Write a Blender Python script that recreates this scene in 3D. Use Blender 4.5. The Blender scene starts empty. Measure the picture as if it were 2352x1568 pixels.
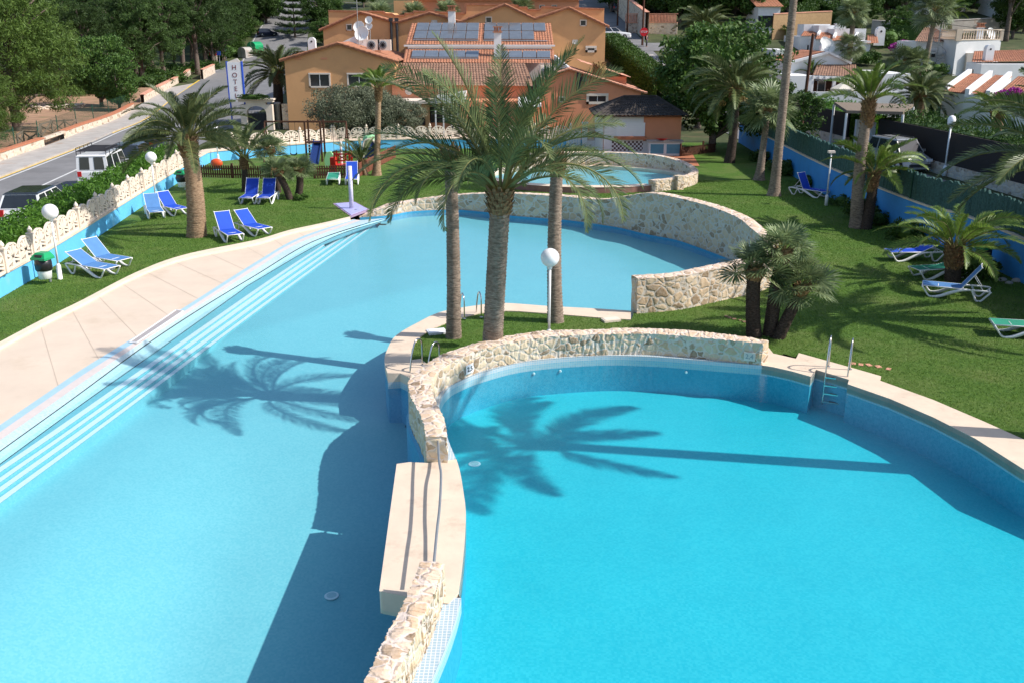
EXPOSURE = 0.27
import bpy, bmesh, math, random
import numpy as np
from mathutils import Vector, Matrix, geometry
random.seed(7); RNG = np.random.default_rng(7)
scene = bpy.context.scene; COL = scene.collection
# ---------------------------------------------------------------- camera model (photo read at 2352 x 1568)
BUMPS = .45
H, F = 8.0, 2200.0; PT = math.atan(724/2200.0); CP, SP = math.cos(PT), math.sin(PT)
def G(px, py, z=0.0):
    u = (px-1176)/F; v = (784-py)/F
    t = (z-H)/(-SP+v*CP)
    return Vector((u*t, (CP+v*SP)*t, z))
def Zat(Y, py):
    v = (784-py)/F
    return H+Y*(v*CP-SP)/(CP+v*SP)
def XZ(px, py, Y):
    z = Zat(Y, py); zc = Y*CP-(z-H)*SP
    return Vector(((px-1176)/F*zc, Y, z))
def ss(a, b, x):
    t = min(1, max(0, (x-a)/(b-a))); return t*t*(3-2*t)
def terr(X, Y):
    r = 0.13*max(0, Y-86)*ss(-34, -12, X)
    if Y > 150: r = max(r, 0.0)
    l = (1-ss(-34, -12, X))*(0.2*max(0, Y-215) + 0.02*max(0, -X-38)*ss(60, 120, Y))
    return r+l
def GT(px, py, dz=0.0):
    u = (px-1176)/F; v = (784-py)/F; d = Vector((u, CP+v*SP, -SP+v*CP)); t = 8.0
    while t < 700:
        p = Vector((0, 0, H))+d*t
        if p.z < terr(p.x, p.y)+dz: break
        t += 0.25
    p = Vector((0, 0, H))+d*t; p.z = terr(p.x, p.y)+dz
    return p
# ---------------------------------------------------------------- materials
def nt(name):
    m = bpy.data.materials.new(name); m.use_nodes = True
    t = m.node_tree; t.nodes.clear(); o = t.nodes.new('ShaderNodeOutputMaterial')
    return m, t, o
def nd(t, typ, **kw):
    n = t.nodes.new(typ)
    for k, v in kw.items():
        if k.startswith('i_'):
            key = k[2:].replace('_', ' '); n.inputs[key].default_value = v
        else: setattr(n, k, v)
    return n
def c4(c): return (max(0,c[0]), max(0,c[1]), max(0,c[2]), 1)
def mixc(t, f, a, b):
    n = nd(t, 'ShaderNodeMix', data_type='RGBA')
    for sock, val in ((n.inputs[0], f), (n.inputs[6], a), (n.inputs[7], b)):
        if hasattr(val, 'is_output'): t.links.new(val, sock)
        elif isinstance(val, (int, float)): sock.default_value = val
        else: sock.default_value = c4(val)
    return n.outputs[2]
def ramp(t, fac, a, b):
    n = nd(t, 'ShaderNodeMapRange'); n.inputs[1].default_value = a; n.inputs[2].default_value = b
    t.links.new(fac, n.inputs[0]); return n.outputs[0]
def noise(t, vec, scale, detail=3, rough=.55):
    n = nd(t, 'ShaderNodeTexNoise'); n.inputs['Scale'].default_value = scale; n.inputs['Detail'].default_value = detail; n.inputs['Roughness'].default_value = rough
    if vec is not None: t.links.new(vec, n.inputs['Vector'])
    return n.outputs['Fac']
def pos(t): return nd(t, 'ShaderNodeNewGeometry').outputs['Position']
def bump(t, h, strength, dist=.02):
    n = nd(t, 'ShaderNodeBump'); n.inputs['Strength'].default_value = strength; n.inputs['Distance'].default_value = dist
    t.links.new(h, n.inputs['Height']); return n.outputs['Normal']
def fin(t, o, col, rough=.8, metal=0, spec=.3, nrm=None):
    p = nd(t, 'ShaderNodeBsdfPrincipled')
    if hasattr(col, 'is_output'): t.links.new(col, p.inputs['Base Color'])
    else: p.inputs['Base Color'].default_value = c4(col)
    p.inputs['Roughness'].default_value = rough; p.inputs['Metallic'].default_value = metal; p.inputs['Specular IOR Level'].default_value = spec
    if nrm is not None: t.links.new(nrm, p.inputs['Normal'])
    t.links.new(p.outputs[0], o.inputs[0]); return p
def mat(name, col, rough=.8, var=.18, scale=3.0, metal=0, spec=.3, bmp=0, bsc=60, dirt=None):
    m, t, o = nt(name); P = pos(t)
    f = ramp(t, noise(t, P, scale, 5, .65), .3, .7)
    c = mixc(t, f, [x*(1-var) for x in col], [x*(1+var) for x in col])
    if dirt: c = mixc(t, ramp(t, noise(t, P, dirt[1], 6, .7), .55, .78), c, dirt[0])
    nrm = bump(t, noise(t, P, bsc, 3), bmp) if bmp else None
    fin(t, o, c, rough, metal, spec, nrm); return m
def mat_leaf(name, a, b, trans=.25, rough=.55, spec=.25):
    m, t, o = nt(name); g = nd(t, 'ShaderNodeNewGeometry')
    ri = nd(t, 'ShaderNodeObjectInfo').outputs['Random']
    n = noise(t, g.outputs['Position'], .9, 3)
    ad = nd(t, 'ShaderNodeMath', operation='ADD'); t.links.new(g.outputs['Random Per Island'], ad.inputs[0]); t.links.new(n, ad.inputs[1])
    f = ramp(t, ad.outputs[0], .35, 1.25)
    c = mixc(t, f, a, b)
    h = nd(t, 'ShaderNodeHueSaturation'); h.inputs['Saturation'].default_value = 1.0
    t.links.new(c, h.inputs['Color']); t.links.new(ramp(t, ri, -1.0, 1.6), h.inputs['Value']); h.inputs['Value'].default_value = 1
    mr = nd(t, 'ShaderNodeMapRange'); mr.inputs[3].default_value = .8; mr.inputs[4].default_value = 1.2; t.links.new(ri, mr.inputs[0]); t.links.new(mr.outputs[0], h.inputs['Value'])
    p = nd(t, 'ShaderNodeBsdfPrincipled'); p.inputs['Roughness'].default_value = rough; p.inputs['Specular IOR Level'].default_value = spec
    t.links.new(h.outputs[0], p.inputs['Base Color'])
    tr = nd(t, 'ShaderNodeBsdfTranslucent'); t.links.new(h.outputs[0], tr.inputs[0])
    mx = nd(t, 'ShaderNodeMixShader'); mx.inputs[0].default_value = trans
    t.links.new(p.outputs[0], mx.inputs[1]); t.links.new(tr.outputs[0], mx.inputs[2]); t.links.new(mx.outputs[0], o.inputs[0]); return m
def mat_grass(name, a, b, dry):
    m, t, o = nt(name); P = pos(t)
    f = ramp(t, noise(t, P, 9, 5, .7), .3, .7); c = mixc(t, f, a, b)
    c = mixc(t, ramp(t, noise(t, P, .45, 6, .65), .46, .72), c, dry)
    fine = ramp(t, noise(t, P, 55, 2, .6), .3, .72)
    c = mixc(t, fine, mixc(t, .7, (.012, .035, .005), c), c)
    nr = bump(t, noise(t, P, 60, 3), .9, .04)
    fin(t, o, c, .9, 0, .15, nr); return m
def mat_stone(name, mortar, s1, s2, scale=3.2, flatz=.75):
    m, t, o = nt(name); P = pos(t)
    mp = nd(t, 'ShaderNodeMapping'); mp.inputs['Scale'].default_value = (1, 1, 1/flatz); t.links.new(P, mp.inputs[0])
    wn = nd(t, 'ShaderNodeTexNoise'); wn.inputs['Scale'].default_value = 3.5; t.links.new(P, wn.inputs['Vector'])
    va = nd(t, 'ShaderNodeMixRGB'); va.blend_type = 'ADD'; va.inputs[0].default_value = .26; t.links.new(mp.outputs[0], va.inputs[1]); t.links.new(wn.outputs['Color'], va.inputs[2])
    ve = nd(t, 'ShaderNodeTexVoronoi', feature='DISTANCE_TO_EDGE'); ve.inputs['Scale'].default_value = scale; t.links.new(va.outputs[0], ve.inputs['Vector'])
    vc = nd(t, 'ShaderNodeTexVoronoi', feature='F1'); vc.inputs['Scale'].default_value = scale; t.links.new(va.outputs[0], vc.inputs['Vector'])
    sp = nd(t, 'ShaderNodeSeparateColor'); t.links.new(vc.outputs['Color'], sp.inputs[0])
    stone = mixc(t, sp.outputs[0], s1, s2)
    stone = mixc(t, ramp(t, sp.outputs[1], .7, .95), stone, (.26, .17, .09))
    stone = mixc(t, ramp(t, noise(t, P, 14, 5, .7), .35, .75), stone, mixc(t, .5, stone, mortar))
    # edge width varies with noise
    ea = nd(t, 'ShaderNodeMath', operation='ADD'); t.links.new(ve.outputs['Distance'], ea.inputs[0]); t.links.new(ramp(t, noise(t, P, 5, 3), .2, .9), ea.inputs[1]); 
    sc = nd(t, 'ShaderNodeMath', operation='MULTIPLY'); t.links.new(ramp(t, noise(t, P, 4, 3), .25, .8), sc.inputs[0]); sc.inputs[1].default_value = .09
    sb = nd(t, 'ShaderNodeMath', operation='SUBTRACT'); t.links.new(ve.outputs['Distance'], sb.inputs[0]); t.links.new(sc.outputs[0], sb.inputs[1])
    msk = ramp(t, sb.outputs[0], .015, .05)
    mo = mixc(t, noise(t, P, 8, 4), [x*.8 for x in mortar], [min(1, x*1.15) for x in mortar])
    c = mixc(t, msk, mo, stone)
    ht = nd(t, 'ShaderNodeMath', operation='ADD'); t.links.new(ramp(t, sb.outputs[0], .0, .16), ht.inputs[0])
    m2 = nd(t, 'ShaderNodeMath', operation='MULTIPLY'); m2.inputs[1].default_value = .5; t.links.new(noise(t, P, 22, 4, .7), m2.inputs[0]); t.links.new(m2.outputs[0], ht.inputs[1])
    fin(t, o, c, .9, 0, .2, bump(t, ht.outputs[0], BUMPS, .05)); return m
def mat_mosaic(name, cols, cell=.05, var=.25, grout=None, rough=.4, big=.12):
    m, t, o = nt(name); P = pos(t)
    vd = nd(t, 'ShaderNodeVectorMath', operation='SCALE'); vd.inputs['Scale'].default_value = 1/cell; t.links.new(P, vd.inputs[0])
    fl = nd(t, 'ShaderNodeVectorMath', operation='FLOOR'); t.links.new(vd.outputs[0], fl.inputs[0])
    wn = nd(t, 'ShaderNodeTexWhiteNoise', noise_dimensions='3D'); t.links.new(fl.outputs[0], wn.inputs['Vector'])
    c = mixc(t, wn.outputs['Value'], cols[0], cols[1])
    if grout:
        fr = nd(t, 'ShaderNodeVectorMath', operation='FRACTION'); t.links.new(vd.outputs[0], fr.inputs[0])
        s = nd(t, 'ShaderNodeSeparateXYZ'); t.links.new(fr.outputs[0], s.inputs[0]); mn = None
        geo = nd(t, 'ShaderNodeNewGeometry'); nn = nd(t, 'ShaderNodeSeparateXYZ'); t.links.new(geo.outputs['True Normal'], nn.inputs[0])
        for ax in range(3):
            lt = nd(t, 'ShaderNodeMath', operation='LESS_THAN'); lt.inputs[1].default_value = .2; t.links.new(s.outputs[ax], lt.inputs[0])
            ab = nd(t, 'ShaderNodeMath', operation='ABSOLUTE'); t.links.new(nn.outputs[ax], ab.inputs[0])
            l2 = nd(t, 'ShaderNodeMath', operation='LESS_THAN'); l2.inputs[1].default_value = .75; t.links.new(ab.outputs[0], l2.inputs[0])
            ml = nd(t, 'ShaderNodeMath', operation='MULTIPLY'); t.links.new(lt.outputs[0], ml.inputs[0]); t.links.new(l2.outputs[0], ml.inputs[1])
            if mn is None: mn = ml.outputs[0]
            else:
                mx = nd(t, 'ShaderNodeMath', operation='MAXIMUM'); t.links.new(mn, mx.inputs[0]); t.links.new(ml.outputs[0], mx.inputs[1]); mn = mx.outputs[0]
        c = mixc(t, mn, c, grout)
    f = ramp(t, noise(t, P, .8, 5, .6), .3, .7)
    c = mixc(t, f, mixc(t, big, c, (0, .1, .2)), c)
    fin(t, o, c, rough, 0, .3); return m
def mat_water(name, tint, bs=5.0, strength=.05):
    m, t, o = nt(name); P = pos(t)
    ad = nd(t, 'ShaderNodeMath', operation='ADD'); t.links.new(noise(t, P, bs, 3, .6), ad.inputs[0]); t.links.new(noise(t, P, bs*4.3, 2, .6), ad.inputs[1])
    n = bump(t, ad.outputs[0], strength, .05)
    lw = nd(t, 'ShaderNodeLayerWeight'); lw.inputs[0].default_value = .5; t.links.new(n, lw.inputs['Normal'])
    pw = nd(t, 'ShaderNodeMath', operation='POWER'); t.links.new(lw.outputs['Facing'], pw.inputs[0]); pw.inputs[1].default_value = 5
    fr = nd(t, 'ShaderNodeMath', operation='MULTIPLY_ADD'); t.links.new(pw.outputs[0], fr.inputs[0]); fr.inputs[1].default_value = .5; fr.inputs[2].default_value = .02
    tr = nd(t, 'ShaderNodeBsdfTransparent'); tr.inputs[0].default_value = c4(tint)
    gl = nd(t, 'ShaderNodeBsdfGlossy'); gl.inputs['Roughness'].default_value = .02; t.links.new(n, gl.inputs['Normal'])
    mx = nd(t, 'ShaderNodeMixShader'); t.links.new(fr.outputs[0], mx.inputs[0]); t.links.new(tr.outputs[0], mx.inputs[1]); t.links.new(gl.outputs[0], mx.inputs[2])
    t.links.new(mx.outputs[0], o.inputs[0]); return m
def mat_bark(name, a, b, bands=22, bmp=.6):
    m, t, o = nt(name); P = pos(t)
    mp = nd(t, 'ShaderNodeMapping'); mp.inputs['Scale'].default_value = (1, 1, 3.5); t.links.new(P, mp.inputs[0])
    f = ramp(t, noise(t, mp.outputs[0], bands/3, 5, .7), .32, .68)
    f2 = ramp(t, noise(t, P, 1.3, 3), .3, .7)
    c = mixc(t, f, a, b); c = mixc(t, f2, mixc(t, .25, c, (.03, .02, .015)), c)
    fin(t, o, c, .95, 0, .1, bump(t, f, bmp, .03)); return m
M = {}
def initmats():
    M['lawn'] = mat_grass('lawn_turf', (.07, .15, .026), (.135, .235, .04), (.19, .23, .07))
    M['blade'] = mat_leaf('grass_blades', (.075, .16, .024), (.165, .27, .05), .4)
    M['earth'] = mat('dry_earth', (.34, .2, .12), .95, .3, .7, bmp=.5, bsc=12, dirt=((.14, .15, .05), .5))
    M['hill'] = mat('hill_ground', (.055, .07, .025), .95, .35, .5, bmp=.5, bsc=8, dirt=((.2, .14, .08), .3))
    M['asphalt'] = mat('grey_asphalt', (.19, .185, .185), .9, .16, .6, bmp=.25, bsc=90, dirt=((.26, .25, .25), .25))
    M['pave'] = mat('pavement', (.4, .37, .34), .9, .15, 1.2, dirt=((.33, .2, .13), .8))
    M['deck'] = mat('cream_deck', (.64, .52, .41), .85, .06, .9, bmp=.1, dirt=((.55, .43, .32), .55))
    M['coping'] = mat('cream_coping', (.7, .56, .43), .85, .08, 2.0, bmp=.12, dirt=((.5, .38, .28), 1.3))
    M['kerb'] = mat('kerb_cream', (.72, .6, .46), .85, .08, 2)
    M['paleblue'] = mat('pale_blue_band', (.33, .5, .6), .7, .06, 3)
    M['palepink'] = mat('pale_pink_tile', (.52, .46, .44), .6, .05, 4)
    M['palewhite'] = mat_mosaic('pale_white_mosaic', ((.33, .45, .49), (.42, .51, .54)), .04, big=.05)
    M['gutter'] = mat('gutter_slot', (.08, .12, .14), .6, .1)
    M['aqua'] = mat_mosaic('pale_aqua_mosaic', ((.3, .53, .58), (.38, .58, .62)), .04, big=.06)
    M['poolL'] = mat_mosaic('light_blue_mosaic', ((.135, .45, .52), (.18, .495, .555)), .04, big=.07)
    M['poolW'] = mat_mosaic('shade_toned_wall_mosaic', ((.05, .3, .5), (.08, .36, .55)), .04, big=.07)  # pool tile blue with the shade on the underwater walls painted in
    M['poolR'] = mat_mosaic('turquoise_mosaic', ((.018, .44, .53), (.04, .5, .575)), .04, big=.09)
    M['wallR'] = mat_mosaic('turquoise_wall_mosaic', ((.03, .34, .48), (.06, .4, .54)), .05, big=.1)
    M['nosing'] = mat_mosaic('white_nosing', ((.56, .72, .77), (.64, .77, .8)), .045, big=.03)
    M['rim'] = mat_mosaic('rim_mosaic', ((.36, .52, .6), (.46, .58, .65)), .06, grout=(.62, .62, .6))
    M['rimgrid'] = mat_mosaic('overflow_grating', ((.3, .42, .5), (.36, .47, .55)), .06, grout=(.62, .63, .62))
    M['stone'] = mat_stone('rubble_masonry', (.66, .565, .47), (.56, .39, .22), (.68, .55, .38), 4.0)
    M['stonefar'] = mat_stone('rubble_masonry_far', (.56, .5, .43), (.5, .34, .2), (.62, .48, .32), 3.3)
    M['flag'] = mat_stone('cap_masonry', (.74, .61, .52), (.6, .41, .25), (.72, .55, .4), 4.2, 1)
    M['stonepale'] = mat_stone('pale_roadside_masonry', (.6, .5, .42), (.62, .48, .34), (.72, .62, .48), 2.6)
    M['redstone'] = mat('reddish_brown_tile', (.3, .15, .12), .7, .2, 5)
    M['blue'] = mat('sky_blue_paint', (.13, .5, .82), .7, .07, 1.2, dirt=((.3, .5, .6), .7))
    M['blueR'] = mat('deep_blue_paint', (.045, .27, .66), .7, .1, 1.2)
    M['cream'] = mat('cream_concrete', (.72, .58, .45), .85, .08, 2, bmp=.1)
    M['creamw'] = mat('pale_cream_concrete', (.74, .63, .52), .85, .08, 2, bmp=.1)
    M['white'] = mat('white_paint', (.8, .79, .77), .6, .04, 2)
    M['whitew'] = mat('white_render', (.78, .77, .76), .85, .07, .8, bmp=.15, dirt=((.6, .57, .53), .4))
    M['plastic'] = mat('white_plastic', (.82, .81, .8), .35, .03, 2, spec=.5)
    M['globe'] = mat('opal_globe', (.86, .83, .82), .25, .01, 2, spec=.5)
    M['steel'] = mat('polished_steel', (.62, .6, .58), .18, .08, 6, metal=1)
    M['joint'] = mat('deck_joint', (.5, .4, .31), .9, .1)
    M['grey'] = mat('grey_metal', (.35, .36, .37), .45, .1, 3, metal=.6)
    M['dark'] = mat('dark_metal', (.035, .035, .04), .5, .2, 3)
    M['ochre'] = mat('ochre_render', (.66, .355, .165), .9, .08, .5, bmp=.15, dirt=((.55, .3, .15), .35))
    M['salmon'] = mat('salmon_render', (.68, .285, .155), .9, .08, .6, bmp=.15, dirt=((.58, .25, .14), .5))
    M['rooft'] = mat('terracotta_tiles', (.4, .175, .1), .85, .35, 2.6, dirt=((.24, .14, .09), 1.2))
    M['roofb'] = mat('brown_weathered_tiles', (.27, .155, .105), .9, .35, 2.6, dirt=((.12, .085, .065), 1.2))
    M['roofp'] = mat('pinkish_tiles', (.62, .3, .2), .85, .22, 1.8)
    M['roofd'] = mat('dark_tiles', (.06, .05, .045), .9, .4, 2.6)
    M['glass'] = mat('dark_window_glass', (.025, .03, .035), .08, .3, .6, spec=.8)
    M['solar'] = mat('solar_collector_glass', (.13, .145, .165), .12, .15, 1.5, spec=.9)
    M['frame'] = mat('window_frame', (.72, .62, .53), .7, .05)
    M['wood'] = mat('dark_brown_wood', (.085, .035, .02), .8, .3, 6)
    M['woodr'] = mat('reddish_wood', (.2, .07, .04), .8, .25, 6)
    M['woodg'] = mat('weathered_wood', (.2, .155, .115), .9, .25, 4)
    M['brick'] = mat('clay_brick', (.45, .17, .09), .85, .2, 6)
    M['red'] = mat('red_plastic', (.68, .03, .015), .35, .08, 2, spec=.5)
    M['orange'] = mat('orange_plastic', (.75, .1, .03), .4, .08, 2)
    M['lime'] = mat('lime_plastic', (.45, .75, .1), .4, .05, 2)
    M['green'] = mat('green_plastic', (.01, .3, .11), .35, .06, 2, spec=.5)
    M['palegreen'] = mat('pale_green_plastic', (.3, .6, .3), .4, .06, 2)
    M['black'] = mat('black_plastic_bag', (.012, .012, .014), .3, .2, 8, spec=.5, bmp=.5, bsc=14)
    M['slideblue'] = mat('slide_blue', (.02, .045, .16), .3, .1, 2, spec=.5)
    M['fabB'] = mat('royal_blue_mesh', (.016, .075, .5), .7, .08, 3)
    M['fabL'] = mat('faded_blue_mesh', (.085, .215, .46), .7, .08, 3)
    M['fabN'] = mat('deep_blue_mesh', (.012, .05, .38), .7, .08, 3)
    M['fabG'] = mat('green_mesh', (.03, .27, .17), .7, .08, 3)
    M['violet'] = mat_mosaic('lilac_mosaic', ((.38, .38, .68), (.48, .47, .76)), .05, grout=None, big=.05)
    M['violetd'] = mat('violet_border', (.34, .24, .36), .7, .1, 3)
    M['lilac'] = mat_mosaic('lilac_column_mosaic', ((.5, .47, .62), (.66, .62, .74)), .07, grout=(.7, .66, .72), big=.05)
    M['trunk'] = mat_bark('palm_bark_grey', (.14, .105, .08), (.44, .345, .27))
    M['trunkw'] = mat_bark('palm_bark_warm', (.2, .12, .07), (.55, .38, .24))
    M['trunkd'] = mat_bark('palm_bark_dark', (.025, .018, .014), (.14, .105, .085), 40)
    M['fiber'] = mat_bark('palm_leaf_bases', (.12, .06, .03), (.42, .27, .14), 16)
    M['bark'] = mat_bark('pine_bark', (.09, .065, .05), (.24, .19, .16), 14)
    M['frond'] = mat_leaf('date_palm_leaflets', (.026, .046, .014), (.125, .16, .058), .16, .45, .28)
    M['frondy'] = mat_leaf('fresh_palm_leaflets', (.06, .13, .02), (.2, .29, .05), .25, .45, .4)
    M['fan'] = mat_leaf('fan_palm_leaves', (.075, .12, .045), (.22, .27, .12), .25, .45, .4)
    M['rachis'] = mat('leaf_stalk', (.17, .165, .055), .7, .3, 6)
    M['dry'] = mat_leaf('dry_palm_leaf', (.3, .18, .06), (.45, .3, .12), .2)
    M['pine'] = mat_leaf('pine_needles', (.014, .036, .009), (.062, .112, .024), .15)
    M['pinel'] = mat_leaf('light_pine_needles', (.04, .085, .014), (.125, .2, .036), .15)
    M['leaf'] = mat_leaf('dark_broad_leaves', (.018, .055, .01), (.075, .14, .025), .2)
    M['olive'] = mat_leaf('olive_leaves', (.07, .085, .05), (.2, .22, .14), .2)
    M['hedge'] = mat_leaf('oleander_leaves', (.035, .11, .012), (.12, .26, .03), .25)
    M['hedged'] = mat_leaf('clipped_hedge', (.02, .055, .01), (.07, .14, .02), .2)
    M['flower'] = mat_leaf('magenta_bracts', (.25, .02, .2), (.5, .05, .4), .3)
    M['reed'] = mat('dark_brushwood', (.035, .028, .025), .95, .4, 30)
    M['reedg'] = mat('green_brushwood', (.045, .1, .09), .9, .5, 14)
    M['reedt'] = mat('tan_reed_screen', (.42, .27, .14), .9, .15, 4)
    M['greenmesh'] = mat('green_wire', (.02, .08, .05), .6, .1)
    M['carw'] = mat('white_car_paint', (.8, .8, .8), .15, .01, 1, spec=.6)
    M['cars'] = mat('silver_car_paint', (.48, .47, .45), .22, .03, 1, metal=.5, spec=.6)
    M['carb'] = mat('dark_blue_car_paint', (.02, .025, .05), .12, .05, 1, spec=.7)
    M['carg'] = mat('blue_grey_car_paint', (.1, .12, .17), .15, .05, 1, metal=.4, spec=.7)
    M['tyre'] = mat('rubber', (.02, .02, .02), .9, .1)
    M['lampr'] = mat('red_lamp', (.5, .02, .02), .2, .1)
    M['lampc'] = mat('clear_lamp', (.75, .75, .78), .1, .05, spec=.8)
    M['yellow'] = mat('yellow_road_paint', (.72, .47, .04), .8, .2, 3, dirt=((.3, .25, .2), 2))
    M['roadw'] = mat('white_road_paint', (.6, .6, .58), .8, .15, 3, dirt=((.3, .3, .3), 2))
    M['signw'] = mat('white_sign', (.8, .79, .8), .4, .02)
    M['signb'] = mat('blue_sign_edge', (.03, .09, .5), .4, .03)
    M['signr'] = mat('red_sign', (.6, .02, .03), .4, .03)
    M['maroon'] = mat('maroon_letters', (.2, .02, .02), .6, .05)
    M['skin'] = mat('skin', (.55, .3, .2), .6, .05)
    M['cloth'] = mat('dark_cloth', (.05, .06, .09), .9, .2, 8)
    M['canvas'] = mat('cream_canvas', (.75, .68, .56), .85, .05, 2)
    M['canvasw'] = mat('white_canvas', (.8, .78, .76), .8, .05, 1)
    M['skyblue'] = mat('blue_tank', (.12, .3, .4), .5, .1)
    M['check'] = None
    M['waterL'] = mat_water('left_pool_water', (.93, .985, .995), 4.0, .1)
    M['waterR'] = mat_water('right_pool_water', (.83, .965, .985), 3.5, .15)
initmats()
def mat_check():
    m, t, o = nt('checker_tiles'); P = pos(t)
    ck = nd(t, 'ShaderNodeTexChecker'); ck.inputs['Scale'].default_value = 1/.13
    ck.inputs['Color1'].default_value = (.78, .76, .74, 1); ck.inputs['Color2'].default_value = (.07, .015, .02, 1)
    ad = nd(t, 'ShaderNodeVectorMath', operation='ADD'); ad.inputs[1].default_value = (.01, .031, .02); t.links.new(P, ad.inputs[0])
    mp = nd(t, 'ShaderNodeMapping'); mp.inputs['Scale'].default_value = (1, 0, 1); t.links.new(ad.outputs[0], mp.inputs[0])
    t.links.new(mp.outputs[0], ck.inputs['Vector']); fin(t, o, ck.outputs[0], .35); return m
M['check'] = mat_check()
# ---------------------------------------------------------------- mesh helpers
def V(*a): return Vector(a)
class MB:
    def __init__(s): s.v = []; s.f = []; s.mi = []; s.k = 0
    def add(s, vs, fs):
        b = len(s.v); s.v += [tuple(x) for x in vs]; s.f += [tuple(b+i for i in f) for f in fs]; s.mi += [s.k]*len(fs); return s
    def quad(s, a, b, c, d): return s.add([a, b, c, d], [(0, 1, 2, 3)])
    def box(s, c, d, rz=0.0, ry=0.0):
        R = Matrix.Rotation(rz, 3, 'Z') @ Matrix.Rotation(ry, 3, 'Y'); c = Vector(c); vs = []
        for x in (-.5, .5):
            for y in (-.5, .5):
                for z in (-.5, .5): vs.append(c+R @ Vector((x*d[0], y*d[1], z*d[2])))
        return s.add(vs, [(0, 1, 3, 2), (4, 6, 7, 5), (0, 4, 5, 1), (2, 3, 7, 6), (0, 2, 6, 4), (1, 5, 7, 3)])
    def bbox(s, x0, x1, y0, y1, z0, z1): return s.box(((x0+x1)/2, (y0+y1)/2, (z0+z1)/2), (abs(x1-x0), abs(y1-y0), abs(z1-z0)))
    def bar(s, a, b, w, h=None):
        a = Vector(a); b = Vector(b); d = b-a; L = d.length; h = h or w
        if L < 1e-6: return s
        R = d.to_track_quat('X', 'Z').to_matrix(); c = (a+b)/2; vs = []
        for x in (-.5, .5):
            for y in (-.5, .5):
                for z in (-.5, .5): vs.append(c+R @ Vector((x*L, y*w, z*h)))
        return s.add(vs, [(0, 1, 3, 2), (4, 6, 7, 5), (0, 4, 5, 1), (2, 3, 7, 6), (0, 2, 6, 4), (1, 5, 7, 3)])
    def tube(s, pts, r, n=8, cap=True):
        pts = [Vector(p) for p in pts]; N = len(pts); rs = r if isinstance(r, (list, tuple)) else [r]*N
        vs = []; up = None
        for i in range(N):
            d = (pts[min(i+1, N-1)]-pts[max(i-1, 0)]).normalized()
            if up is None: up = d.orthogonal().normalized()
            a = (up-d*up.dot(d))
            a = a.normalized() if a.length > 1e-5 else d.orthogonal().normalized()
            up = a; b = d.cross(a)
            for j in range(n):
                t = 2*math.pi*j/n; vs.append(pts[i]+(a*math.cos(t)+b*math.sin(t))*rs[i])
        fs = [(i*n+j, i*n+(j+1) % n, (i+1)*n+(j+1) % n, (i+1)*n+j) for i in range(N-1) for j in range(n)]
        if cap: fs += [tuple(reversed(range(n))), tuple(range((N-1)*n, N*n))]
        return s.add(vs, fs)
    def lathe(s, prof, n=16, c=(0, 0, 0)):
        c = Vector(c); vs = []
        for r, z in prof:
            for j in range(n):
                t = 2*math.pi*j/n; vs.append(c+Vector((r*math.cos(t), r*math.sin(t), z)))
        N = len(prof)
        fs = [(i*n+j, i*n+(j+1) % n, (i+1)*n+(j+1) % n, (i+1)*n+j) for i in range(N-1) for j in range(n)]
        fs += [tuple(reversed(range(n))), tuple(range((N-1)*n, N*n))]
        return s.add(vs, fs)
    def poly(s, pts, rev=False):
        tr = geometry.tessellate_polygon([[Vector(p) for p in pts]])
        fs = []
        for a, b, c in tr:
            n = (Vector(pts[b])-Vector(pts[a])).cross(Vector(pts[c])-Vector(pts[a]))
            fs.append((a, b, c) if (n.z >= 0) != rev else (a, c, b))
        return s.add(pts, fs)
    def prism(s, pts, z0, z1):
        n = len(pts); a = [V(p[0], p[1], z0) for p in pts]; b = [V(p[0], p[1], z1) for p in pts]
        s.poly(b); s.poly(a, True)
        return s.add(a+b, [(i, (i+1) % n, n+(i+1) % n, n+i) for i in range(n)])
    def ext(s, pts, d):
        """closed planar outline pushed along vector d"""
        d = Vector(d); n = len(pts); a = [Vector(p) for p in pts]; b = [p+d for p in a]
        tr = [tuple(t) for t in geometry.tessellate_polygon([a])]
        s.add(a, tr); s.add(b, [(x, z, y) for x, y, z in tr])
        return s.add(a+b, [(i, (i+1) % n, n+(i+1) % n, n+i) for i in range(n)])
    def strip(s, A, B):
        n = len(A); return s.add(list(A)+list(B), [(i, i+1, n+i+1, n+i) for i in range(n-1)])
    def sphere(s, c, r, n=14, m=9, sq=(1, 1, 1)):
        c = Vector(c); vs = []
        for i in range(m+1):
            a = math.pi*i/m
            for j in range(n):
                t = 2*math.pi*j/n; vs.append(c+Vector((r*sq[0]*math.sin(a)*math.cos(t), r*sq[1]*math.sin(a)*math.sin(t), r*sq[2]*math.cos(a))))
        return s.add(vs, [(i*n+j, (i+1)*n+j, (i+1)*n+(j+1) % n, i*n+(j+1) % n) for i in range(m) for j in range(n)])
    def np(s, vs, fs):
        b = len(s.v); s.v += [tuple(x) for x in vs.tolist()]; s.f += [tuple(b+i for i in f) for f in fs.tolist()]; s.mi += [s.k]*len(fs); return s
    def mesh(s, name, mats, smooth=False, fix=True):
        me = bpy.data.meshes.new(name); me.from_pydata(s.v, [], s.f)
        for m in (mats if isinstance(mats, (list, tuple)) else [mats]): me.materials.append(m)
        me.polygons.foreach_set('material_index', s.mi)
        if fix and len(s.v) < 30000:
            bm = bmesh.new(); bm.from_mesh(me); bmesh.ops.recalc_face_normals(bm, faces=bm.faces); bm.to_mesh(me); bm.free()
        if smooth: me.polygons.foreach_set('use_smooth', [True]*len(me.polygons))
        me.update(); return me
    def build(s, name, mats, parent=None, smooth=False, fix=True, loc=None):
        me = s.mesh(name, mats, smooth, fix); return link(name, me, parent, loc)
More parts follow.
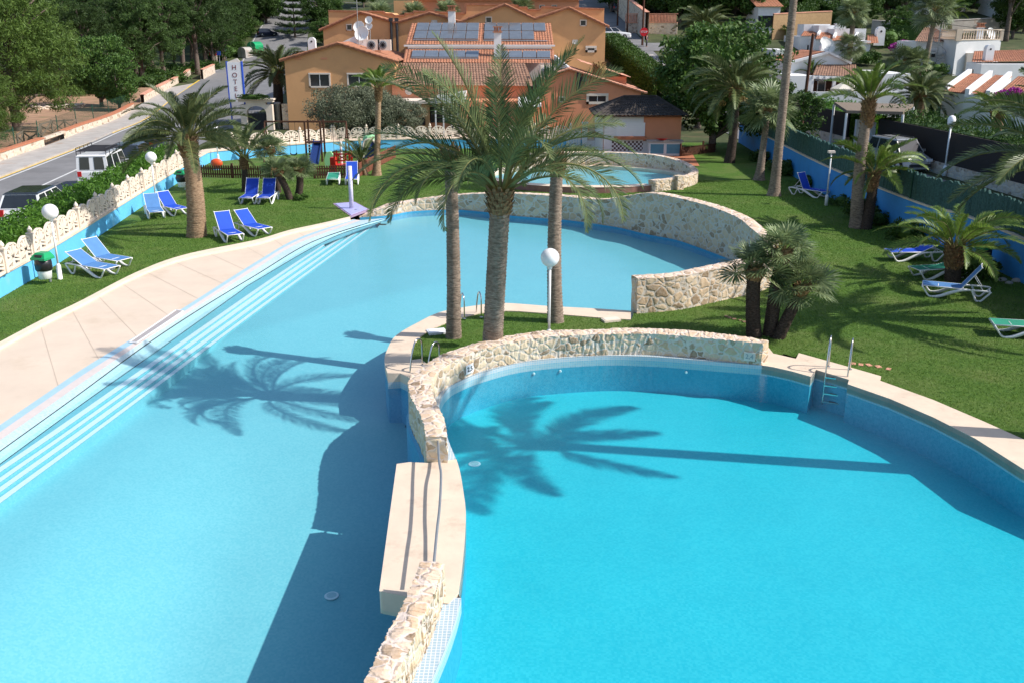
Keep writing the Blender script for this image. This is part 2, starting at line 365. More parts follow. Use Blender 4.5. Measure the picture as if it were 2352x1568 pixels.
def link(name, me, parent=None, loc=None):
    o = bpy.data.objects.new(name, me); COL.objects.link(o)
    if parent is not None: o.parent = parent
    if loc is not None: o.location = loc
    return o
def tag(o, label, cat, group=None, kind=None):
    if label: o['label'] = label
    if cat: o['category'] = cat
    if group: o['group'] = group
    if kind: o['kind'] = kind
    return o
def thing(name, label, cat, loc=(0, 0, 0), rz=0.0, group=None):
    o = bpy.data.objects.new(name, None); COL.objects.link(o); o.location = loc; o.rotation_euler = (0, 0, rz)
    o.empty_display_size = .2
    return tag(o, label, cat, group)
def struct(o): o['kind'] = 'structure'; return o
def copy_tree(o, parent=None):
    c = o.copy(); COL.objects.link(c)
    if parent is not None: c.parent = parent
    for ch in list(o.children): copy_tree(ch, c)
    return c
def dup(o, loc, rz=0.0, label=None, scale=None, group=None):
    c = copy_tree(o); c.location = loc; c.rotation_euler = (0, 0, rz)
    if label: c['label'] = label
    if group: c['group'] = group
    if scale: c.scale = (scale,)*3
    return c
def cr(pts, n):
    """Catmull-Rom resample (by arc length) to n points"""
    P = [Vector(p) for p in pts]; Q = []
    E = [P[0]*2-P[1]]+P+[P[-1]*2-P[-2]]
    for i in range(1, len(E)-2):
        for k in range(12):
            t = k/12; a, b, c, d = E[i-1], E[i], E[i+1], E[i+2]
            Q.append(.5*((2*b)+(c-a)*t+(2*a-5*b+4*c-d)*t*t+(3*b-a-3*c+d)*t**3))
    Q.append(P[-1]); L = [0]
    for i in range(1, len(Q)): L.append(L[-1]+(Q[i]-Q[i-1]).length)
    out = []; j = 0
    for k in range(n):
        s = L[-1]*k/(n-1)
        while j < len(L)-2 and L[j+1] < s: j += 1
        d = L[j+1]-L[j]; f = 0 if d < 1e-9 else (s-L[j])/d
        out.append(Q[j].lerp(Q[j+1], min(1, max(0, f))))
    return out
def PG(pts, z=0.0): return [G(x, y, z) for x, y in pts]
def offs(P, d):
    out = []
    for i in range(len(P)):
        t = P[min(i+1, len(P)-1)]-P[max(i-1, 0)]; n = Vector((-t.y, t.x, 0)).normalized(); out.append(P[i]+n*d)
    return out
def inpoly(x, y, poly):
    r = np.zeros(len(x), bool); n = len(poly); j = n-1
    for i in range(n):
        xi, yi, xj, yj = poly[i][0], poly[i][1], poly[j][0], poly[j][1]
        c = ((yi > y) != (yj > y)) & (x < (xj-xi)*(y-yi)/((yj-yi) if yj != yi else 1e-9)+xi); r ^= c; j = i
    return r
# ---------------------------------------------------------------- foliage
def leafquads(C, size, asp, rng, up=0.0, jit=.35):
    """random oriented leaf quads at the points C"""
    N = len(C); d = rng.normal(size=(N, 3)); d[:, 2] += up; d /= np.linalg.norm(d, axis=1)[:, None]
    e = rng.normal(size=(N, 3)); e -= d*(e*d).sum(1)[:, None]; e /= np.linalg.norm(e, axis=1)[:, None]
    L = size*(1+jit*rng.uniform(-1, 1, N))[:, None]; W = L*asp
    v = np.stack([C-d*L*.5, C+e*W*.5, C+d*L*.5, C-e*W*.5], 1).reshape(-1, 3)
    f = np.arange(N*4).reshape(-1, 4); return v, f
def clumps(rng, centers, rad, n, size, asp, up=0.0, shell=.5):
    C = []
    for c, r in zip(centers, rad):
        d = rng.normal(size=(n, 3)); d /= np.linalg.norm(d, axis=1)[:, None]
        rr = r*(shell+(1-shell)*rng.uniform(0, 1, n))[:, None]; C.append(np.array(c)+d*rr*np.array([1, 1, .72]))
    return leafquads(np.concatenate(C), size, asp, rng, up)
def frond(mb, base, az, el, L, droop, nl=46, wl=.5, lw=.03, rng=RNG, twist=0.0, stalk=.16, mats=(0, 1), vee=.55):
    """one pinnate leaf: arched midrib with folded, drooping leaflets"""
    base = Vector(base); S = 22; p = base.copy(); pts = [p.copy()]; dirs = []
    for i in range(S):
        s = (i+.5)/S; e = el-droop*s**1.5; d = Vector((math.cos(az)*math.cos(e), math.sin(az)*math.cos(e), math.sin(e)))
        dirs.append(d); p = p+d*(L/S); pts.append(p.copy())
    mb.k = mats[1]; mb.tube(pts, [.035*(1-.85*i/S)*min(1.3, L/2.6) for i in range(S+1)], 4, False)
    mb.k = mats[0]; vs = []; fs = []
    side = Vector((-math.sin(az), math.cos(az), 0)); ca, sa = math.cos(twist), math.sin(twist)
    for k in range(nl):
        s = stalk+(1-stalk)*(k+.5)/nl; x = s*S; i = min(S-1, int(x)); q = pts[i].lerp(pts[i+1], x-i); d = dirs[i]
        n = d.cross(side).normalized()
        if n.z < 0 and abs(d.z) < .98: n = -n
        sd = side*ca+n*sa; nn = n*ca-side*sa
        ll = wl*(math.sin(math.pi*min(1, (s-stalk)/(1-stalk)*.82+.16))**.7)*(.85+.3*rng.random())
        for sg in (-1, 1):
            fw = .75+.7*s
            u = (sd*sg+d*fw+nn*(vee*(1-.4*s))+Vector((rng.normal()*.08, rng.normal()*.08, rng.normal()*.08))).normalized()
            mid = q+u*ll*.55; tip = mid+(u+Vector((0, 0, -.12-.22*rng.random()))).normalized()*ll*.45
            w = d*lw*(.8+.4*rng.random()); b = len(vs)
            vs += [q-w*.35, q+w*.35, mid+w*.5, mid-w*.5, tip]; fs += [(b, b+1, b+2, b+3), (b+3, b+2, b+4)]
    mb.add(vs, fs)
def crown_mesh(name, mats, fr, nl=46, wl=.5, lw=.03, seed=1, vee=.55):
    rng = np.random.default_rng(seed); mb = MB()
    for (b, az, el, L, dr) in fr: frond(mb, b, az, el, L, dr, nl, wl*L/3.0, lw, rng, rng.normal()*.5, .16+.06*rng.random(), vee=vee)
    return mb.mesh(name, mats, fix=False)
def auto_fronds(n, L, rng, e0=-.35, e1=1.45, base=.12, droop=(.9, 1.5)):
    out = []
    for i in range(n):
        u = (i+.5)/n; el = e0+(e1-e0)*u**.8; az = i*2.39996+rng.normal()*.15
        dr = droop[0]+(droop[1]-droop[0])*rng.random(); dr *= (1.0 if el > .2 else .75)
        l = L*(.82+.3*rng.random())*(1 if el < 1.1 else .85)
        out.append((V(math.cos(az)*base, math.sin(az)*base, .1*u), az, el, l, dr))
    return out
def trunk_mb(pts, r0, r1, ring=.09, flare=1.25, n=14, rough=.05, seed=0, mb=None):
    rng = random.Random(seed); L = sum((Vector(pts[i+1])-Vector(pts[i])).length for i in range(len(pts)-1))
    m = max(8, int(L/ring)*2); P = cr(pts, m); rs = []
    for i in range(m):
        s = i/(m-1); r = r0+(r1-r0)*s
        r *= 1+(flare-1)*math.exp(-s*L*2.2)
        rs.append(r*(1+(rough if i % 2 else -rough)+rng.uniform(-.02, .02)))
    mb = mb or MB(); mb.tube(P, rs, n); return mb
def boots_mb(P, d, r0, r1, h, n=60, seed=0, mb=None, size=.22):
    """old leaf bases standing off the trunk just under a crown"""
    rng = random.Random(seed); mb = mb or MB()
    for i in range(n):
        s = i/n; a = i*2.39996; r = r0+(r1-r0)*s; c = Vector(P)+Vector(d)*(h*s)
        o = Vector((math.cos(a), math.sin(a), 0)); t = Vector((-o.y, o.x, 0)); w = size*.36
        k = size*(.8+.5*rng.random()); up = Vector((0, 0, 1))
        b = c+o*r*.8; e = c+o*(r+k*.45)+up*k*.8
        mb.add([b-t*w, b+t*w, b+t*w*.8-up*k*.3, b-t*w*.8-up*k*.3, e-t*w*.45, e+t*w*.45], [(0, 1, 5, 4), (3, 2, 5, 4), (0, 3, 4), (1, 5, 2)])
    return mb
def fan_leaf(mb, base, az, el, pl, R, rng, mats=(0, 1), seg=26):
    base = Vector(base); d = Vector((math.cos(az)*math.cos(el), math.sin(az)*math.cos(el), math.sin(el)))
    m = base+d*pl*.6; e2 = el-.25; d2 = Vector((math.cos(az)*math.cos(e2), math.sin(az)*math.cos(e2), math.sin(e2))); c = m+d2*pl*.4
    mb.k = mats[1]; mb.tube([base, m, c], [.018, .013, .01], 3, False); mb.k = mats[0]
    side = Vector((-math.sin(az), math.cos(az), 0)); roll = rng.normal()*.5
    fw = (d2+Vector((0, 0, -.12))).normalized(); n = fw.cross(side).normalized(); side = (side*math.cos(roll)+n*math.sin(roll)); n = fw.cross(side)
    vs = []; fs = []; sp = 2.15
    for k in range(seg):
        t = -sp+2*sp*(k+.5)/seg; u = (fw*math.cos(t)+side*math.sin(t)).normalized()
        v2 = (-fw*math.sin(t)+side*math.cos(t)); l = R*(1-.25*(abs(t)/sp)**2)*(.92+.16*rng.random()); w = sp/seg*l*.62
        mid = c+u*l*.6+n*(.05*(1 if k % 2 else -1)*R); tip = c+u*l+Vector((0, 0, -.05*l*(1+.8*rng.random())))
        b = len(vs); vs += [c, mid+v2*w, tip, mid-v2*w]; fs += [(b, b+1, b+2, b+3)]
    mb.add(vs, fs)
def fan_crown(name, mats, n, pl, R, seed, e0=-.5, e1=1.35):
    rng = np.random.default_rng(seed); mb = MB()
    for i in range(n):
        u = (i+.5)/n; el = e0+(e1-e0)*u**.85; az = i*2.39996+rng.normal()*.2
        fan_leaf(mb, V(0, 0, .05*u), az, el, pl*(.8+.4*rng.random()), R*(.85+.3*rng.random()), rng)
    return mb.mesh(name, mats, fix=False)
def leaf_mass(name, material, v, f):
    mb = MB(); mb.np(v, f); return mb.mesh(name, material, fix=False)
# ---------------------------------------------------------------- world, sun, camera
W = bpy.data.worlds.new('World'); scene.world = W; W.use_nodes = True
wt = W.node_tree; bg = wt.nodes['Background']
SUNV = Vector((.986*.743, -.165*.743, .669)).normalized()
sky = wt.nodes.new('ShaderNodeTexSky'); sky.sky_type = 'NISHITA'; sky.sun_disc = False
sky.sun_elevation = math.asin(SUNV.z); sky.sun_rotation = math.atan2(SUNV.x, SUNV.y); sky.air_density = 1.0; sky.dust_density = 1.2; sky.ozone_density = 1.2
wt.links.new(sky.outputs[0], bg.inputs[0]); bg.inputs[1].default_value = .15
sl = bpy.data.lights.new('sun', 'SUN'); sl.energy = 4.6; sl.angle = math.radians(.53); sl.color = (1, .955, .89)
so = bpy.data.objects.new('sun', sl); COL.objects.link(so); so.rotation_euler = SUNV.to_track_quat('Z', 'Y').to_euler(); so.location = SUNV*60
cam = bpy.data.cameras.new('camera'); cam.sensor_width = 36; cam.lens = F/2352*36; cam.clip_start = .1; cam.clip_end = 2500
co = bpy.data.objects.new('camera', cam); COL.objects.link(co); co.location = (0, 0, H); co.rotation_euler = (math.pi/2-PT, 0, 0); scene.camera = co
vs = scene.view_settings; vs.view_transform = 'Standard'; vs.look = 'None'; vs.gamma = 1; vs.exposure = EXPOSURE
scene.cycles.max_bounces = 8; scene.cycles.transparent_max_bounces = 16; scene.cycles.diffuse_bounces = 3; scene.cycles.glossy_bounces = 3
scene.cycles.use_denoising = True; scene.cycles.sample_clamp_indirect = 6
# ---------------------------------------------------------------- terrain
def terrain():
    xs = [-260+i*8 for i in range(20)]+[-100+i*3.0 for i in range(68)]+[104+i*8 for i in range(22)]
    ys = [-30, -10]+[4+i*3.0 for i in range(85)]+[262+i*10 for i in range(34)]
    mb = MB(); vs = []
    for y in ys:
        for x in xs:
            z = terr(x, y)-.03
            if -14 < x < 13 and y < 61: z = -3
            if y > 70: z += .0
            vs.append((x, y, z))
    n = len(xs); fs = [(j*n+i, j*n+i+1, (j+1)*n+i+1, (j+1)*n+i) for j in range(len(ys)-1) for i in range(n-1)]
    mb.add(vs, fs); struct(mb.build('terrain', M['hill'], smooth=True))
terrain()
# ---------------------------------------------------------------- curves of the pool complex
ZL, ZR, ZT = -.20, .0, .65            # left water, right water, top of the dividing wall
def ext0(P, d): return [P[0]+(P[0]-P[1]).normalized()*d]+P
D0 = ext0(cr(PG([(0, 789), (100, 736), (185, 695), (315, 628), (425, 588), (588, 554), (663, 532), (737, 516), (805, 500)], .05), 50), 16)
D1 = ext0(cr(PG([(0, 800), (100, 746), (185, 704), (315, 636), (425, 596), (588, 562), (663, 538), (737, 521), (803, 504)], .05), 50), 16)
E0 = ext0(cr(PG([(0, 975), (100, 907), (200, 840), (333, 760), (417, 710), (588, 602), (688, 546), (813, 504)], 0), 50), 16)
E1 = ext0(cr(PG([(0, 991), (100, 922), (200, 854), (333, 771), (417, 719), (588, 609), (688, 551), (817, 505)], -.01), 50), 16)
E1b = ext0(cr(PG([(0, 1010), (100, 940), (200, 870), (333, 781), (417, 728), (588, 618), (688, 558), (830, 506)], -.05), 50), 16)
E2 = ext0(cr(PG([(0, 1034), (167, 914), (333, 792), (467, 704), (588, 631), (713, 557), (838, 514), (888, 501)], -.14), 50), 16)
E3 = ext0(cr(PG([(0, 1066), (200, 920), (400, 779), (547, 674), (588, 646), (763, 547), (888, 506)], -.24), 50), 16)
def zset(P, z): return [V(p.x, p.y, z) for p in P]
def lowerd(P, d): return [V(p.x, p.y, p.z-d) for p in P]
# far rubble wall : foot line on the water side and its top heights
IP = [(826, 502), (893, 497), (946, 488), (1038, 484), (1110, 489), (1176, 498), (1301, 508), (1376, 518), (1426, 526), (1488, 541), (1551, 553), (1600, 569), (1651, 588), (1690, 604), (1713, 619)]
TP = [499, 474, 463, 450, 445, 445, 452, 459, 452, 444, 455, 467, 484, 502, 521]
I0 = PG(IP, ZL); I0 = [V(p.x, p.y, Zat(p.y, t)) for p, t in zip(I0, TP)]
I0 += [V(8.45, 32, 1.2), V(8.25, 30.6, 1.12), V(7.6, 29.6, 1.1), V(6.6, 28.8, 1.1), V(5.6, 28.1, 1.1), V(4.7, 27.5, 1.08), V(3.5, 27.15, 1.1)]
IW = cr(I0, 110); IO = offs(zset(IW, 0), .45)
# dividing wall top edges
LW = cr(PG([(979, 1001), (974, 976), (959, 938), (945, 913), (938, 888), (941, 868), (960, 848), (997, 823), (1034, 806), (1109, 783), (1184, 768), (1259, 759), (1372, 756), (1447, 753), (1572, 758), (1672, 768), (1766, 782)], ZT), 90)
RW = cr(PG([(1027, 1003), (1019, 958), (1003, 925), (990, 890), (995, 867), (1014, 845), (1047, 826), (1109, 801), (1184, 785), (1259, 774), (1372, 768), (1497, 767), (1622, 776), (1752, 789)], ZT), 90)
LN = cr(PG([(967, 1288), (952, 1326), (920, 1396), (880, 1473), (835, 1568), (770, 1690)], ZT), 40)
RN = cr(PG([(1020, 1294), (1007, 1336), (985, 1391), (947, 1471), (908, 1555), (850, 1680)], ZT), 40)
CO = cr(PG([(1449, 714), (1372, 709), (1259, 703), (1154, 696), (1092, 702), (1014, 716), (959, 741), (909, 771), (889, 803), (883, 828), (890, 858)], .08), 60)
CI = cr(PG([(1449, 734), (1372, 729), (1259, 720), (1154, 714), (1085, 723), (1014, 746), (972, 768), (949, 793), (944, 810), (945, 823), (945, 826)], .08), 60)
PC = PG([(2021, 873), (2143, 917), (2258, 966), (2352, 1008)], .1)
PCo = PG([(1764, 800), (1776, 811), (1827, 823)], .1)
rext = [V(14.0, 11, .1), V(15.5, 3, .1)]
# ---------------------------------------------------------------- lawn (one sheet, the pool complex is left out of it)
LAWN = [D0[0]]+D0[1:]+[V(p.x, p.y, 0) for p in offs(zset(IW, 0), .3)]
LAWN += [CI[0]]+CI[1:]+PG([(964, 825), (984, 838)], .08)
LAWN += [p.lerp(q, .4) for p, q in zip(LW[38:], RW[38:])]
LAWN += PG([(1800, 812), (1827, 820), (1835, 814), (1947, 845), (2021, 870)], .05)+PC+rext
WR = [(15.6, -2), (16.6, 31), (15.9, 37), (15.5, 47), (15.9, 60), (16.3, 70)]          # right blue wall foot line
WL = [(-14.9, 12), (-15.72, 28.3), (-16.0, 33.1), (-17.1, 43.9), (-18.15, 54.7), (-18.5, 59.0)]
WB = [(-18.5, 59.0), (-17.9, 59.9), (-13.6, 63.5), (-9.2, 65.8), (0, 66.3), (5.0, 66.0)]
LAWN += [V(16.6, 5, 0), V(17.2, 31, 0), V(16.6, 69.6, 0), V(5, 70, 0), V(4.8, 66.6, 0)]+[V(x-.1, y+.15, 0) for x, y in reversed(WB)]+[V(x-.2, y, 0) for x, y in reversed(WL)]+[V(-15.2, D0[0].y, 0)]
LAWNP = [(p.x, p.y) for p in LAWN]
def grid_lawn():
    mb = MB(); mb.poly([V(p.x, p.y, .05) for p in LAWN]); return struct(mb.build('lawn', M['lawn'], fix=False))
grid_lawn()
# grass blades in the nearer part of the lawn
def blades():
    n = 560000; x = RNG.uniform(-16, 17, n); y = 14+38*RNG.uniform(0, 1, n)**1.5
    k = inpoly(x, y, LAWNP); x = x[k]; y = y[k]; n = len(x)
    h = RNG.uniform(.018, .045, n)*(1+.5*(RNG.uniform(0, 1, n) > .93)); w = .006+.0003*y; a = RNG.uniform(0, 6.283, n)
    lx = RNG.normal(0, .03, n); ly = RNG.normal(0, .03, n)
    v = np.stack([np.stack([x-w*np.cos(a), y-w*np.sin(a), np.full(n, .045)], 1), np.stack([x+w*np.cos(a), y+w*np.sin(a), np.full(n, .045)], 1), np.stack([x+lx, y+ly, .05+h], 1)], 1).reshape(-1, 3)
    me = bpy.data.meshes.new('grass'); me.vertices.add(n*3); me.vertices.foreach_set('co', v.astype(np.float32).ravel())
    me.loops.add(n*3); me.loops.foreach_set('vertex_index', np.arange(n*3, dtype=np.int32)); me.polygons.add(n); me.polygons.foreach_set('loop_start', np.arange(0, n*3, 3, dtype=np.int32)); me.polygons.foreach_set('loop_total', np.full(n, 3, dtype=np.int32))
    me.materials.append(M['blade']); me.update(); me.validate()
    tag(link('grass', me), 'short green grass blades over the pool lawn', 'grass', kind='stuff')
blades()
# ---------------------------------------------------------------- beach deck, kerb, bands, gutter
def strip_obj(name, A, B, m, kind='structure', lab=None, cat=None, skirt=0):
    mb = MB(); mb.strip(B, A)
    if skirt: mb.strip(A, lowerd(A, skirt)); mb.strip(lowerd(B, skirt), B)
    o = mb.build(name, m, fix=False)
    if kind: o['kind'] = kind
    if lab: tag(o, lab, cat)
    return o
n51 = len(D0)
kb = MB(); kt0 = zset(D0, .1); kt1 = zset(D1, .1); kb.strip(kt1, kt0); kb.strip(zset(D1, -.1), kt1); kb.strip(kt0, zset(D0, -.1))
struct(kb.build('kerb', M['kerb'], fix=False))
dk = MB(); dk.strip(zset(E0, 0), zset(D1, .02)); struct(dk.build('pool_deck', M['deck'], fix=False))
jm = MB()
for k in range(6, 50, 4):
    a, b = zset(D1, .024)[k], zset(E0, .004)[k]; u = (b-a); w = V(-u.y, u.x, 0).normalized()*.007; jm.quad(a-w, b-w, b+w, a+w)
struct(jm.build('deck_joint_lines', M['joint'], fix=False))
strip_obj('deck_edge_band', zset(E0, .0), E1, M['paleblue'])
strip_obj('deck_tile_band', E1, E1b, M['palepink'])
strip_obj('wet_tile_band', E1b, E2, M['palewhite'])
g2 = [p+(q-p).normalized()*.04 for p, q in zip(E2, E3)]; g3 = [q+(p-q).normalized()*.035 for p, q in zip(E2, E3)]
strip_obj('gutter_slot', lowerd(E2, .03), lowerd(g2, .03), M['gutter'])
strip_obj('shallow_ledge', g2, g3, M['aqua'])
strip_obj('ledge_slot', lowerd(g3, .015), lowerd(E3, .015), M['gutter'])
BT = {1: [(0, 1072), (188, 943), (612, 648), (742, 563)], 2: [(0, 1096), (220, 943), (612, 660), (790, 541)], 3: [(0, 1118), (245, 943), (612, 676), (826, 527)], 4: [(0, 1142), (275, 943), (612, 692), (857, 516)]}
BB = {1: [(0, 1084), (206, 943), (612, 656), (746, 564)], 2: [(0, 1107), (233, 943), (612, 670), (794, 542)], 3: [(0, 1130), (261, 943), (612, 685), (830, 528)], 4: [(0, 1155), (287, 943), (612, 699), (860, 517)]}
def ZFL(x, y=20): return min(-.42, -.9-.095*(min(x, -2)+6)+.09*max(0, y-23)-.11*max(0, 21-y)*ss(-8.5, -5, x))
st = thing('pool_stairs', 'wide underwater steps with white edges along the beach side of the shallow pool', 'steps', (0, 0, 0))
prev = E3; zz = -.24; tr = MB(); rs = MB()
for k in (1, 2, 3, 4):
    z = -.24-.05*(k-1)
    T = ext0(cr(PG(BT[k], z), 50), 16); B = ext0(cr(PG(BB[k], z), 50), 16)
    A = zset(prev, z)
    tr.strip(T, A); rs.strip(A, zset(prev, zz))
    nb = MB(); nb.strip(lowerd(B, -.004), lowerd(T, -.004)); nb.build('step_edge', M['nosing'], st, fix=False)
    prev = B; zz = z
rs.strip([V(p.x, p.y, ZFL(p.x, p.y)) for p in prev], prev); tr.build('tread', M['poolL'], st, fix=False); rs.build('riser', M['poolL'], st, fix=False)
# ---------------------------------------------------------------- pool floors, walls, water
LP = [V(p.x, p.y, 0) for p in E2]+[V(p.x, p.y, 0) for p in offs(zset(IW, 0), .2)][2:]+[V(3.4, 26.6, 0)]
LP += [q.lerp(p, .5) for p, q in zip(CI, CO)]+[V(p.x, p.y, 0) for p in PG([(919, 852), (946, 862)], .08)]
wl = [p.lerp(q, .5) for p, q in zip(LW, RW)]; wn_ = [p.lerp(q, .5) for p, q in zip(LN, RN)]
iw0 = min(range(len(wl)), key=lambda i: (wl[i]-G(960, 860, ZT)).length)
LP += [wl[i] for i in range(iw0, -1, -1)]+wn_+[V(-3.4, 2, 0), V(-9, 1, 0)]
def floorgrid(poly, zf, c=.3):
    xs = [p.x for p in poly]; ys = [p.y for p in poly]; x0 = min(xs); y0 = min(ys); nx = int((max(xs)-x0)/c)+2; ny = int((max(ys)-y0)/c)+2
    X, Y = np.meshgrid(x0+(np.arange(nx)+.5)*c, y0+(np.arange(ny)+.5)*c); k = inpoly(X.ravel(), Y.ravel(), [(p.x, p.y) for p in poly]).reshape(ny, nx); ids = {}; mb = MB(); vs = []; fs = []
    def vid(i, j):
        if (i, j) not in ids: ids[(i, j)] = len(vs); x = x0+i*c; y = y0+j*c; vs.append((x, y, zf(x, y)))
        return ids[(i, j)]
    for j, i in zip(*np.nonzero(k)): i = int(i); j = int(j); fs.append((vid(i, j), vid(i+1, j), vid(i+1, j+1), vid(i, j+1)))
    mb.add(vs, fs); return mb
mb = floorgrid(LP, ZFL); struct(mb.build('shallow_pool_floor', M['poolL'], smooth=True, fix=False))
WLP = [p for p in E2[1:]]
mb = MB(); mb.poly([V(p.x, p.y, ZL) for p in LP]); o = mb.build('shallow_pool_water', M['waterL'], fix=False); o['kind'] = 'structure'
# right pool edge : rim in front of the dividing wall, deck edge, coping, off-frame closing
RIMo = cr(PG([(1047, 1052), (1030, 1010), (1010, 948), (1012, 917), (1030, 890), (1059, 873), (1109, 854), (1209, 830), (1372, 817), (1497, 819), (1622, 828), (1749, 838)], .1), 90); RIMi = [V(p.x, p.y, .1) for p in RW]
NIMo = offs([V(p.x, p.y, .1) for p in RN], .24); NIMi = [V(p.x, p.y, .1) for p in RN]
cin = PG([(1750, 838), (1776, 842), (1820, 852), (1862, 864), (1874, 848), (1950, 871), (1947, 881), (2045, 915), (2143, 957), (2240, 1006), (2352, 1077)], .1)
cinx = cin+[V(11.6, 13.2, .1), V(12.6, 9, .1), V(11, 3, .1), V(5, 1, .1)]
bd = cr(PG([(1048, 1052), (1058, 1090), (1066, 1140), (1070, 1175), (1068, 1230), (1061, 1305), (1053, 1362)], .1), 16)
RP = [p for p in reversed(cinx)]+[p for p in reversed(RIMo) if True]+bd+NIMo+[V(-3, 2, .1)]
RP = [p for p in RP]
ZB = -.85
mb = MB(); mb.poly([V(p.x, p.y, ZB) for p in RP]); struct(mb.build('deep_pool_floor', M['poolR'], fix=False))
mb = MB(); mb.poly([V(p.x, p.y, ZR) for p in RP]); o = mb.build('deep_pool_water', M['waterR'], fix=False); o['kind'] = 'structure'
loop = RP+[RP[0]]
mb = MB(); mb.strip(zset(loop, -.16), zset(loop, .094)); mb.k = 1; mb.strip(zset(loop, ZB), zset(loop, -.16)); struct(mb.build('deep_pool_wall', [M['rim'], M['wallR']], fix=False))
lloop = [V(p.x, p.y, 0) for p in IW]
mb = MB(); mb.strip(zset(CO, -1.4), zset(CO, -.12)); IWs = offs(zset(IW, 0), -.05); mb.strip(zset(IWs, -1.7), zset(IWs, ZL+.05))
for P_, d_ in ((LW, .07), (LN, -.07)): q_ = offs(zset(P_, 0), d_); mb.strip(zset(q_, -1.6), zset(q_, ZL+.03)); mb.strip(zset(q_, ZL+.03), zset(P_, ZL+.06))
PB_ = [wl[2], wl[0], (wl[0]+wn_[0])/2+V(.1, 0, 0), wn_[0], wn_[3]]; mb.strip(zset(PB_, -2), zset(PB_, -.1))  # unseen partition under the bridge, added to keep light from passing through
struct(mb.build('shallow_pool_wall', M['poolW'], fix=False))
# rims with overflow grating
def rim(name, A, B):
    mb = MB(); n = len(A); mb.strip(A, B); mb.strip(lowerd(B, .12), lowerd(A, .12)); return struct(mb.build(name, M['rimgrid'], fix=False))
rim('overflow_rim', RIMi, RIMo); rim('overflow_rim', NIMo, NIMi)
# ---------------------------------------------------------------- rubble masonry walls
def wallmesh(L, R, zb, name, label, seed=1, endcaps=True, capm='flag', sm='stone', rough=.017):
    """wall between two top edges, real thickness; top course and faces wander as rough masonry does"""
    rng = random.Random(seed); n = len(L)
    jit = lambda k: V(rng.uniform(-k, k), rng.uniform(-k, k), rng.uniform(-k, k)*.6)
    rows = [0, .2, .4, .6, .8, .93]
    mb = MB(); LV = []; RV = []
    for P, S in ((L, LV), (R, RV)):
        for f in rows: S.append([V(p.x, p.y, zb+(p.z-zb)*f)+jit(rough) for p in P])
    tl = [p+jit(rough) for p in L]; trr = [p+jit(rough) for p in R]; md = [p.lerp(q, .5)+V(0, 0, .02)+jit(rough) for p, q in zip(L, R)]
    LV.append(tl); RV.append(trr)
    for k in range(len(rows)): mb.strip(LV[k+1], LV[k]); mb.strip(RV[k], RV[k+1])
    if endcaps:
        for e in (0, -1):
            for k in range(len(rows)): mb.quad(LV[k][e], LV[k+1][e], RV[k+1][e], RV[k][e])
    mb.k = 1; mb.strip(tl, md); mb.strip(md, trr)
    if endcaps:
        for e in (0, -1): mb.add([tl[e], md[e], trr[e]], [(0, 1, 2)])
    o = mb.build(name, [M[sm], M[capm]], fix=True); return tag(o, label, 'stone wall')
fine = lambda P, n: cr(P, n)
wallmesh(fine(IO2 := [V(p.x, p.y, q.z) for p, q in zip(IO, IW)], 260), fine(IW, 260), -.7, 'stone_wall', 'tall curved rubble wall rising in a hump behind the shallow pool', 3, sm='stonefar')
wallmesh(fine(LW, 240), fine(RW, 240), -.3, 'stone_wall', 'low S-curved rubble wall between the two pools, behind the depth plate', 4)
wallmesh(fine(LN, 130), fine(RN, 130), -.3, 'stone_wall', 'rubble wall running out of the bottom edge below the footbridge', 5)
# island coping
cp = MB(); cp.strip(CO, CI); cp.strip(lowerd(CO, .22), CO); e = PG([(890, 858), (919, 856), (943, 868), (990, 842), (966, 823), (945, 826)], .08)
cp.poly([V(p.x, p.y, .08) for p in e]); cp.strip([V(p.x, p.y, -.14) for p in e[:3]], [V(p.x, p.y, .08) for p in e[:3]])
cp.strip(CI, lowerd(CI, .06))
struct(cp.build('island_coping', M['coping'], fix=False))
mb = MB(); mb.strip([V(p.x, p.y, -.3) for p in e[:3]], [V(p.x, p.y, -.14) for p in e[:3]]); mb.k = 1; mb.strip([V(p.x, p.y, -1.4) for p in e[:3]], [V(p.x, p.y, -.3) for p in e[:3]]); struct(mb.build('island_pool_wall', [M['rim'], M['poolW']], fix=False))
# right coping with ladder recess and pad
cpol = cin+[V(11.6, 13.2, .1), V(12.6, 9, .1)]+[V(13.6, 9, .1), V(12.6, 13.5, .1)]+list(reversed(PC))+PG([(2024, 863), (1947, 841), (1835, 810), (1828, 823), (1776, 811), (1764, 796)], .1)
mb = MB(); mb.prism([(p.x, p.y) for p in cpol], -.12, .1); struct(mb.build('deep_pool_coping', M['coping'], fix=False))
# footbridge slab
bp = PG([(911, 1064), (940, 1060), (985, 1062), (1040, 1055), (1048, 1053)], .12)+[V(p.x, p.y, .12) for p in bd[1:]]+PG([(1030, 1385), (950, 1372), (871, 1356)], .12)
mb = MB(); mb.prism([(p.x, p.y) for p in bp], -.26, .12)
o = mb.build('footbridge', M['coping'], fix=False); tag(o, 'cream concrete slab bridging the gap between the two pools', 'footbridge')
bv = o.modifiers.new('edge', 'BEVEL'); bv.width = .045; bv.segments = 3; bv.limit_method = 'ANGLE'
# handrails over the bridge
hr = thing('handrail', 'pair of dark wavy steel handrails across the cream footbridge', 'handrail', (0, 0, 0))
for zz in ([.56, .58, .6, .58, .57, .56], [.24, .3, .38, .36, .3, .24]):
    pts = [G(x, y, z) for (x, y), z in zip([(1006, 1010), (1009, 1060), (1013, 1090), (1010, 1160), (1004, 1215), (996, 1300)], zz)]
    m2 = MB(); m2.tube(cr(pts, 30), .022, 8); m2.build('rail', M['grey'], hr, True)
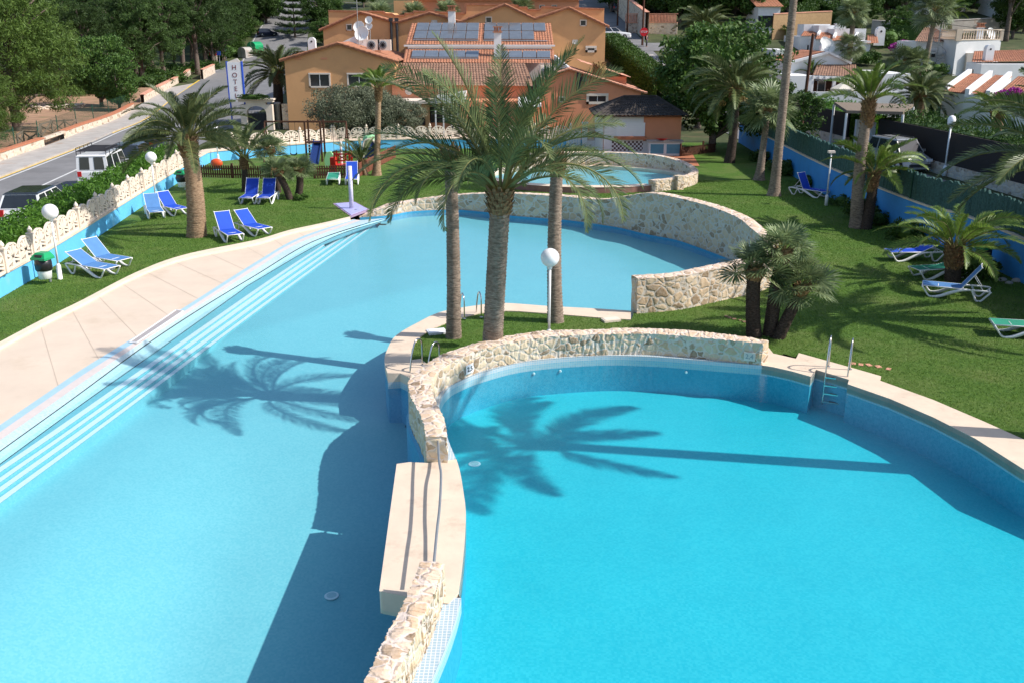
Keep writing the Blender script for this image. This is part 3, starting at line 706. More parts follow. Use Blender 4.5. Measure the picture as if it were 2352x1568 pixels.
# ladders
def ladder(name, p, rz, label, h=.72, steps=3, drop=.75):
    t = thing(name, label, 'pool ladder', p, rz, 'pool ladders')
    for s in (-1, 1):
        m2 = MB(); m2.tube(cr([V(s*.25, .42, 0), V(s*.25, .42, h*.8), V(s*.25, .33, h), V(s*.25, .18, h*1.02), V(s*.25, .05, h*.8), V(s*.25, -.1, .1), V(s*.25, -.2, -drop)], 30), .021, 8); r = m2.build('rail', M['steel'], t, True)
        f = MB(); f.lathe([(.05, 0), (.05, .012), (.03, .02)], 12, (s*.25, .42, 0)); f.build('flange', M['steel'], r)
    for k in range(steps):
        z = -.08-.2*k; y = -.1+.1*(z-.1)/(.85)
        m2 = MB(); m2.box((0, y, z), (.5, .07, .03)); sp = m2.build('step', M['steel'], t)
        g = MB(); g.box((0, y, z+.018), (.2, .06, .006)); g.build('grip', M['dark'], sp)
    return t
def lad(p, th): return p+V(math.sin(th), -math.cos(th), 0)*.42
ladder('pool_ladder', lad((G(1905, 839, .1)+G(1950, 851, .1))/2, -.42), -.42, 'steel ladder with dark treads in the corner recess of the deep pool', .8, 4)
ladder('pool_ladder', lad(G(990, 842, .08), -.5), -.5, 'steel ladder at the island corner beside the low curved wall', .7, 3)
ladder('pool_ladder', lad(G(1086, 731, .08), math.pi+.3), math.pi+.3, 'steel ladder on the far island edge between the palm trunks', .68, 3)
# depth plates
def lettermesh(txt, size):
    cu = bpy.data.curves.new('t', 'FONT'); cu.body = txt; cu.size = size; cu.align_x = 'CENTER'; cu.align_y = 'CENTER'; cu.extrude = .004
    ob = bpy.data.objects.new('t', cu); COL.objects.link(ob); dg = bpy.context.evaluated_depsgraph_get(); me = bpy.data.meshes.new_from_object(ob.evaluated_get(dg))
    bpy.data.objects.remove(ob); return me
def plate(label, i, txt, pm, lm, w=.27, h=.22, zc=.3):
    p = RW[i]; tg = (RW[i+1]-RW[i-1]).normalized(); nn = V(tg.y, -tg.x, 0); ang = math.atan2(-tg.y, -tg.x)
    if nn.y > 0: nn = -nn
    q = V(p.x, p.y, zc)+nn*.05; rz = math.atan2(nn.x, -nn.y)
    m2 = MB(); m2.box((0, .01, 0), (w, .02, h)); o = m2.build('depth_plate', pm, None); o.location = q; o.rotation_euler = (0, 0, rz); tag(o, label, 'depth sign')
    me = lettermesh(txt, h*.75); me.materials.append(lm); l = link('lettering', me, o); l.rotation_euler = (math.pi/2, 0, 0); l.location = (0, -.008, 0)
def nearest(P, q): return min(range(1, len(P)-1), key=lambda i: (V(P[i].x, P[i].y, 0)-V(q.x, q.y, 0)).length)
plate('white depth plate reading 2,5 on the curved low wall', nearest(RW, G(1062, 862, .1)), '2,5', M['signw'], M['dark'])
plate('white depth plate reading 2,4 on the shaded end of the low wall', nearest(RW, G(1722, 836, .1)), '2,4', M['frame'], M['grey'])  # white plate toned cream, shade of the wall end put into its colour
# floor drains and inlets
def drain(label, p, r):
    t = thing('floor_drain', label, 'drain', p); m2 = MB(); m2.lathe([(r, 0), (r, .012), (r*.78, .018)], 24); m2.build('rim', M['nosing'], t)
    m2 = MB(); m2.lathe([(r*.7, .0), (r*.7, .022), (r*.3, .024)], 20); m2.build('grate', M['aqua'], t)
pz = G(757, 1300, -1.2); drain('round drain in the shaded floor of the shallow pool', V(pz.x, pz.y, ZFL(pz.x, pz.y)+.004), .13); drain('round pale drain on the deep pool floor near the footbridge', G(1090, 1065, ZB), .13)
gp = 'water inlets under the rim of the deep pool'
for x, lab in ((1225, 'leftmost of the water inlets under the deep pool rim'), (1300, 'small white water inlet under the rim near the middle of the low wall'), (1580, 'white water inlet under the rim before the shaded wall end')):
    i = nearest(RIMo, G(x, 830, .1)); p = RIMo[i]; m2 = MB(); m2.lathe([(.035, 0), (.035, .03), (.02, .04)], 12); o = m2.build('water_inlet', M['plastic']); o.location = (p.x, p.y, -.24); o.rotation_euler = (math.pi/2, 0, 0); tag(o, lab, 'inlet', gp)
# drain grating on the beach
A, B, C_, D_ = PG([(297, 788), (314, 789), (421, 717), (405, 714)], -.02)
t = thing('deck_grating', 'long white slatted grating set in the beach deck beside the gutter', 'grating', tuple(A)); u = (D_-A); v = (B-A); m2 = MB()
for q0, q1 in ((A, D_), (B, C_), (A, B), (D_, C_)): m2.bar(q0-A+V(0, 0, .03), q1-A+V(0, 0, .03), .04, .02)
m2.build('rim', M['plastic'], t); m2 = MB()
for k in range(64): m2.bar(u*((k+.5)/64)+V(0, 0, .025), u*((k+.5)/64)+v+V(0, 0, .025), .03, .012)
m2.build('slats', M['palepink'], t)
# flat boxes in the grass
for nm, px, py, w, d, m_, lab in (('valve_box', 1003, 764, .5, .4, 'plastic', 'white plastic lid in the grass on the island tip'), ('valve_box', 1403, 737, .5, .3, 'creamw', 'pale concrete lid in the grass beside the end of the tall wall'), ('valve_box', 1524, 691, .34, .2, 'plastic', 'white oval lid lying in the mown grass before the tall wall')):
    m2 = MB(); m2.box((0, 0, .03), (w, d, .06)); m2.box((0, 0, .065), (w*.85, d*.8, .012)); o = m2.build(nm, M[m_]); o.location = G(px, py, .05); o.rotation_euler = (0, 0, .3); tag(o, lab, 'lid')
m2 = MB()
for k in range(7): m2.box((random.uniform(-.06, .06)+k*.1, -k*.13, -.01), (.13*random.uniform(.6, 1.1), .09, .05), random.random()*2)
o = m2.build('stepping_stones', M['roofb']); o.location = G(1670, 727, .06); tag(o, 'short broken line of red pavers sunk in the grass near the leaning fan palms', 'pavers')
m2 = MB(); 
for k in range(5): m2.box((k*.19, -k*.1+random.uniform(-.06, .06), -.01), (.17*random.uniform(.6, 1.1), .16, .05), random.uniform(-1, 1))
o = m2.build('broken_pavers', M['roofp']); o.location = G(1935, 836, .05)+V(.25, .1, .0); tag(o, 'cluster of reddish broken pavers behind the deep pool ladder', 'pavers')
# ---------------------------------------------------------------- hedges and bushes
def hedge_obj(name, label, pts, w, h, m, size=.2, asp=.34, dens=260, z0=0.0, cat='hedge', rough=.16, core=.8, seed=3, round_=.0):
    """leafy hedge along a line: leaves through its skin over an added light-blocking core"""
    rng = np.random.default_rng(seed); P = [Vector(p) for p in pts]; L = sum((P[i+1]-P[i]).length for i in range(len(P)-1)); n = max(6, int(L/.6)); Q = cr(P, n) if len(P) > 2 else [P[0].lerp(P[1], k/(n-1)) for k in range(n)]
    N = int(L*dens*(w+2*h)/3); s = rng.uniform(0, n-1.001, N); i = s.astype(int); f = s-i
    q = np.array([tuple(p) for p in Q]); tg = np.gradient(q, axis=0); tg /= np.linalg.norm(tg[:, :2], axis=1)[:, None]; nr = np.stack([-tg[:, 1], tg[:, 0]], 1)
    base = q[i]*(1-f)[:, None]+q[i+1]*f[:, None]; nn = nr[i]
    u = rng.uniform(0, w+2*h, N); lump = 1+rough*np.sin(s*2.1+rng.normal()*3)*.5+rough*np.sin(s*5.3)*.4
    off = np.where(u < h, -w/2, np.where(u > h+w, w/2, u-h-w/2)); z = np.where(u < h, u, np.where(u > h+w, u-h-w, h))
    if round_: z = z*(1-round_*(np.abs(off)/(w/2))**2*(z > h*.8))
    off = off*lump+rng.normal(0, .05+rough*.25, N); z = np.maximum(.02, z*lump+rng.normal(0, .04+rough*.2, N))
    C = np.stack([base[:, 0]+nn[:, 0]*off, base[:, 1]+nn[:, 1]*off, base[:, 2]+z0+z], 1)
    v, fc = leafquads(C, size, asp, rng, .5); mb = MB(); mb.np(v, fc)
    ww = w*core/2; hh = h*core; A = [V(*(q[k]+np.array([nr[k][0]*ww, nr[k][1]*ww, z0]))) for k in range(n)]; B = [V(*(q[k]-np.array([nr[k][0]*ww, nr[k][1]*ww, -z0]))) for k in range(n)]
    A2 = [p+V(0, 0, hh) for p in A]; B2 = [p+V(0, 0, hh) for p in B]
    mb.strip(A, A2); mb.strip(A2, B2); mb.strip(B2, B)  # inner sheet added to stop light passing through the leaves
    o = mb.build(name, m, fix=False); return tag(o, label, cat)
def bush_mesh(name, m, r, h, n=30, per=70, size=.16, asp=.4, seed=1):
    rng = np.random.default_rng(seed); C = []; R = []
    for i in range(n):
        a = rng.uniform(0, 6.28); rr = r*math.sqrt(rng.uniform(0, 1))*.8; z = h*(.15+.7*rng.uniform(0, 1)*(1-.5*(rr/r)**2)); C.append((rr*math.cos(a), rr*math.sin(a), z)); R.append(r*.33*(.7+.6*rng.uniform()))
    v, f = clumps(rng, C, R, per, size, asp, .3); mb = MB(); mb.np(v, f); mb.sphere((0, 0, h*.4), 1, 10, 6, (r*.55, r*.55, h*.35)); return mb.mesh(name, m, fix=False)
# ---------------------------------------------------------------- left and back boundary: blue wall, ledge, balustrade, hedge
WLv = cr([V(x, y, 0) for x, y in WL], 60); WBv = cr([V(x, y, 0) for x, y in WB], 50)
def boundary(name, label, P, h, m, side, ledge, capm):
    t = thing(name, label, 'garden wall', (0, 0, 0)); n = len(P); Q = offs(P, side*.3); R = offs(P, side*ledge)
    mb = MB(); mb.strip(zset(P, 0), zset(P, h)); mb.strip(zset(Q, h), zset(Q, 0)); mb.quad(zset(P, 0)[0], zset(P, h)[0], zset(Q, h)[0], zset(Q, 0)[0]); mb.build('wall_face', m, t, fix=False)
    lp = offs(P, -side*.04); mb = MB(); mb.strip(zset(lp, h+.07), zset(R, h+.07)); mb.strip(zset(lp, h), zset(lp, h+.07)); mb.strip(zset(R, h+.07), zset(R, 0)); mb.strip(zset(Q, h), zset(lp, h)); mb.build('ledge', capm, t, fix=False); return t
boundary('garden_wall', 'sky blue painted wall with a cream ledge along the left lawn', WLv, .68, M['blue'], 1, 1.0, M['cream'])
boundary('garden_wall', 'sky blue painted wall across the back of the lawn by the playground', WBv, .66, M['blue'], 1, 1.0, M['cream'])
# hotel-side ground behind: balustrade
def arch_panel():
    mb = MB(); y0 = V(0, .09, 0); w = 1.0; sp = .52; r = w/2
    mb.ext([V(0, -.045, 0), V(w, -.045, 0), V(w, -.045, .1), V(0, -.045, .1)], y0)
    out = [V(0, -.045, .1)]+[V(r-r*math.cos(a), -.045, sp+r*math.sin(a)) for a in [math.pi*k/18 for k in range(19)]]+[V(w, -.045, .1)]
    inn = [V(.07, -.045, .1)]+[V(r-(r-.07)*math.cos(a), -.045, sp+(r-.07)*math.sin(a)) for a in [math.pi*k/18 for k in range(19)]]+[V(w-.07, -.045, .1)]
    for i in range(len(out)-1):
        mb.ext([out[i], out[i+1], inn[i+1], inn[i]], y0)
    c = V(.5, -.045, .1)
    mb.ext([V(.4, -.045, .1), V(.6, -.045, .1), V(.57, -.045, .5), V(.43, -.045, .5)], y0)
    for a in (28, 52, 75, 105, 128, 152):
        t = math.radians(a); d = V(math.cos(t), 0, math.sin(t)); s = V(-d.z, 0, d.x); b0 = V(.5, -.045, .42); L = .02
        while True:
            q = b0+d*L; dx = q.x-.5; dz = q.z-sp
            if (dz > 0 and math.hypot(dx, dz) > r-.05) or abs(dx) > r-.05: break
            L += .02
        mb.ext([b0-s*.03, b0+s*.03, b0+d*L*.7+s*.065, b0+d*L+s*.02, b0+d*L-s*.02, b0+d*L*.7-s*.065], y0*.9)
    for sg in (-1, 1):
        for z in (.2, .34):
            mb.ext([V(.5+sg*.08, -.04, z+.08), V(.5+sg*.45, -.04, z-.04), V(.5+sg*.45, -.04, z+.05), V(.5+sg*.08, -.04, z+.16)], y0*.85)
    return mb.mesh('arch_panel', M['creamw'])
def post_mesh():
    mb = MB(); mb.box((0, 0, .46), (.19, .19, .92)); mb.box((0, 0, .95), (.25, .25, .06)); mb.lathe([(.04, .98), (.05, 1.0), (.09, 1.06), (.085, 1.12), (.04, 1.2), (.008, 1.26)], 10); return mb.mesh('post', M['creamw'])
ARCH = arch_panel(); POST = post_mesh()
def balustrade(label, P0, P1, z, first=True):
    d = (P1-P0); L = d.length; n = max(1, round(L/2.2)); bay = L/n; u = d.normalized(); t = thing('balustrade', label, 'balustrade', (P0.x, P0.y, z), math.atan2(u.y, u.x)); s = (bay-.19)/2
    for k in range(n+1): link('post', POST, t, (k*bay, 0, 0)).scale = (.9, .9, .8)
    for k in range(n):
        for j in (0, 1):
            o = link('arch_panel', ARCH, t, (k*bay+.095+j*s, 0, 0)); o.scale = (s, .9, .79)
    return t
b0 = G(-60, 671, .75); b1 = G(430, 374, .75)
balustrade('cream balustrade of pierced palm arches above the left blue wall', b0, b1, .75)
bk = [V(p.x, p.y, .73) for p in offs(WBv, .62)]
balustrade('cream palm-arch balustrade turning the corner by the gate arch', bk[4], bk[17], .73)
balustrade('cream palm-arch balustrade behind the olive tree and swings', bk[17]+V(.15, 0, 0), bk[33], .73)
balustrade('cream palm-arch balustrade below the restaurant terrace', bk[33]+V(.15, 0, 0), bk[47], .73)
hl = [G(-60, 671, .75)+V(-1.25, 0, 0), G(200, 512, .75)+V(-1.25, 0, 0), G(430, 374, .75)+V(-1.15, 1.5, 0)]
hedge_obj('oleander_hedge', 'bright green oleander hedge between the white balustrade and the road', [V(p.x, p.y, 0) for p in hl], 1.15, 1.5, M['hedge'], .17, .3, 900, cat='hedge', rough=.1)
# right boundary
WRv = cr([V(x, y, 0) for x, y in WR], 80)
def wr_top(y): return 1.45
t = thing('garden_wall', 'deep blue shaded wall with green brushwood screen along the right lawn', 'garden wall', (0, 0, 0))
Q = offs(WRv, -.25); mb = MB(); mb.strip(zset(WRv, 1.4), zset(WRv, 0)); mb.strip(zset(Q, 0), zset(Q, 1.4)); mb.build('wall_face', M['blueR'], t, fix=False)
lp = offs(WRv, .03); mb = MB(); mb.strip(zset(offs(Q, -.03), 1.46), zset(lp, 1.46)); mb.strip(zset(lp, 1.46), zset(lp, 1.4)); mb.build('capping', M['cream'], t, fix=False)
c1 = offs(WRv, -.1); c2 = offs(WRv, -.16); rng = random.Random(4); mb = MB()
A = cr(c1, 900); B = cr(c2, 900); jt = [rng.uniform(-.08, .06) for _ in A]; jo = [V(rng.uniform(-.035, .035), 0, 0) for _ in A]
top = [V(p.x, p.y, 2.5+j)+k for p, j, k in zip(A, jt, jo)]; mb.strip(top, [V(p.x, p.y, 1.46)+k for p, k in zip(A, jo)]); mb.strip([V(p.x, p.y, 1.46) for p in B], [V(p.x, p.y, 2.5+j) for p, j in zip(B, jt)]); mb.strip([V(p.x, p.y, 2.5+j) for p, j in zip(B, jt)], top)
mb.build('brushwood_screen', M['reedg'], t, fix=False)
for k in range(8):
    p = c1[int(4+k*10)]; m2 = MB(); m2.tube([V(p.x-.06, p.y, 1.44), V(p.x-.06, p.y, 2.62)], .03, 6); m2.build('post', M['greenmesh'], t)
# shrubs under the right wall
B1 = bush_mesh('foliage', M['leaf'], .8, 1.1, 26, 60, .15, .45, 5); B2 = bush_mesh('foliage', M['leaf'], .65, .8, 22, 60, .13, .45, 6)
sh = [(1776, 395, 1.0), (1800, 405, .9), (1850, 400, 1.15), (1885, 432, .7), (1820, 372, 1.1), (2020, 505, 1.1), (2075, 520, 1.0), (2120, 555, .9), (2290, 625, 1.0), (2330, 640, .9), (1955, 475, .8)]
for i, (x, y, s) in enumerate(sh):
    p = G(x, y); p.x = min(p.x+.2, 15.3+.02*max(0, 40-p.y)); o = link('shrub', B1 if i % 2 else B2); o.location = (p.x, p.y, 0); o.scale = (s, s, s); o.rotation_euler = (0, 0, i*1.3); tag(o, 'dark green shrub in the shade at the foot of the right blue wall', 'shrub', 'shrubs at the foot of the right blue wall')
for i, (x, y) in enumerate(((2225, 640), (2245, 648), (2262, 655), (2280, 650))):
    m2 = MB(); m2.sphere((0, 0, .06), .11+.04*(i % 2), 9, 6, (1.2, 1, .7)); o = m2.build('boulder', M['pave'], None, True); o.location = G(x+55, y); tag(o, 'pale rounded rock lying by the right blue wall', 'rock', 'rocks by the right blue wall')
# ---------------------------------------------------------------- lamps, bins, shower
def globe_lamp(label, p, h, r=.24, grp='globe lamps of the pool garden'):
    t = thing('globe_lamp', label, 'garden lamp', p, 0, grp)
    m2 = MB(); m2.lathe([(.1, 0), (.1, .02), (.078, .03), (.075, .5), (.06, .55), (.036, .58)], 14); m2.build('base_collar', M['plastic'], t, True)
    m2 = MB(); m2.tube([V(0, 0, .56), V(0, 0, h-r*.9)], .034, 10); m2.lathe([(.05, h-r-.06), (.075, h-r+.02)], 12); m2.build('pole', M['plastic'], t, True)
    m2 = MB(); m2.sphere((0, 0, h), r, 20, 14); m2.build('globe', M['globe'], t, True); return t
p = G(139, 645); globe_lamp('white globe lamp beside the bin and the faded loungers', p, Zat(p.y, 487), .255)
p = G(360, 477); globe_lamp('white globe lamp behind the loungers next to the left palm', p, Zat(p.y, 362), .255)
p = V(.95, 23.4, .05); globe_lamp('white globe lamp standing on the grass island among the palm trunks', p, Zat(p.y, 592)-.05, .235)
p = G(502, 376); globe_lamp('white globe lamp on the playground lawn by the picket fence', p, Zat(p.y, 297), .2)
t = thing('flat_lamp', 'slim white lamp post with a flat square head on the right lawn', 'garden lamp', G(1897, 475), 0)
m2 = MB(); m2.box((0, 0, .02), (.3, .3, .04)); m2.lathe([(.075, 0), (.075, .5), (.035, .56)], 12); m2.build('base_collar', M['plastic'], t, True); hz = Zat(t.location.y, 352)
m2 = MB(); m2.tube([V(0, 0, .55), V(0, 0, hz)], .034, 10); m2.build('pole', M['plastic'], t, True); m2 = MB(); m2.box((0, 0, hz+.05), (.3, .22, .1)); m2.build('lamp_head', M['frame'], t)
def bin_(label, p, rz, s=1.0):
    t = thing('litter_bin', label, 'litter bin', p, rz, 'litter bins on the lawn'); t.scale = (s, s, s)
    m2 = MB(); m2.tube([V(0, .2, 0), V(0, .2, .75)], .04, 8); m2.build('post', M['grey'], t)
    m2 = MB(); m2.lathe([(.17, .22), (.2, .24), (.225, .5), (.23, .86)], 16); m2.build('bucket', M['plastic'], t, True)
    m2 = MB(); rg = random.Random(2); pr = [(.245, .5), (.265, .55), (.26, .7), (.25, .88)]; m2.lathe(pr, 18); m2.sphere((-.2, 0, .66), .12, 10, 8, (1, 1.1, 1.2)); m2.build('bag', M['black'], t, True)
    m2 = MB(); out = [(-.27, -.24), (.27, -.24), (.27, .24), (-.27, .24)]
    a = [V(x, y, .86) for x, y in out]; b = [V(x, y, .93) for x, y in out]; c = [V(x*.62, y*.62+.04, 1.08) for x, y in out]
    for lo, hi in ((a, b), (b, c)): m2.add(lo+hi, [(i, (i+1) % 4, 4+(i+1) % 4, 4+i) for i in range(4)])
    m2.add(c, [(0, 1, 2, 3)]); m2.add(a, [(3, 2, 1, 0)]); ld = m2.build('lid', M['green'], t)
    m2 = MB(); m2.box((.02, -.2, 1.0), (.26, .05, .08)); sl_ = m2.build('slot', M['dark'], ld); return t
bin_('green lidded bin with a black bag at the left blue wall', G(107, 655), -.25); bin_('green lidded bin half hidden behind the left palm trunk', G(420, 440), -.2); bin_('green lidded bin in the shade behind the bushy palm', G(2252, 628), .3)
# shower
t = thing('shower_column', 'lilac tiled shower column on its mosaic pad', 'shower', G(808, 483)); m2 = MB(); hh = Zat(t.location.y, 382); m2.tube([V(0, 0, .08), V(0, 0, hh*.5), V(0, 0, hh)], .1, 14); cpl = m2.build('column', M['lilac'], t, True)
for k in range(3): m2 = MB(); m2.tube([V(0, -.09, hh*(.93-.0*k)-.02*k), V(0, -.2, hh*.9)], .015, 6); 
m2.build('shower_head', M['steel'], t); pad = [p-t.location for p in PG([(764, 471), (815, 467), (849, 485), (806, 501)], 0)]
m2 = MB(); m2.prism([(p.x, p.y) for p in pad], 0, .07); pd = m2.build('pad_border', M['violetd'], t); ce = sum(pad, V(0, 0, 0))/4
m2 = MB(); m2.prism([(ce.x+(p.x-ce.x)*.86, ce.y+(p.y-ce.y)*.86) for p in pad], .07, .09); m2.build('pad', M['violet'], t)
m2 = MB(); m2.lathe([(.07, .09), (.07, .1)], 12, (.25, -.35, 0)); m2.build('drain', M['grey'], t)
# ---------------------------------------------------------------- sun loungers
def sidebar(s):
    mb = MB(); y = s*.315
    arc = cr([V(.955, y, .33), V(.86, y, .2), V(.73, y, .035), V(.6, y, .02), V(.42, y, .06), V(.12, y, .2), V(-.16, y, .3), V(-.42, y, .33)], 26)
    rr = [.026+.03*math.sin(math.pi*min(1, max(0, (i-5)/20))) for i in range(26)]; mb.tube(arc, rr, 7)
    mb.tube(cr([V(-.42, y, .33), V(-.7, y, .335), V(-.93, y, .33), V(-.96, y, .3), V(-.82, y, .13), V(-.72, y, .02), V(-.6, y, .02), V(-.55, y, .1), V(-.46, y, .31)], 26), .03, 7)
    mb.tube([V(.95, y*.97, .34), V(-.4, y*.97, .34)], .018, 6); return mb
SB = [sidebar(-1).mesh('side_frame', M['plastic'], True), sidebar(1).mesh('side_frame', M['plastic'], True)]
CB = [MB().tube([V(x, -.315, z), V(x, .315, z)], .016, 6).mesh('cross_bar', M['plastic'], True) for x, z in ((.95, .34), (-.94, .33), (-.2, .33), (.5, .325))]
def seatmesh(fab):
    mb = MB(); n = 10
    A = []; B = []
    for k in range(n+1): x = -.16+1.12*k/n; A.append([V(x, y, .355-.025*(1-(y/.3)**2)*(math.sin(math.pi*k/n)**.5)) for y in (-.3, -.15, 0, .15, .3)])
    for k in range(n):
        for j in range(4): mb.quad(A[k][j], A[k+1][j], A[k+1][j+1], A[k][j+1])
        for j in range(4): mb.quad(A[k][j+1]-V(0, 0, .02), A[k+1][j+1]-V(0, 0, .02), A[k+1][j]-V(0, 0, .02), A[k][j]-V(0, 0, .02))
    for j in (0, 4): mb.strip([A[k][j] for k in range(n+1)], [A[k][j]-V(0, 0, .02) for k in range(n+1)])
    return mb.mesh('seat', fab, fix=False)
def backmesh(fab):
    mb = MB(); mb.box((-.41, 0, 0), (.82, .6, .02)); mb.k = 1
    for s in (-1, 1): mb.tube([V(0, s*.3, 0), V(-.83, s*.3, 0)], .014, 6); mb.sphere((-.83, s*.3, 0), .026, 8, 6)
    mb.tube([V(-.82, -.3, 0), V(-.82, .3, 0)], .014, 6); return mb.mesh('backrest', [fab, M['plastic']])
SEAT = {k: seatmesh(M[k]) for k in ('fabB', 'fabL', 'fabN', 'fabG')}; BACK = {k: backmesh(M[k]) for k in ('fabB', 'fabL', 'fabN', 'fabG')}
def lounger(label, fab, cpx, a, b, back):
    d = G(*b)-G(*a); t = thing('sun_lounger', label, 'sun lounger', G(cpx[0], cpx[1], .05), math.atan2(d.y, d.x), 'sun loungers set out on the lawn')
    for m_ in SB: link('side_frame', m_, t)
    [link('cross_bar', m_, t) for m_ in CB]; link('seat', SEAT[fab], t); bk_ = link('backrest', BACK[fab], t, (-.16, 0, .355)); bk_.rotation_euler = (0, math.radians(back), 0)
    if back > 5:
        x = -.16-.5*math.cos(math.radians(back)); z = .355+.5*math.sin(math.radians(back))
        for s in (-1, 1): MB().tube([V(x, s*.22, z), V(-.75, s*.22, .34)], .012, 5).build('back_stay', M['plastic'], t)
for args in (('faded blue lounger nearest the left bin and lamp', 'fabL', (216, 630), (171, 632), (228, 642), 26), ('faded blue lounger with higher back, behind the one by the bin', 'fabL', (246, 611), (200, 612), (257, 622), 42),
    ('faded blue lounger facing the pool beside the left globe lamp', 'fabL', (356, 497), (348, 485), (366, 509), 40), ('royal blue lounger left of the thick palm trunk', 'fabB', (397, 491), (372, 484), (420, 496), 42),
    ('royal blue lounger at the deck edge right of the thick palm', 'fabB', (526, 549), (505, 537), (542, 559), 50), ('royal blue lounger lying second from the thick palm by the deck', 'fabB', (581, 536), (550, 529), (605, 544), 38),
    ('deep blue lounger left of the pair before the small fan palms', 'fabN', (577, 464), (592, 455), (567, 472), 55), ('deep blue lounger touching the small fan palm clump', 'fabN', (616, 464), (632, 455), (609, 472), 55),
    ('flat green lounger before the red playhouse', 'fabG', (766, 421), (770, 413), (765, 429), 4), ('royal blue lounger behind the lilac shower column', 'fabB', (809, 421), (812, 412), (807, 429), 60),
    ('royal blue lounger with upright back under the tall palm trunk', 'fabB', (1857, 450), (1822, 447), (1880, 456), 62), ('royal blue lounger on the sunny grass before the bushy palm', 'fabB', (2097, 597), (2145, 599), (2045, 600), 26),
    ('green lounger partly hidden by the bushy palm trunk', 'fabG', (2155, 636), (2210, 633), (2100, 640), 12), ('faded blue lounger with steep back in front of the bushy palm', 'fabL', (2192, 682), (2240, 690), (2140, 680), 55),
    ('green lounger cut by the right picture edge', 'fabG', (2362, 772), (2400, 781), (2310, 775), 12)): lounger(*args)
# ---------------------------------------------------------------- palms
def palm(name, label, foot, heart, r0, r1, crown, tm='trunk', boots=None, group=None, flare=1.25, seed=0, bend=(0, 0), rz=0.0, cs=1.0, fruit=0, ring=.09):
    foot = Vector(foot); heart = Vector(heart); t = thing(name, label, 'palm tree', tuple(foot), 0, group); d = heart-foot
    pts = [V(0, 0, 0), d*.33+V(bend[0], bend[1], 0), d*.66+V(bend[0], bend[1], 0), d]
    trunk_mb(pts, r0, r1, ring, flare, seed=seed).build('trunk', M[tm], t, True)
    if boots:
        h = boots; dn = d.normalized(); b = boots_mb(d-dn*h, dn, r1*1.02, r1*1.15, h+.05, int(40+60*h), seed, size=.16+.3*r1); b.build('leaf_bases', M['fiber'], t)
    if crown is not None:
        c = link('crown', crown, t, tuple(d)); c.rotation_euler = (0, 0, rz); c.scale = (cs, cs, cs)
    if fruit:
        m2 = MB(); rg = np.random.default_rng(seed+5); C = [(rg.uniform(-.9, .9), rg.uniform(-1, -.2), rg.uniform(-.9, -.1)) for _ in range(fruit)]; v, f = clumps(rg, C, [.28]*fruit, 120, .1, .25); m2.np(v, f); m2.build('fruit_stalks', M['dry'], t, fix=False).location = tuple(d)
    return t
R_ = math.radians; rgs = np.random.default_rng(77)
DS = crown_mesh('crown', [M['frond'], M['rachis']], auto_fronds(19, 3.2, rgs, -.1, 1.4, .15, (.8, 1.5)), 60, .66, .06, 37)
bigf = [(170, 80, 3.9, .55), (18, 72, 4.0, .5), (90, 80, 3.6, .6), (-95, 80, 3.2, .9), (165, 62, 4.3, 1.05), (200, 56, 3.7, 1.7), (172, 44, 4.1, 1.0), (187, 42, 4.3, 1.6), (203, 42, 4.5, 2.25), (150, 32, 3.8, 1.7), (236, 45, 3.5, 2.75), (215, 50, 3.2, 2.3),
        (8, 55, 3.9, 1.2), (-8, 55, 4.2, 1.75), (0, 42, 4.3, 1.8), (-22, 42, 4.3, 2.3), (-42, 42, 3.9, 2.5), (32, 42, 3.9, 1.5), (60, 56, 3.6, 1.2), (122, 56, 3.6, 1.2), (-68, 62, 3.5, 1.8), (-112, 56, 3.3, 2.1), (78, 30, 3.6, 1.6), (140, 66, 3.8, .9), (-20, 78, 3.7, .7), (220, 74, 3.6, .9), (45, 72, 3.6, .7), (185, 30, 3.6, 2.0), (12, 28, 3.6, 2.1), (108, 34, 3.6, 1.7), (-60, 74, 3.3, 1.0), (5, 66, 4.0, .9), (178, 68, 4.0, .9), (195, 36, 4.0, 1.9)]
BIG = crown_mesh('crown', [M['frond'], M['rachis']], [(V(.1*math.cos(R_(a)), .1*math.sin(R_(a)), .1*e/80), R_(a), R_(e), L*(.84 if e < 60 else .95), d) for a, e, L, d in bigf], 76, .5, .032, 11)
palm('date_palm', 'big feathery palm on the island with the only full crown of its three trunks', (-.515, 22.85, 0), XZ(1150, 446, 21.65), .245, .225, BIG, 'trunk', .55, None, 1.15, 1)
p2 = G(1042, 778); palm('headless_palm', 'bare topped palm trunk left of the big island palm', p2, (-1.55, 24.2, Zat(24.2, 352)), .195, .15, None, 'trunk', .45, 'bare palm trunks on the island', 1.15, 2, (.03, 0))
p3 = G(1276, 742); palm('headless_palm', 'bare topped palm trunk right of the big island palm behind the globe lamp', p3, (1.22, 26, Zat(26, 366)), .215, .165, None, 'trunk', .45, 'bare palm trunks on the island', 1.15, 3, (-.05, 0))
for q, lab in ((1, 'a'), (2, 'b')): pass
rg = np.random.default_rng(21)
DA = crown_mesh('crown', [M['frond'], M['rachis']], auto_fronds(40, 3.5, rg, -.2, 1.45, .16, (.9, 1.6)), 70, .5, .05, 31)
DB = crown_mesh('crown', [M['frond'], M['rachis']], auto_fronds(52, 3.3, rg, -.5, 1.4, .16, (.9, 1.7)), 64, .5, .052, 32)
DC = crown_mesh('crown', [M['frondy'], M['rachis']], auto_fronds(22, 2.5, rg, .3, 1.45, .09, (.6, 1.3)), 54, .52, .05, 33)
DD = crown_mesh('crown', [M['frondy'], M['rachis']], auto_fronds(26, 2.4, rg, -.1, 1.4, .1, (.8, 1.5)), 56, .5, .05, 34)
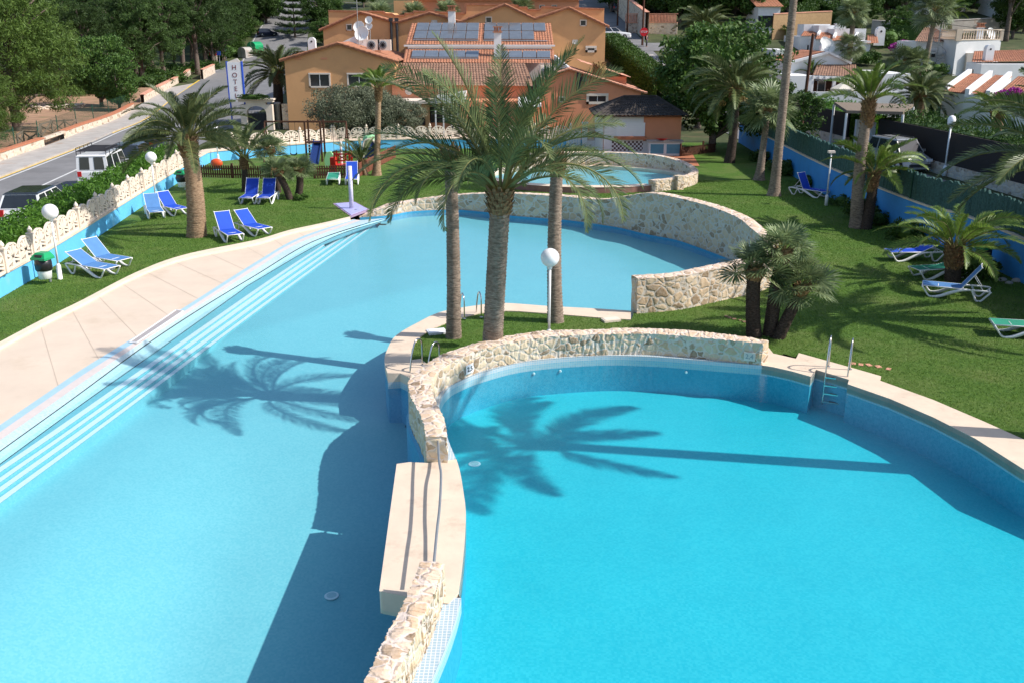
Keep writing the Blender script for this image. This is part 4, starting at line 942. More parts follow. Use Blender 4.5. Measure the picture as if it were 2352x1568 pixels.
DE = crown_mesh('crown', [M['frond'], M['rachis']], auto_fronds(15, 2.7, rg, .35, 1.45, .07, (.7, 1.5)), 54, .5, .046, 35)
DF = crown_mesh('crown', [M['frondy'], M['rachis']], auto_fronds(28, 2.6, rg, .1, 1.35, .14, (.9, 1.6)), 64, .46, .038, 36)
FA = fan_crown('crown', [M['fan'], M['rachis']], 24, .5, .55, 41, -.25); FB = fan_crown('crown', [M['fan'], M['rachis']], 22, .5, .55, 42, -.2)
FC = fan_crown('crown', [M['fan'], M['rachis']], 40, .95, .85, 43, -.7, 1.35)
def PH(fx, fy, hx, hy): f = G(fx, fy); return f, XZ(hx, hy, f.y)
f, h = PH(452, 546, 431, 318); palm('date_palm', 'thick trunked palm on the left lawn with a wide feathery crown', f, h, .37, .29, DA, 'trunkw', .75, None, 1.12, 4, (.08, 0), .4, .8)
f, h = PH(565, 442, 560, 366); palm('date_palm', 'small slender palm with sparse upright fronds before the picket fence', f, h, .17, .15, DE, 'trunkd', .5, None, 1.3, 5)
f, h = PH(865, 405, 870, 205); palm('date_palm', 'tall thin palm with a narrow upright crown by the reddish fence', f, h, .19, .14, DC, 'trunkw', .7, None, 1.7, 6, (0, 0), 1.0, .72)
f, h = PH(842, 405, 829, 372); palm('date_palm', 'knee high leaning young palm beside the tall thin palm', f, h, .12, .1, DE, 'trunkw', .3, None, 1.3, 7, (0, 0), 2, .68)
f = G(640, 285); h = XZ(638, 168, f.y); palm('date_palm', 'dark stout palm standing at the corner of the ochre hotel wing', f, h, .42, .4, DB, 'trunkd', 1.0, None, 1.1, 8, (0, 0), .8, 1.05)
f = G(1376, 300); h = XZ(1376, 150, f.y); t = palm('headless_palm', 'dead palm trunk with dry brown tuft before the salmon hotel wing', f, h, .42, .4, None, 'trunkw', 1.1, None, 1.1, 9)
m2 = MB(); rg2 = np.random.default_rng(3)
for k in range(26): frond(m2, V(0, 0, 0), k*2.4, rg2.uniform(-.6, .9), rg2.uniform(.7, 1.2), 2.4, 14, .3, .04, rg2)
m2.build('dry_tuft', [M['dry'], M['fiber']], t, fix=False).location = h-f
f, h = PH(1675, 376, 1688, 205); palm('date_palm', 'full crowned date palm with orange fruit stalks by the right fence', f, h, .26, .25, DB, 'trunkd', .7, None, 1.5, 10, (.1, 0), 2.0, .95, 7)
f, h = PH(1743, 416, 1763, 258); palm('fan_palm', 'smooth grey trunked fan palm with a swollen foot on the right lawn', f, h, .2, .15, FC, 'trunk', .3, None, 1.8, 11, (0, 0), .3, 1.0, 0, .14)
f = G(1777, 452); palm('fan_palm', 'very tall slim palm trunk leaving the top of the picture', f, (f.x+.2, f.y, 12.5), .24, .15, FC, 'trunk', None, None, 1.6, 12, (0, 0), 1.2, 1.0, 0, .14)
f, h = PH(1968, 526, 1996, 235); palm('date_palm', 'taller leaning palm of the pair by the right wall', f, h, .27, .2, DC, 'trunk', 1.0, 'pair of palms by the right wall', 1.3, 13, (-.1, 0), .6, .86)
f, h = PH(1985, 528, 2008, 402); palm('date_palm', 'shorter palm of the pair with fresh drooping fronds by the right wall', f, h, .24, .17, DD, 'trunkd', .7, 'pair of palms by the right wall', 1.3, 14, (.05, 0), 1.8, .9)
f, h = PH(2187, 648, 2193, 572); palm('date_palm', 'bushy low palm between the loungers near the right wall', f, h, .24, .23, DF, 'trunkd', .7, None, 1.1, 15, (0, 0), 2.4, .9)
palm('date_palm', 'palm outside the right edge whose fronds hang into the picture', (15.25, 25.8, 0), (15.05, 25.6, 4.5), .3, .26, DA, 'trunkw', .6, None, 1.1, 16, (0, 0), 2.2, 1.0)
# palm standing outside the frame on the right, whose shadow lies in the deep pool
s_ = G(1235, 1020, ZB); hb = 9.2; k_ = (hb-ZB)/SUNV.z; hp = V(s_.x+SUNV.x*k_, s_.y+SUNV.y*k_, hb)
palm('date_palm', 'tall palm outside the right edge that shades the deep pool', (hp.x+.3, hp.y, 0), hp, .25, .2, DS, 'trunk', .6, None, 1.2, 17, (0, 0), 1.0, 1.0)
# clumps of low fan palms
for lab, fx, hx, z, cr_, r, s_, rz in (('upright stem of the three fan palms at the wall end', (1732, 776), (1733, 616), None, FA, .19, 1.0, .3), ('middle taller stem of the three fan palms at the wall end', (1768, 774), (1799, 575), None, FB, .18, .95, 1.1), ('strongly leaning right stem of the three fan palms at the wall end', (1786, 780), (1846, 655), None, FA, .16, .95, 2.2)):
    f = G(*fx); h = XZ(hx[0], hx[1], f.y)-V(0, 0, .12); palm('dwarf_fan_palm', lab, f, h, r, r*.95, cr_, 'trunkd', .2, 'three fan palm stems at the wall end', 1.1, 20, (-.03, 0), rz, s_, 0, .05)
for lab, fx, hx, cr_, r, s_, rz in (('leaning left stem of the small fan palms on the left lawn', (667, 461), (638, 398), FB, .16, .92, .5), ('right stem of the small fan palms on the left lawn', (684, 456), (688, 396), FA, .17, .95, 1.9), ('taller fan palm rising behind the small pair on the left lawn', (640, 445), (621, 348), FA, .14, .9, 2.9)):
    f = G(*fx); h = XZ(hx[0], hx[1], f.y); palm('dwarf_fan_palm', lab, f, h, r, r, cr_, 'trunkd', .15, 'small fan palms on the left lawn', 1.1, 24, (.05, 0), rz, s_, 0, .05)
o = link('shrub', B2); o.location = G(690, 462); o.scale = (.6, .6, .5); tag(o, 'tuft of green plants round the foot of the small fan palms', 'plant')
# ---------------------------------------------------------------- playground
def picket(label, pts, m, h=.72, gap=.13, posts=2.2):
    t = thing('picket_fence', label, 'fence', tuple(pts[0])); P = [Vector(p)-Vector(pts[0]) for p in pts]; m2 = MB(); r = MB()
    for i in range(len(P)-1):
        d = P[i+1]-P[i]; L = d.length; u = d.normalized(); nrm = V(-u.y, u.x, 0); n = int(L/gap); a = math.atan2(u.y, u.x)
        for k in range(n):
            c = P[i]+u*(gap*(k+.5)); m2.box(c+V(0, 0, h*.48), (.085, .02, h*.9), a); m2.tube([c+V(0, 0, h*.93), c+V(0, 0, h)], [.042, .01], 6)
        for z in (.2, .52): r.bar(P[i]+V(0, 0, z)+nrm*.03, P[i+1]+V(0, 0, z)+nrm*.03, .03, .07)
        for k in range(int(L/posts)+1): q = MB(); q.box(P[i]+u*(posts*k)+nrm*.05+V(0, 0, .4), (.09, .09, .82), a); q.build('post', m, t)
    m2.build('pickets', m, t); r.build('rail', m, t)
picket('dark brown picket fence in front of the playground lawn', PG([(447, 408), (628, 412)], .05), M['wood']); picket('dark brown picket fence behind the green lounger', PG([(722, 411), (822, 409)], .05), M['wood'])
picket('reddish wood fence running back from the tall thin palm', PG([(826, 407), (910, 362)], .05), M['woodr'], .78, .1)
picket('dark picket fence in the shade beside the kiosk cabinet', PG([(1564, 360), (1645, 350)], .05), M['wood'], .6)
q = G(722, 374); t = thing('slide_tower', 'dark playground frame with a white runged ladder and blue slide', 'slide', tuple(q))
for x in (-.45, .5):
    m2 = MB(); m2.box((x, 0, 1.25), (.1, .1, 2.5)); m2.build('post', M['wood'], t)
    m2 = MB(); m2.box((x, 1.0, 1.25), (.1, .1, 2.5)); m2.build('post', M['wood'], t)
m2 = MB(); m2.box((0, .5, 1.2), (1, 1, .06)); m2.build('platform', M['wood'], t)
m2 = MB(); 
for k in range(6): m2.box((-.22, -.02-.0*k, .25+.17*k), (.24, .04, .06))
m2.build('ladder_rung', M['plastic'], t); m2 = MB(); m2.box((.24, -.5, .66), (.5, 1.6, .04), 0, 0); 
for v_i in range(len(m2.v)): x, y, z = m2.v[v_i]; m2.v[v_i] = (x, y, z+(y+.5)*.72)
k0 = len(m2.v)
for sx in (0.0, .5): m2.box((sx-.01, -.5, .72), (.05, 1.6, .2))
for v_i in range(k0, len(m2.v)): x, y, z = m2.v[v_i]; m2.v[v_i] = (x, y, z+(y+.5)*.72)
m2.build('slide', M['slideblue'], t); m2 = MB(); m2.bar(V(-3.0, .5, 2.42), V(2.0, .5, 2.42), .1); m2.build('beam', M['wood'], t)
for x in (-3.0, 2.0):
    m2 = MB()
    for s in (-1, 1): m2.tube([V(x, .5, 2.42), V(x, .5+s*.9, 0)], .05, 6)
    m2.build('trestle', M['wood'], t)
for lab, dx in (('black swing seat hanging left of the slide tower, nearer one', -1.35), ('black swing seat hanging farthest left of the slide tower', -2.3), ('single rope swing to the right of the blue slide', 1.35)):
    s2 = thing('swing', lab, 'swing', (q.x+dx, q.y+.5, 0), 0, 'swings of the playground frame'); m2 = MB()
    for s in (-1, 1): m2.tube([V(s*.19, 0, 2.4), V(s*.19, 0, .5)], .012, 5)
    m2.build('rope', M['dark'], s2); m2 = MB(); m2.tube(cr([V(-.2, 0, .52), V(-.12, 0, .42), V(.12, 0, .42), V(.2, 0, .52)], 10), .045, 6); m2.build('seat', M['dark'], s2)
q = G(790, 398); t = thing('toy_playhouse', 'red plastic toy tower with a crossed railing behind the loungers', 'playhouse', tuple(q)); m2 = MB()
m2.box((0, 0, .25), (.95, .8, .5)); m2.box((-.55, -.1, .45), (.3, .5, .9)); [m2.box((x, -.38, .85), (.09, .09, .75)) for x in (-.43, .43)]; [m2.box((x, .38, .85), (.09, .09, .75)) for x in (-.43, .43)]; m2.build('body', M['red'], t)
m2 = MB(); [m2.box((0, -.38, z), (.86, .06, .08)) for z in (.75, 1.12)]; m2.bar(V(-.3, -.38, .77), V(.3, -.38, 1.1), .05); m2.bar(V(-.3, -.38, 1.1), V(.3, -.38, .77), .05); [m2.box((x, -.38, .93), (.05, .05, .35)) for x in (-.2, .2)]; m2.build('railing', M['red'], t)
m2 = MB(); [m2.box((-.3+.17*k, -.46, .22), (.12, .04, .4)) for k in range(5)]; m2.build('little_fence', M['lime'], t); m2 = MB(); m2.tube([V(-.15, .3, .5), V(-.15, .3, 1.75)], .07, 8); m2.build('mast', M['plastic'], t)
q = G(757, 386); m2 = MB(); m2.ext([V(-.25, 0, 0), V(.25, 0, 0), V(.28, 0, .7), V(.1, 0, .95), V(-.15, 0, .9), V(-.28, 0, .5)], V(0, .3, 0)); o = m2.build('rocking_toy', M['palegreen']); o.location = q; tag(o, 'pale green plastic rocking toy left of the red tower', 'toy')
q = G(850, 366); t = thing('arched_playhouse', 'dark arched plastic playhouse with a pale rim beside the thin palm', 'playhouse', tuple(q))
arc = [V(-.4, 0, 0)]+[V(-.4*math.cos(a), 0, .85+.4*math.sin(a)) for a in [math.pi*k/12 for k in range(13)]]+[V(.4, 0, 0)]
m2 = MB(); m2.ext(arc, V(0, .9, 0)); m2.build('body', M['slideblue'], t); m2 = MB(); m2.tube([p+V(0, -.05, 0) for p in arc], .06, 6); m2.build('rim', M['frame'], t); m2 = MB(); m2.box((0, -.02, .75), (.28, .03, .34)); m2.build('panel', M['signb'], t)
m2 = MB(); m2.lathe([(.5, 1.15), (.4, 1.4), (.1, 1.5)], 10, (0, .45, 0)); m2.build('roof', M['palegreen'], t)
q = G(499, 392); t = thing('spring_rider', 'orange spring rider with blue foot in front of the lamp post', 'toy', tuple(q)); m2 = MB(); m2.sphere((0, 0, .42), .3, 10, 8, (1.2, .6, .9)); m2.build('body', M['orange'], t, True); m2 = MB(); m2.lathe([(.25, 0), (.25, .06), (.1, .1), (.1, .35)], 10); m2.build('spring', M['skyblue'], t)
# ---------------------------------------------------------------- round children's pool
KC = V(4.15, 52.1, 0); KX, KY = 5.45, 4.05
def KP(a, k=0.0, z=0.0): return V(KC.x+(KX+k)*math.cos(a), KC.y+(KY+k)*math.sin(a), z)
ring = [KP(2*math.pi*i/72) for i in range(72)]
mb = MB(); mb.poly([V(p.x, p.y, .1) for p in ring]); struct(mb.build('paddling_pool_floor', M['poolL'], fix=False))
mb = MB(); mb.poly([V(p.x, p.y, .24) for p in ring]); struct(mb.build('paddling_pool_water', M['waterL'], fix=False))
A0, A1 = -1.05, 2.15
aa = [A0+(A1-A0)*k/60 for k in range(61)]
def kh(a): return .62+.42*ss(-.2, .9, a)
wallmesh(cr([KP(a, .42, kh(a)) for a in aa], 180), cr([KP(a, .06, kh(a)) for a in aa], 180), 0.0, 'stone_wall', 'round rubble wall enclosing the back of the paddling pool', 8, sm='stone')
m2 = MB(); b = KP(-.75, .5); m2.box((b.x, b.y, .38), (.4, .4, .76), .5); o = m2.build('stone_pier', M['stone']); tag(o, 'small stone pier against the outside of the round pool wall', 'stone pier')
ab = [A1+(2*math.pi+A0-A1)*k/50 for k in range(51)]
ko = MB(); ko.strip([KP(a, .3, 0) for a in ab], [KP(a, .3, .36) for a in ab]); ko.k = 1; ko.strip([KP(a, .32, .36) for a in ab], [KP(a, -.12, .4) for a in ab]); ko.strip([KP(a, -.12, .4) for a in ab], [KP(a, -.12, 0) for a in ab])
tag(ko.build('pool_rim_wall', [M['redstone'], M['coping']], fix=False), 'low reddish rim wall with cream top along the front of the paddling pool', 'pool wall')
kd = MB(); ac = [A0+(A1-A0)*k/40 for k in range(41)]; kd.strip([KP(a, .1, .3) for a in ac], [KP(a, -.35, .3) for a in ac]); kd.strip([KP(a, -.35, .3) for a in ac], [KP(a, -.35, 0) for a in ac]); struct(kd.build('paddling_pool_ledge', M['coping'], fix=False))
# ---------------------------------------------------------------- kiosk
mb = MB(); mb.poly([V(p[0], p[1], .058) for p in ((4.6, 58.6), (11.2, 57.6), (11.6, 61.5), (12.2, 67), (5, 68))]); struct(mb.build('terrace_floor', M['brick'], fix=False))
K = thing('kiosk', 'salmon pool kiosk with dark hipped tile roof in the shade', 'kiosk', (0, 0, 0)); y0 = 63.2; x0, x1 = 6.0, 10.95
mb = MB(); foot = [(x0, y0), (x1, y0), (x1, 67.5), (5.6, 67.5), (5.6, 66.2)]; lo = [V(x, y, .06) for x, y in foot]; hi = [V(x, y, 2.5) for x, y in foot]
mb.add(lo+hi, [(i, (i+1) % 5, 5+(i+1) % 5, 5+i) for i in range(5)]); mb.build('wall', M['salmon'], K, fix=False)
mb = MB(); mb.bbox(x0-.03, 8.5, y0-.06, y0+.02, .06, 2.45); mb.bbox(8.5, x1, y0-.05, y0+.02, .06, .9); mb.build('white_front', M['whitew'], K)
s0 = XZ(1416, 314, y0-.1); s1 = XZ(1482, 284, y0-.1); mb = MB(); mb.bbox(s0.x, s1.x, y0-.1, y0-.05, s0.z, s1.z); sh_ = mb.build('shutter', M['plastic'], K); mb = MB(); [mb.bbox(s0.x, s1.x, y0-.112, y0-.1, s0.z+.13*k, s0.z+.13*k+.1) for k in range(7)]; mb.build('slats', M['plastic'], sh_)
s0 = XZ(1410, 320, y0-.15); s1 = XZ(1484, 315, y0-.15); mb = MB(); mb.bbox(s0.x, s1.x, y0-.36, y0-.06, s0.z-.02, s1.z+.04); mb.build('counter_ledge', M['brick'], K)
s0 = XZ(1405, 347, y0-.1); s1 = XZ(1477, 325, y0-.1); mb = MB(); mb.bbox(s0.x, s1.x, y0-.085, y0-.06, max(.1, s0.z), s1.z); mb.build('checker_panel', M['check'], K)
mb = MB(); mb.bar(V(5.95, 63.3, 1.12), V(5.5, 66.2, 1.12), .3, .09); mb.build('side_ledge', M['brick'], K)
mb = MB(); n = V(-.99, -.16, 0); 
for k in range(1): mb.ext([V(5.96, 63.4, .1), V(5.62, 65.9, .1), V(5.62, 65.9, 1.05), V(5.96, 63.4, 1.05)], V(-.05, 0, 0)); mb.ext([V(5.96, 63.4, 1.25), V(5.62, 65.9, 1.25), V(5.62, 65.9, 2.3), V(5.96, 63.4, 2.3)], V(-.05, 0, 0))
mb.build('side_panel', M['whitew'], K)
def roofpatch(mb, a, b, c, d, pitch=.24, amp=.05, course=.42):
    """pantile slope: a-b along the eave, d-c along the ridge"""
    a, b, c, d = map(Vector, (a, b, c, d)); W_ = max((b-a).length, (c-d).length); nrm = (b-a).cross(d-a).normalized()
    if nrm.z < 0: nrm = -nrm
    nu = max(2, int(W_/pitch)); nv = max(1, int(((d-a).length+(c-b).length)/2/course)); U = nu*4; rows = []
    for j in range(nv*2+1):
        fv = (j//2+(j % 2)*.97)/nv if j < nv*2 else 1.0; lift = .028*(0 if j % 2 else 1)
        rows.append([(a.lerp(b, i/U)).lerp(d.lerp(c, i/U), fv)+nrm*(amp*abs(math.sin(math.pi*i/4))**1.0+lift) for i in range(U+1)])
    for j in range(len(rows)-1): mb.strip(rows[j+1], rows[j])
def hip(K, x0, x1, y0, y1, ze, zr, rx0, rx1, ry, m, oh=.35):
    mb = MB(); A, B, C_, D_ = V(x0-oh, y0-oh, ze), V(x1+oh, y0-oh, ze), V(x1+oh, y1+oh, ze), V(x0-oh, y1+oh, ze); R0, R1 = V(rx0, ry, zr), V(rx1, ry, zr)
    roofpatch(mb, A, B, R1, R0); roofpatch(mb, C_, D_, R0, R1); roofpatch(mb, B, C_, R1, R1+V(0, .01, 0)); roofpatch(mb, D_, A, R0, R0+V(0, .01, 0)); 
    mb.tube([R0+V(0, 0, .05), R1+V(0, 0, .05)], .1, 6); [mb.tube([p+V(0, 0, .04), q+V(0, 0, .05)], .08, 6) for p, q in ((A, R0), (B, R1), (C_, R1), (D_, R0))]
    mb.poly([A-V(0, 0, .06), B-V(0, 0, .06), C_-V(0, 0, .06), D_-V(0, 0, .06)]); return mb.build('roof', m, K, fix=False)
hip(K, x0-.3, x1, y0, 67.5, 2.5, 3.5, 7.4, 9.6, 65.4, M['roofd'])
c0 = G(1493, 362, .06); c1 = G(1567, 360, .06); t = thing('bar_cabinet', 'white counter cabinet with two framed glass doors beside the kiosk', 'cabinet', (c0.x, 62.3, .06)); w = c1.x-c0.x
mb = MB(); mb.bbox(0, w, .02, .8, 0, .85); mb.build('body', M['whitew'], t); mb = MB(); mb.bbox(-.1, w+.1, -.08, .9, .85, .93); mb.build('worktop', M['pave'], t)
for k in range(2):
    d_ = MB(); a = .06+k*(w/2-.03); b = a+w/2-.09; d_.bbox(a, b, 0, .02, .08, .13); d_.bbox(a, b, 0, .02, .73, .78); d_.bbox(a, a+.06, 0, .02, .13, .73); d_.bbox(b-.06, b, 0, .02, .13, .73); dr = d_.build('door', M['plastic'], t); g = MB(); g.bbox(a+.06, b-.06, .004, .019, .13, .73); g.build('pane', M['skyblue'], dr)
t_ = MB(); t_.lathe([(.12, 0), (.3, .1), (.32, .12)], 12); o = t_.build('basin', M['red'], None, True); o.location = (c0.x+w*.42, 62.6, .99); o.scale = (1.2, .8, 1); tag(o, 'red plastic basin on the white counter cabinet', 'basin')
t = thing('garden_gate', 'white slatted garden gate left of the kiosk', 'gate', (0, 0, 0)); g0 = XZ(1301, 336, 65.8); g1 = XZ(1335, 290, 65.8); m2 = MB()
[m2.bbox(g0.x+(g1.x-g0.x)*k/9, g0.x+(g1.x-g0.x)*(k+.72)/9, 65.78, 65.82, .15, 1.4) for k in range(9)]; [m2.bbox(g0.x, g1.x, 65.74, 65.78, z, z+.08) for z in (.25, 1.2)]; m2.build('gate_leaf', M['plastic'], t)
m2 = MB(); [m2.bbox(x-.17, x+.17, 65.6, 66.0, .05, 1.75) for x in (g1.x+.25,)]; m2.bbox(g1.x+.03, g1.x+.47, 65.55, 66.05, 1.75, 1.85); m2.bbox(g1.x+.42, 5.6, 65.7, 66.0, .05, .62); m2.build('pillar', M['whitew'], t)
o = link('arch_panel', ARCH, t, (g1.x+.45, 65.85, .62)); o.scale = (5.55-g1.x-.45, 1, 1.1)
# ---------------------------------------------------------------- hotel
def window(K, px0, py0, px1, py1, Y, fr='frame', sill=True, w=.12, proud=.06, nm='window', mull=1, pane='glass'):
    a = XZ(px0, py1, Y); b = XZ(px1, py0, Y); mb = MB(); y = Y-proud; x0, x1, z0, z1 = a.x, b.x, a.z, b.z
    mb.bbox(x0-w, x1+w, y, Y+.05, z1, z1+w); mb.bbox(x0-w, x0, y, Y+.05, z0, z1); mb.bbox(x1, x1+w, y, Y+.05, z0, z1); mb.bbox(x0-w, x1+w, y-(.05 if sill else 0), Y+.05, z0-w, z0); o = mb.build(nm, M[fr], K)
    p = MB(); p.quad(V(x0, Y-.015, z0), V(x1, Y-.015, z0), V(x1, Y-.015, z1), V(x0, Y-.015, z1)); p.build('pane', M[pane], o)
    if mull:
        m2 = MB(); [m2.bbox(x0+(x1-x0)*k/(mull+1)-.025, x0+(x1-x0)*k/(mull+1)+.025, Y-.035, Y-.01, z0, z1) for k in range(1, mull+1)]; m2.build('mullion', M['white'], o)
    return o
def gablewing(name, label, outl, Y0, Y1, wm, rm, z0=-1, oh=.35, rpitch=.26):
    """block with a zigzag gable front: outl = (px,py) points of the eave/ridge line from left to right"""
    K = thing(name, label, 'hotel building', (0, 0, 0)); T = [XZ(x, y, Y0) for x, y in outl]
    base = [V(T[0].x, Y0, z0)]+T+[V(T[-1].x, Y0, z0)]; mb = MB(); mb.ext(base, V(0, Y1-Y0, 0)); mb.build('wall', wm, K, fix=False)
    rb = MB()
    for i in range(len(T)-1):
        a, b = T[i], T[i+1]; d = (b-a).normalized(); a2 = a-d*(oh if i == 0 else 0); b2 = b+d*(oh if i == len(T)-2 else 0); f = V(0, -.25, 0); bk = V(0, Y1-Y0, 0)
        if a2.z < b2.z: roofpatch(rb, a2+bk+V(0, 0, .05), a2+f+V(0, 0, .05), b2+f+V(0, 0, .05), b2+bk+V(0, 0, .05), rpitch)
        else: roofpatch(rb, b2+f+V(0, 0, .05), b2+bk+V(0, 0, .05), a2+bk+V(0, 0, .05), a2+f+V(0, 0, .05), rpitch)
        n = max(2, int((b2-a2).length/.42))
        for k in range(n): rb.tube([a2.lerp(b2, k/n)+f+V(0, 0, .06), a2.lerp(b2, (k+.96)/n)+f+V(0, 0, .09)], .1, 6)
        rb.quad(a2+f-V(0, 0, .08), b2+f-V(0, 0, .08), b2+f+V(0, 0, .1), a2+f+V(0, 0, .1))
    rb.build('roof', rm, K, fix=False); return K
def ac_unit(label, p, rz=0.0, s=1.0, grp='air conditioning units on the hotel roofs'):
    t = thing('air_conditioner', label, 'air conditioner', p, rz, grp); t.scale = (s, s, s); mb = MB(); mb.box((0, 0, .42), (1.0, .38, .8)); mb.box((-.35, 0, .01), (.08, .4, .04)); mb.box((.35, 0, .01), (.08, .4, .04)); mb.build('case', M['frame'], t)
    mb = MB(); mb.lathe([(.33, 0), (.33, .02), (.28, .03)], 18); o = mb.build('fan_ring', M['grey'], t); o.location = (-.12, -.19, .42); o.rotation_euler = (math.pi/2, 0, 0)
    mb = MB(); [mb.box((0, 0, .035), (.5, .07, .01), k*math.pi/5) for k in range(5)]; o2 = mb.build('fan', M['dark'], o)
def dish(label, p, r, az, el=.35):
    t = thing('satellite_dish', label, 'satellite dish', p, az, 'satellite dishes on the hotel roof'); mb = MB(); pr = [(r*k/8, .28*r*(k/8)**2) for k in range(1, 9)]
    mb.lathe(pr+[(r*.98, .28*r+.02)]+[(q[0]*.97, q[1]-.02) for q in reversed(pr)], 24); o = mb.build('reflector', M['white'], t, True); o.location = (0, 0, r*1.3+.25); o.rotation_euler = (math.pi/2-el, 0, 0)
    mb = MB(); mb.tube([V(0, .12, -.6), V(0, .12, r*1.3+.2)], .04, 6); mb.tube([V(0, 0, r*.6), V(0, -r*.75, r*1.3+.25)], .02, 5); mb.build('mount', M['grey'], t)
def chimney(label, p, w=.5, h=1.9, m='whitew', cap='rooft'):
    t = thing('chimney', label, 'chimney', p); mb = MB(); mb.box((0, 0, h/2), (w, w, h)); mb.build('stack', M[m], t); mb = MB(); mb.box((0, 0, h+.05), (w+.2, w+.2, .1)); [mb.box((x*w*.36, y*w*.36, h+.25), (.14, .14, .32)) for x in (-1, 0, 1) for y in (-1, 0, 1) if x or y]; mb.box((0, 0, h+.45), (w+.18, w+.18, .1)); mb.build('cap', M[cap], t)
def bell_chimney(label, p, w, h, m='whitew', grp=None):
    t = thing('chimney', label, 'chimney', p, 0, grp); o = [V(-w/2, 0, 0)]+[V(-w/2*math.cos(a), 0, h-w/2+w/2*math.sin(a)) for a in [math.pi*k/10 for k in range(11)]]+[V(w/2, 0, 0)]
    mb = MB(); mb.ext(o, V(0, w*.8, 0)); mb.build('stack', M[m], t); mb = MB(); mb.lathe([(w*.13, 0), (w*.13, .02)], 10); q = mb.build('vent', M['dark'], t); q.location = (0, 0, h-w*.55); q.rotation_euler = (math.pi/2, 0, 0)
# left ochre wing
K = gablewing('hotel_wing', 'ochre hotel wing with a low gable behind the olive tree', [(653, 138), (778, 101), (906, 141)], 79, 91, M['ochre'], M['rooft'])
window(K, 712, 202, 757, 168, 79, 'frame', mull=1); window(K, 800, 200, 850, 168, 79, 'frame', mull=1)
for x, y in ((744, 135), (868-.0, 118), (684, 135)):
    a = XZ(x, y, 78.97); mb = MB(); mb.box((a.x, 78.97, a.z), (.5, .04, .14)); mb.build('vent', M['salmon'], K)
mb = MB(); a = XZ(784, 104, 84); b = XZ(822, 84, 84); mb.ext([V(a.x, 84, 6.0), V(b.x+.8, 84, 6.0), V(b.x+.8, 84, b.z), V(b.x-.3, 84, b.z), V(a.x, 84, a.z+.2)], V(0, .25, 0)); mb.build('parapet', M['whitew'], K)
for x, lab in ((858, 'left of two white air conditioners on the ochre wing roof'), (884, 'right of two white air conditioners on the ochre wing roof')):
    a = XZ(x, 117, 82); ac_unit(lab, a, 0, 1.05)
for (x, y, r, Y, lab) in ((833, 95, .62, 84, 'largest white dish above the ochre wing roof'), (826, 76, .5, 86, 'single white dish left of the pair over the ochre roof'), (848, 70, .33, 86, 'lower of two small white dishes on one mast'), (848, 56, .33, 86, 'upper of two small white dishes on one mast')):
    a = XZ(x, y, Y); dish(lab, (a.x, a.y, a.z-.25-r*.4), r, -.25)
a = XZ(824, 104, 83); t = thing('aerial', 'tall thin television aerial above the ochre wing roof', 'aerial', a); mb = MB(); mb.tube([V(0, 0, -.4), V(0, 0, 3.6)], .03, 6); mb.build('mast', M['grey'], t); mb = MB(); mb.bar(V(-.9, 0, 3.3), V(.4, .0, 3.3), .03); [mb.bar(V(-.85+.16*k, -.3, 3.3), V(-.85+.16*k, .3, 3.3), .02) for k in range(8)]; mb.bar(V(-.5, 0, 2.9), V(.5, 0, 2.9), .03); mb.build('elements', M['grey'], t)
a = XZ(716, 108, 83); bell_chimney('round topped white chimney on the left slope of the ochre wing', (a.x, a.y, a.z-1), .62, 1.75)
# rear ochre block: gables in front, parapet block behind
K = gablewing('hotel_block', 'long ochre hotel block with four low tiled gables', [(742, 68), (829, 30), (898, 50), (910, 54), (988, 31), (1058, 52), (1160, 12), (1228, 45), (1306, 19), (1391, 60)], 92, 96, M['ochre'], M['rooft'])
for q in ((797, 71, 808, 56), (1117, 54, 1128, 39), (1334, 61, 1345, 46)): window(K, *q, 92, 'frame', w=.08, mull=0)
window(K, 1350, 121, 1365, 106, 92, 'frame', w=.2, mull=0); window(K, 1316, 102, 1326, 92, 92, 'white', w=.04, sill=False, mull=2, pane='frame'); window(K, 992, 56, 1003, 47, 92, 'white', w=.04, sill=False, mull=2, pane='frame')
for x in (898, 911):
    a = XZ(x, 46, 91.85); mb = MB(); mb.tube([V(a.x, 91.8, 2), V(a.x, 91.8, a.z)], .12, 8); mb.box((a.x, 91.8, a.z), (.35, .3, .3)); mb.build('downpipe', M['dark'], K)
K = thing('hotel_block', 'stepped ochre parapet block rising behind the gables', 'hotel building', (0, 0, 0))
def parapet(pts, Y0, Y1, wm, capm, zb=0):
    T = [XZ(x, y, Y0) for x, y in pts]; mb = MB(); mb.ext([V(T[0].x, Y0, zb)]+T+[V(T[-1].x, Y0, zb)], V(0, Y1-Y0, 0)); mb.build('wall', wm, K, fix=False); c = MB()
    for a, b in zip(T, T[1:]): c.bar(a+V(0, .1, .03), b+V(0, .1, .03), .4, .12)
    c.build('parapet_cap', capm, K)
parapet([(754, 26), (880, 28), (886, 33), (900, 33), (906, 37), (930, 37), (930, 32), (950, 32), (950, 27), (1070, 32), (1070, 11), (1176, 13), (1190, 14), (1190, 18), (1210, 18), (1213, 24), (1240, 24), (1245, 17), (1388, 22)], 96.2, 108, M['ochre'], M['rooft'])
a = XZ(1038, 60, 91.2); chimney('slim white chimney with a clay cap between the two solar roofs', (a.x, 91.2, a.z-.2), .62, 1.45)
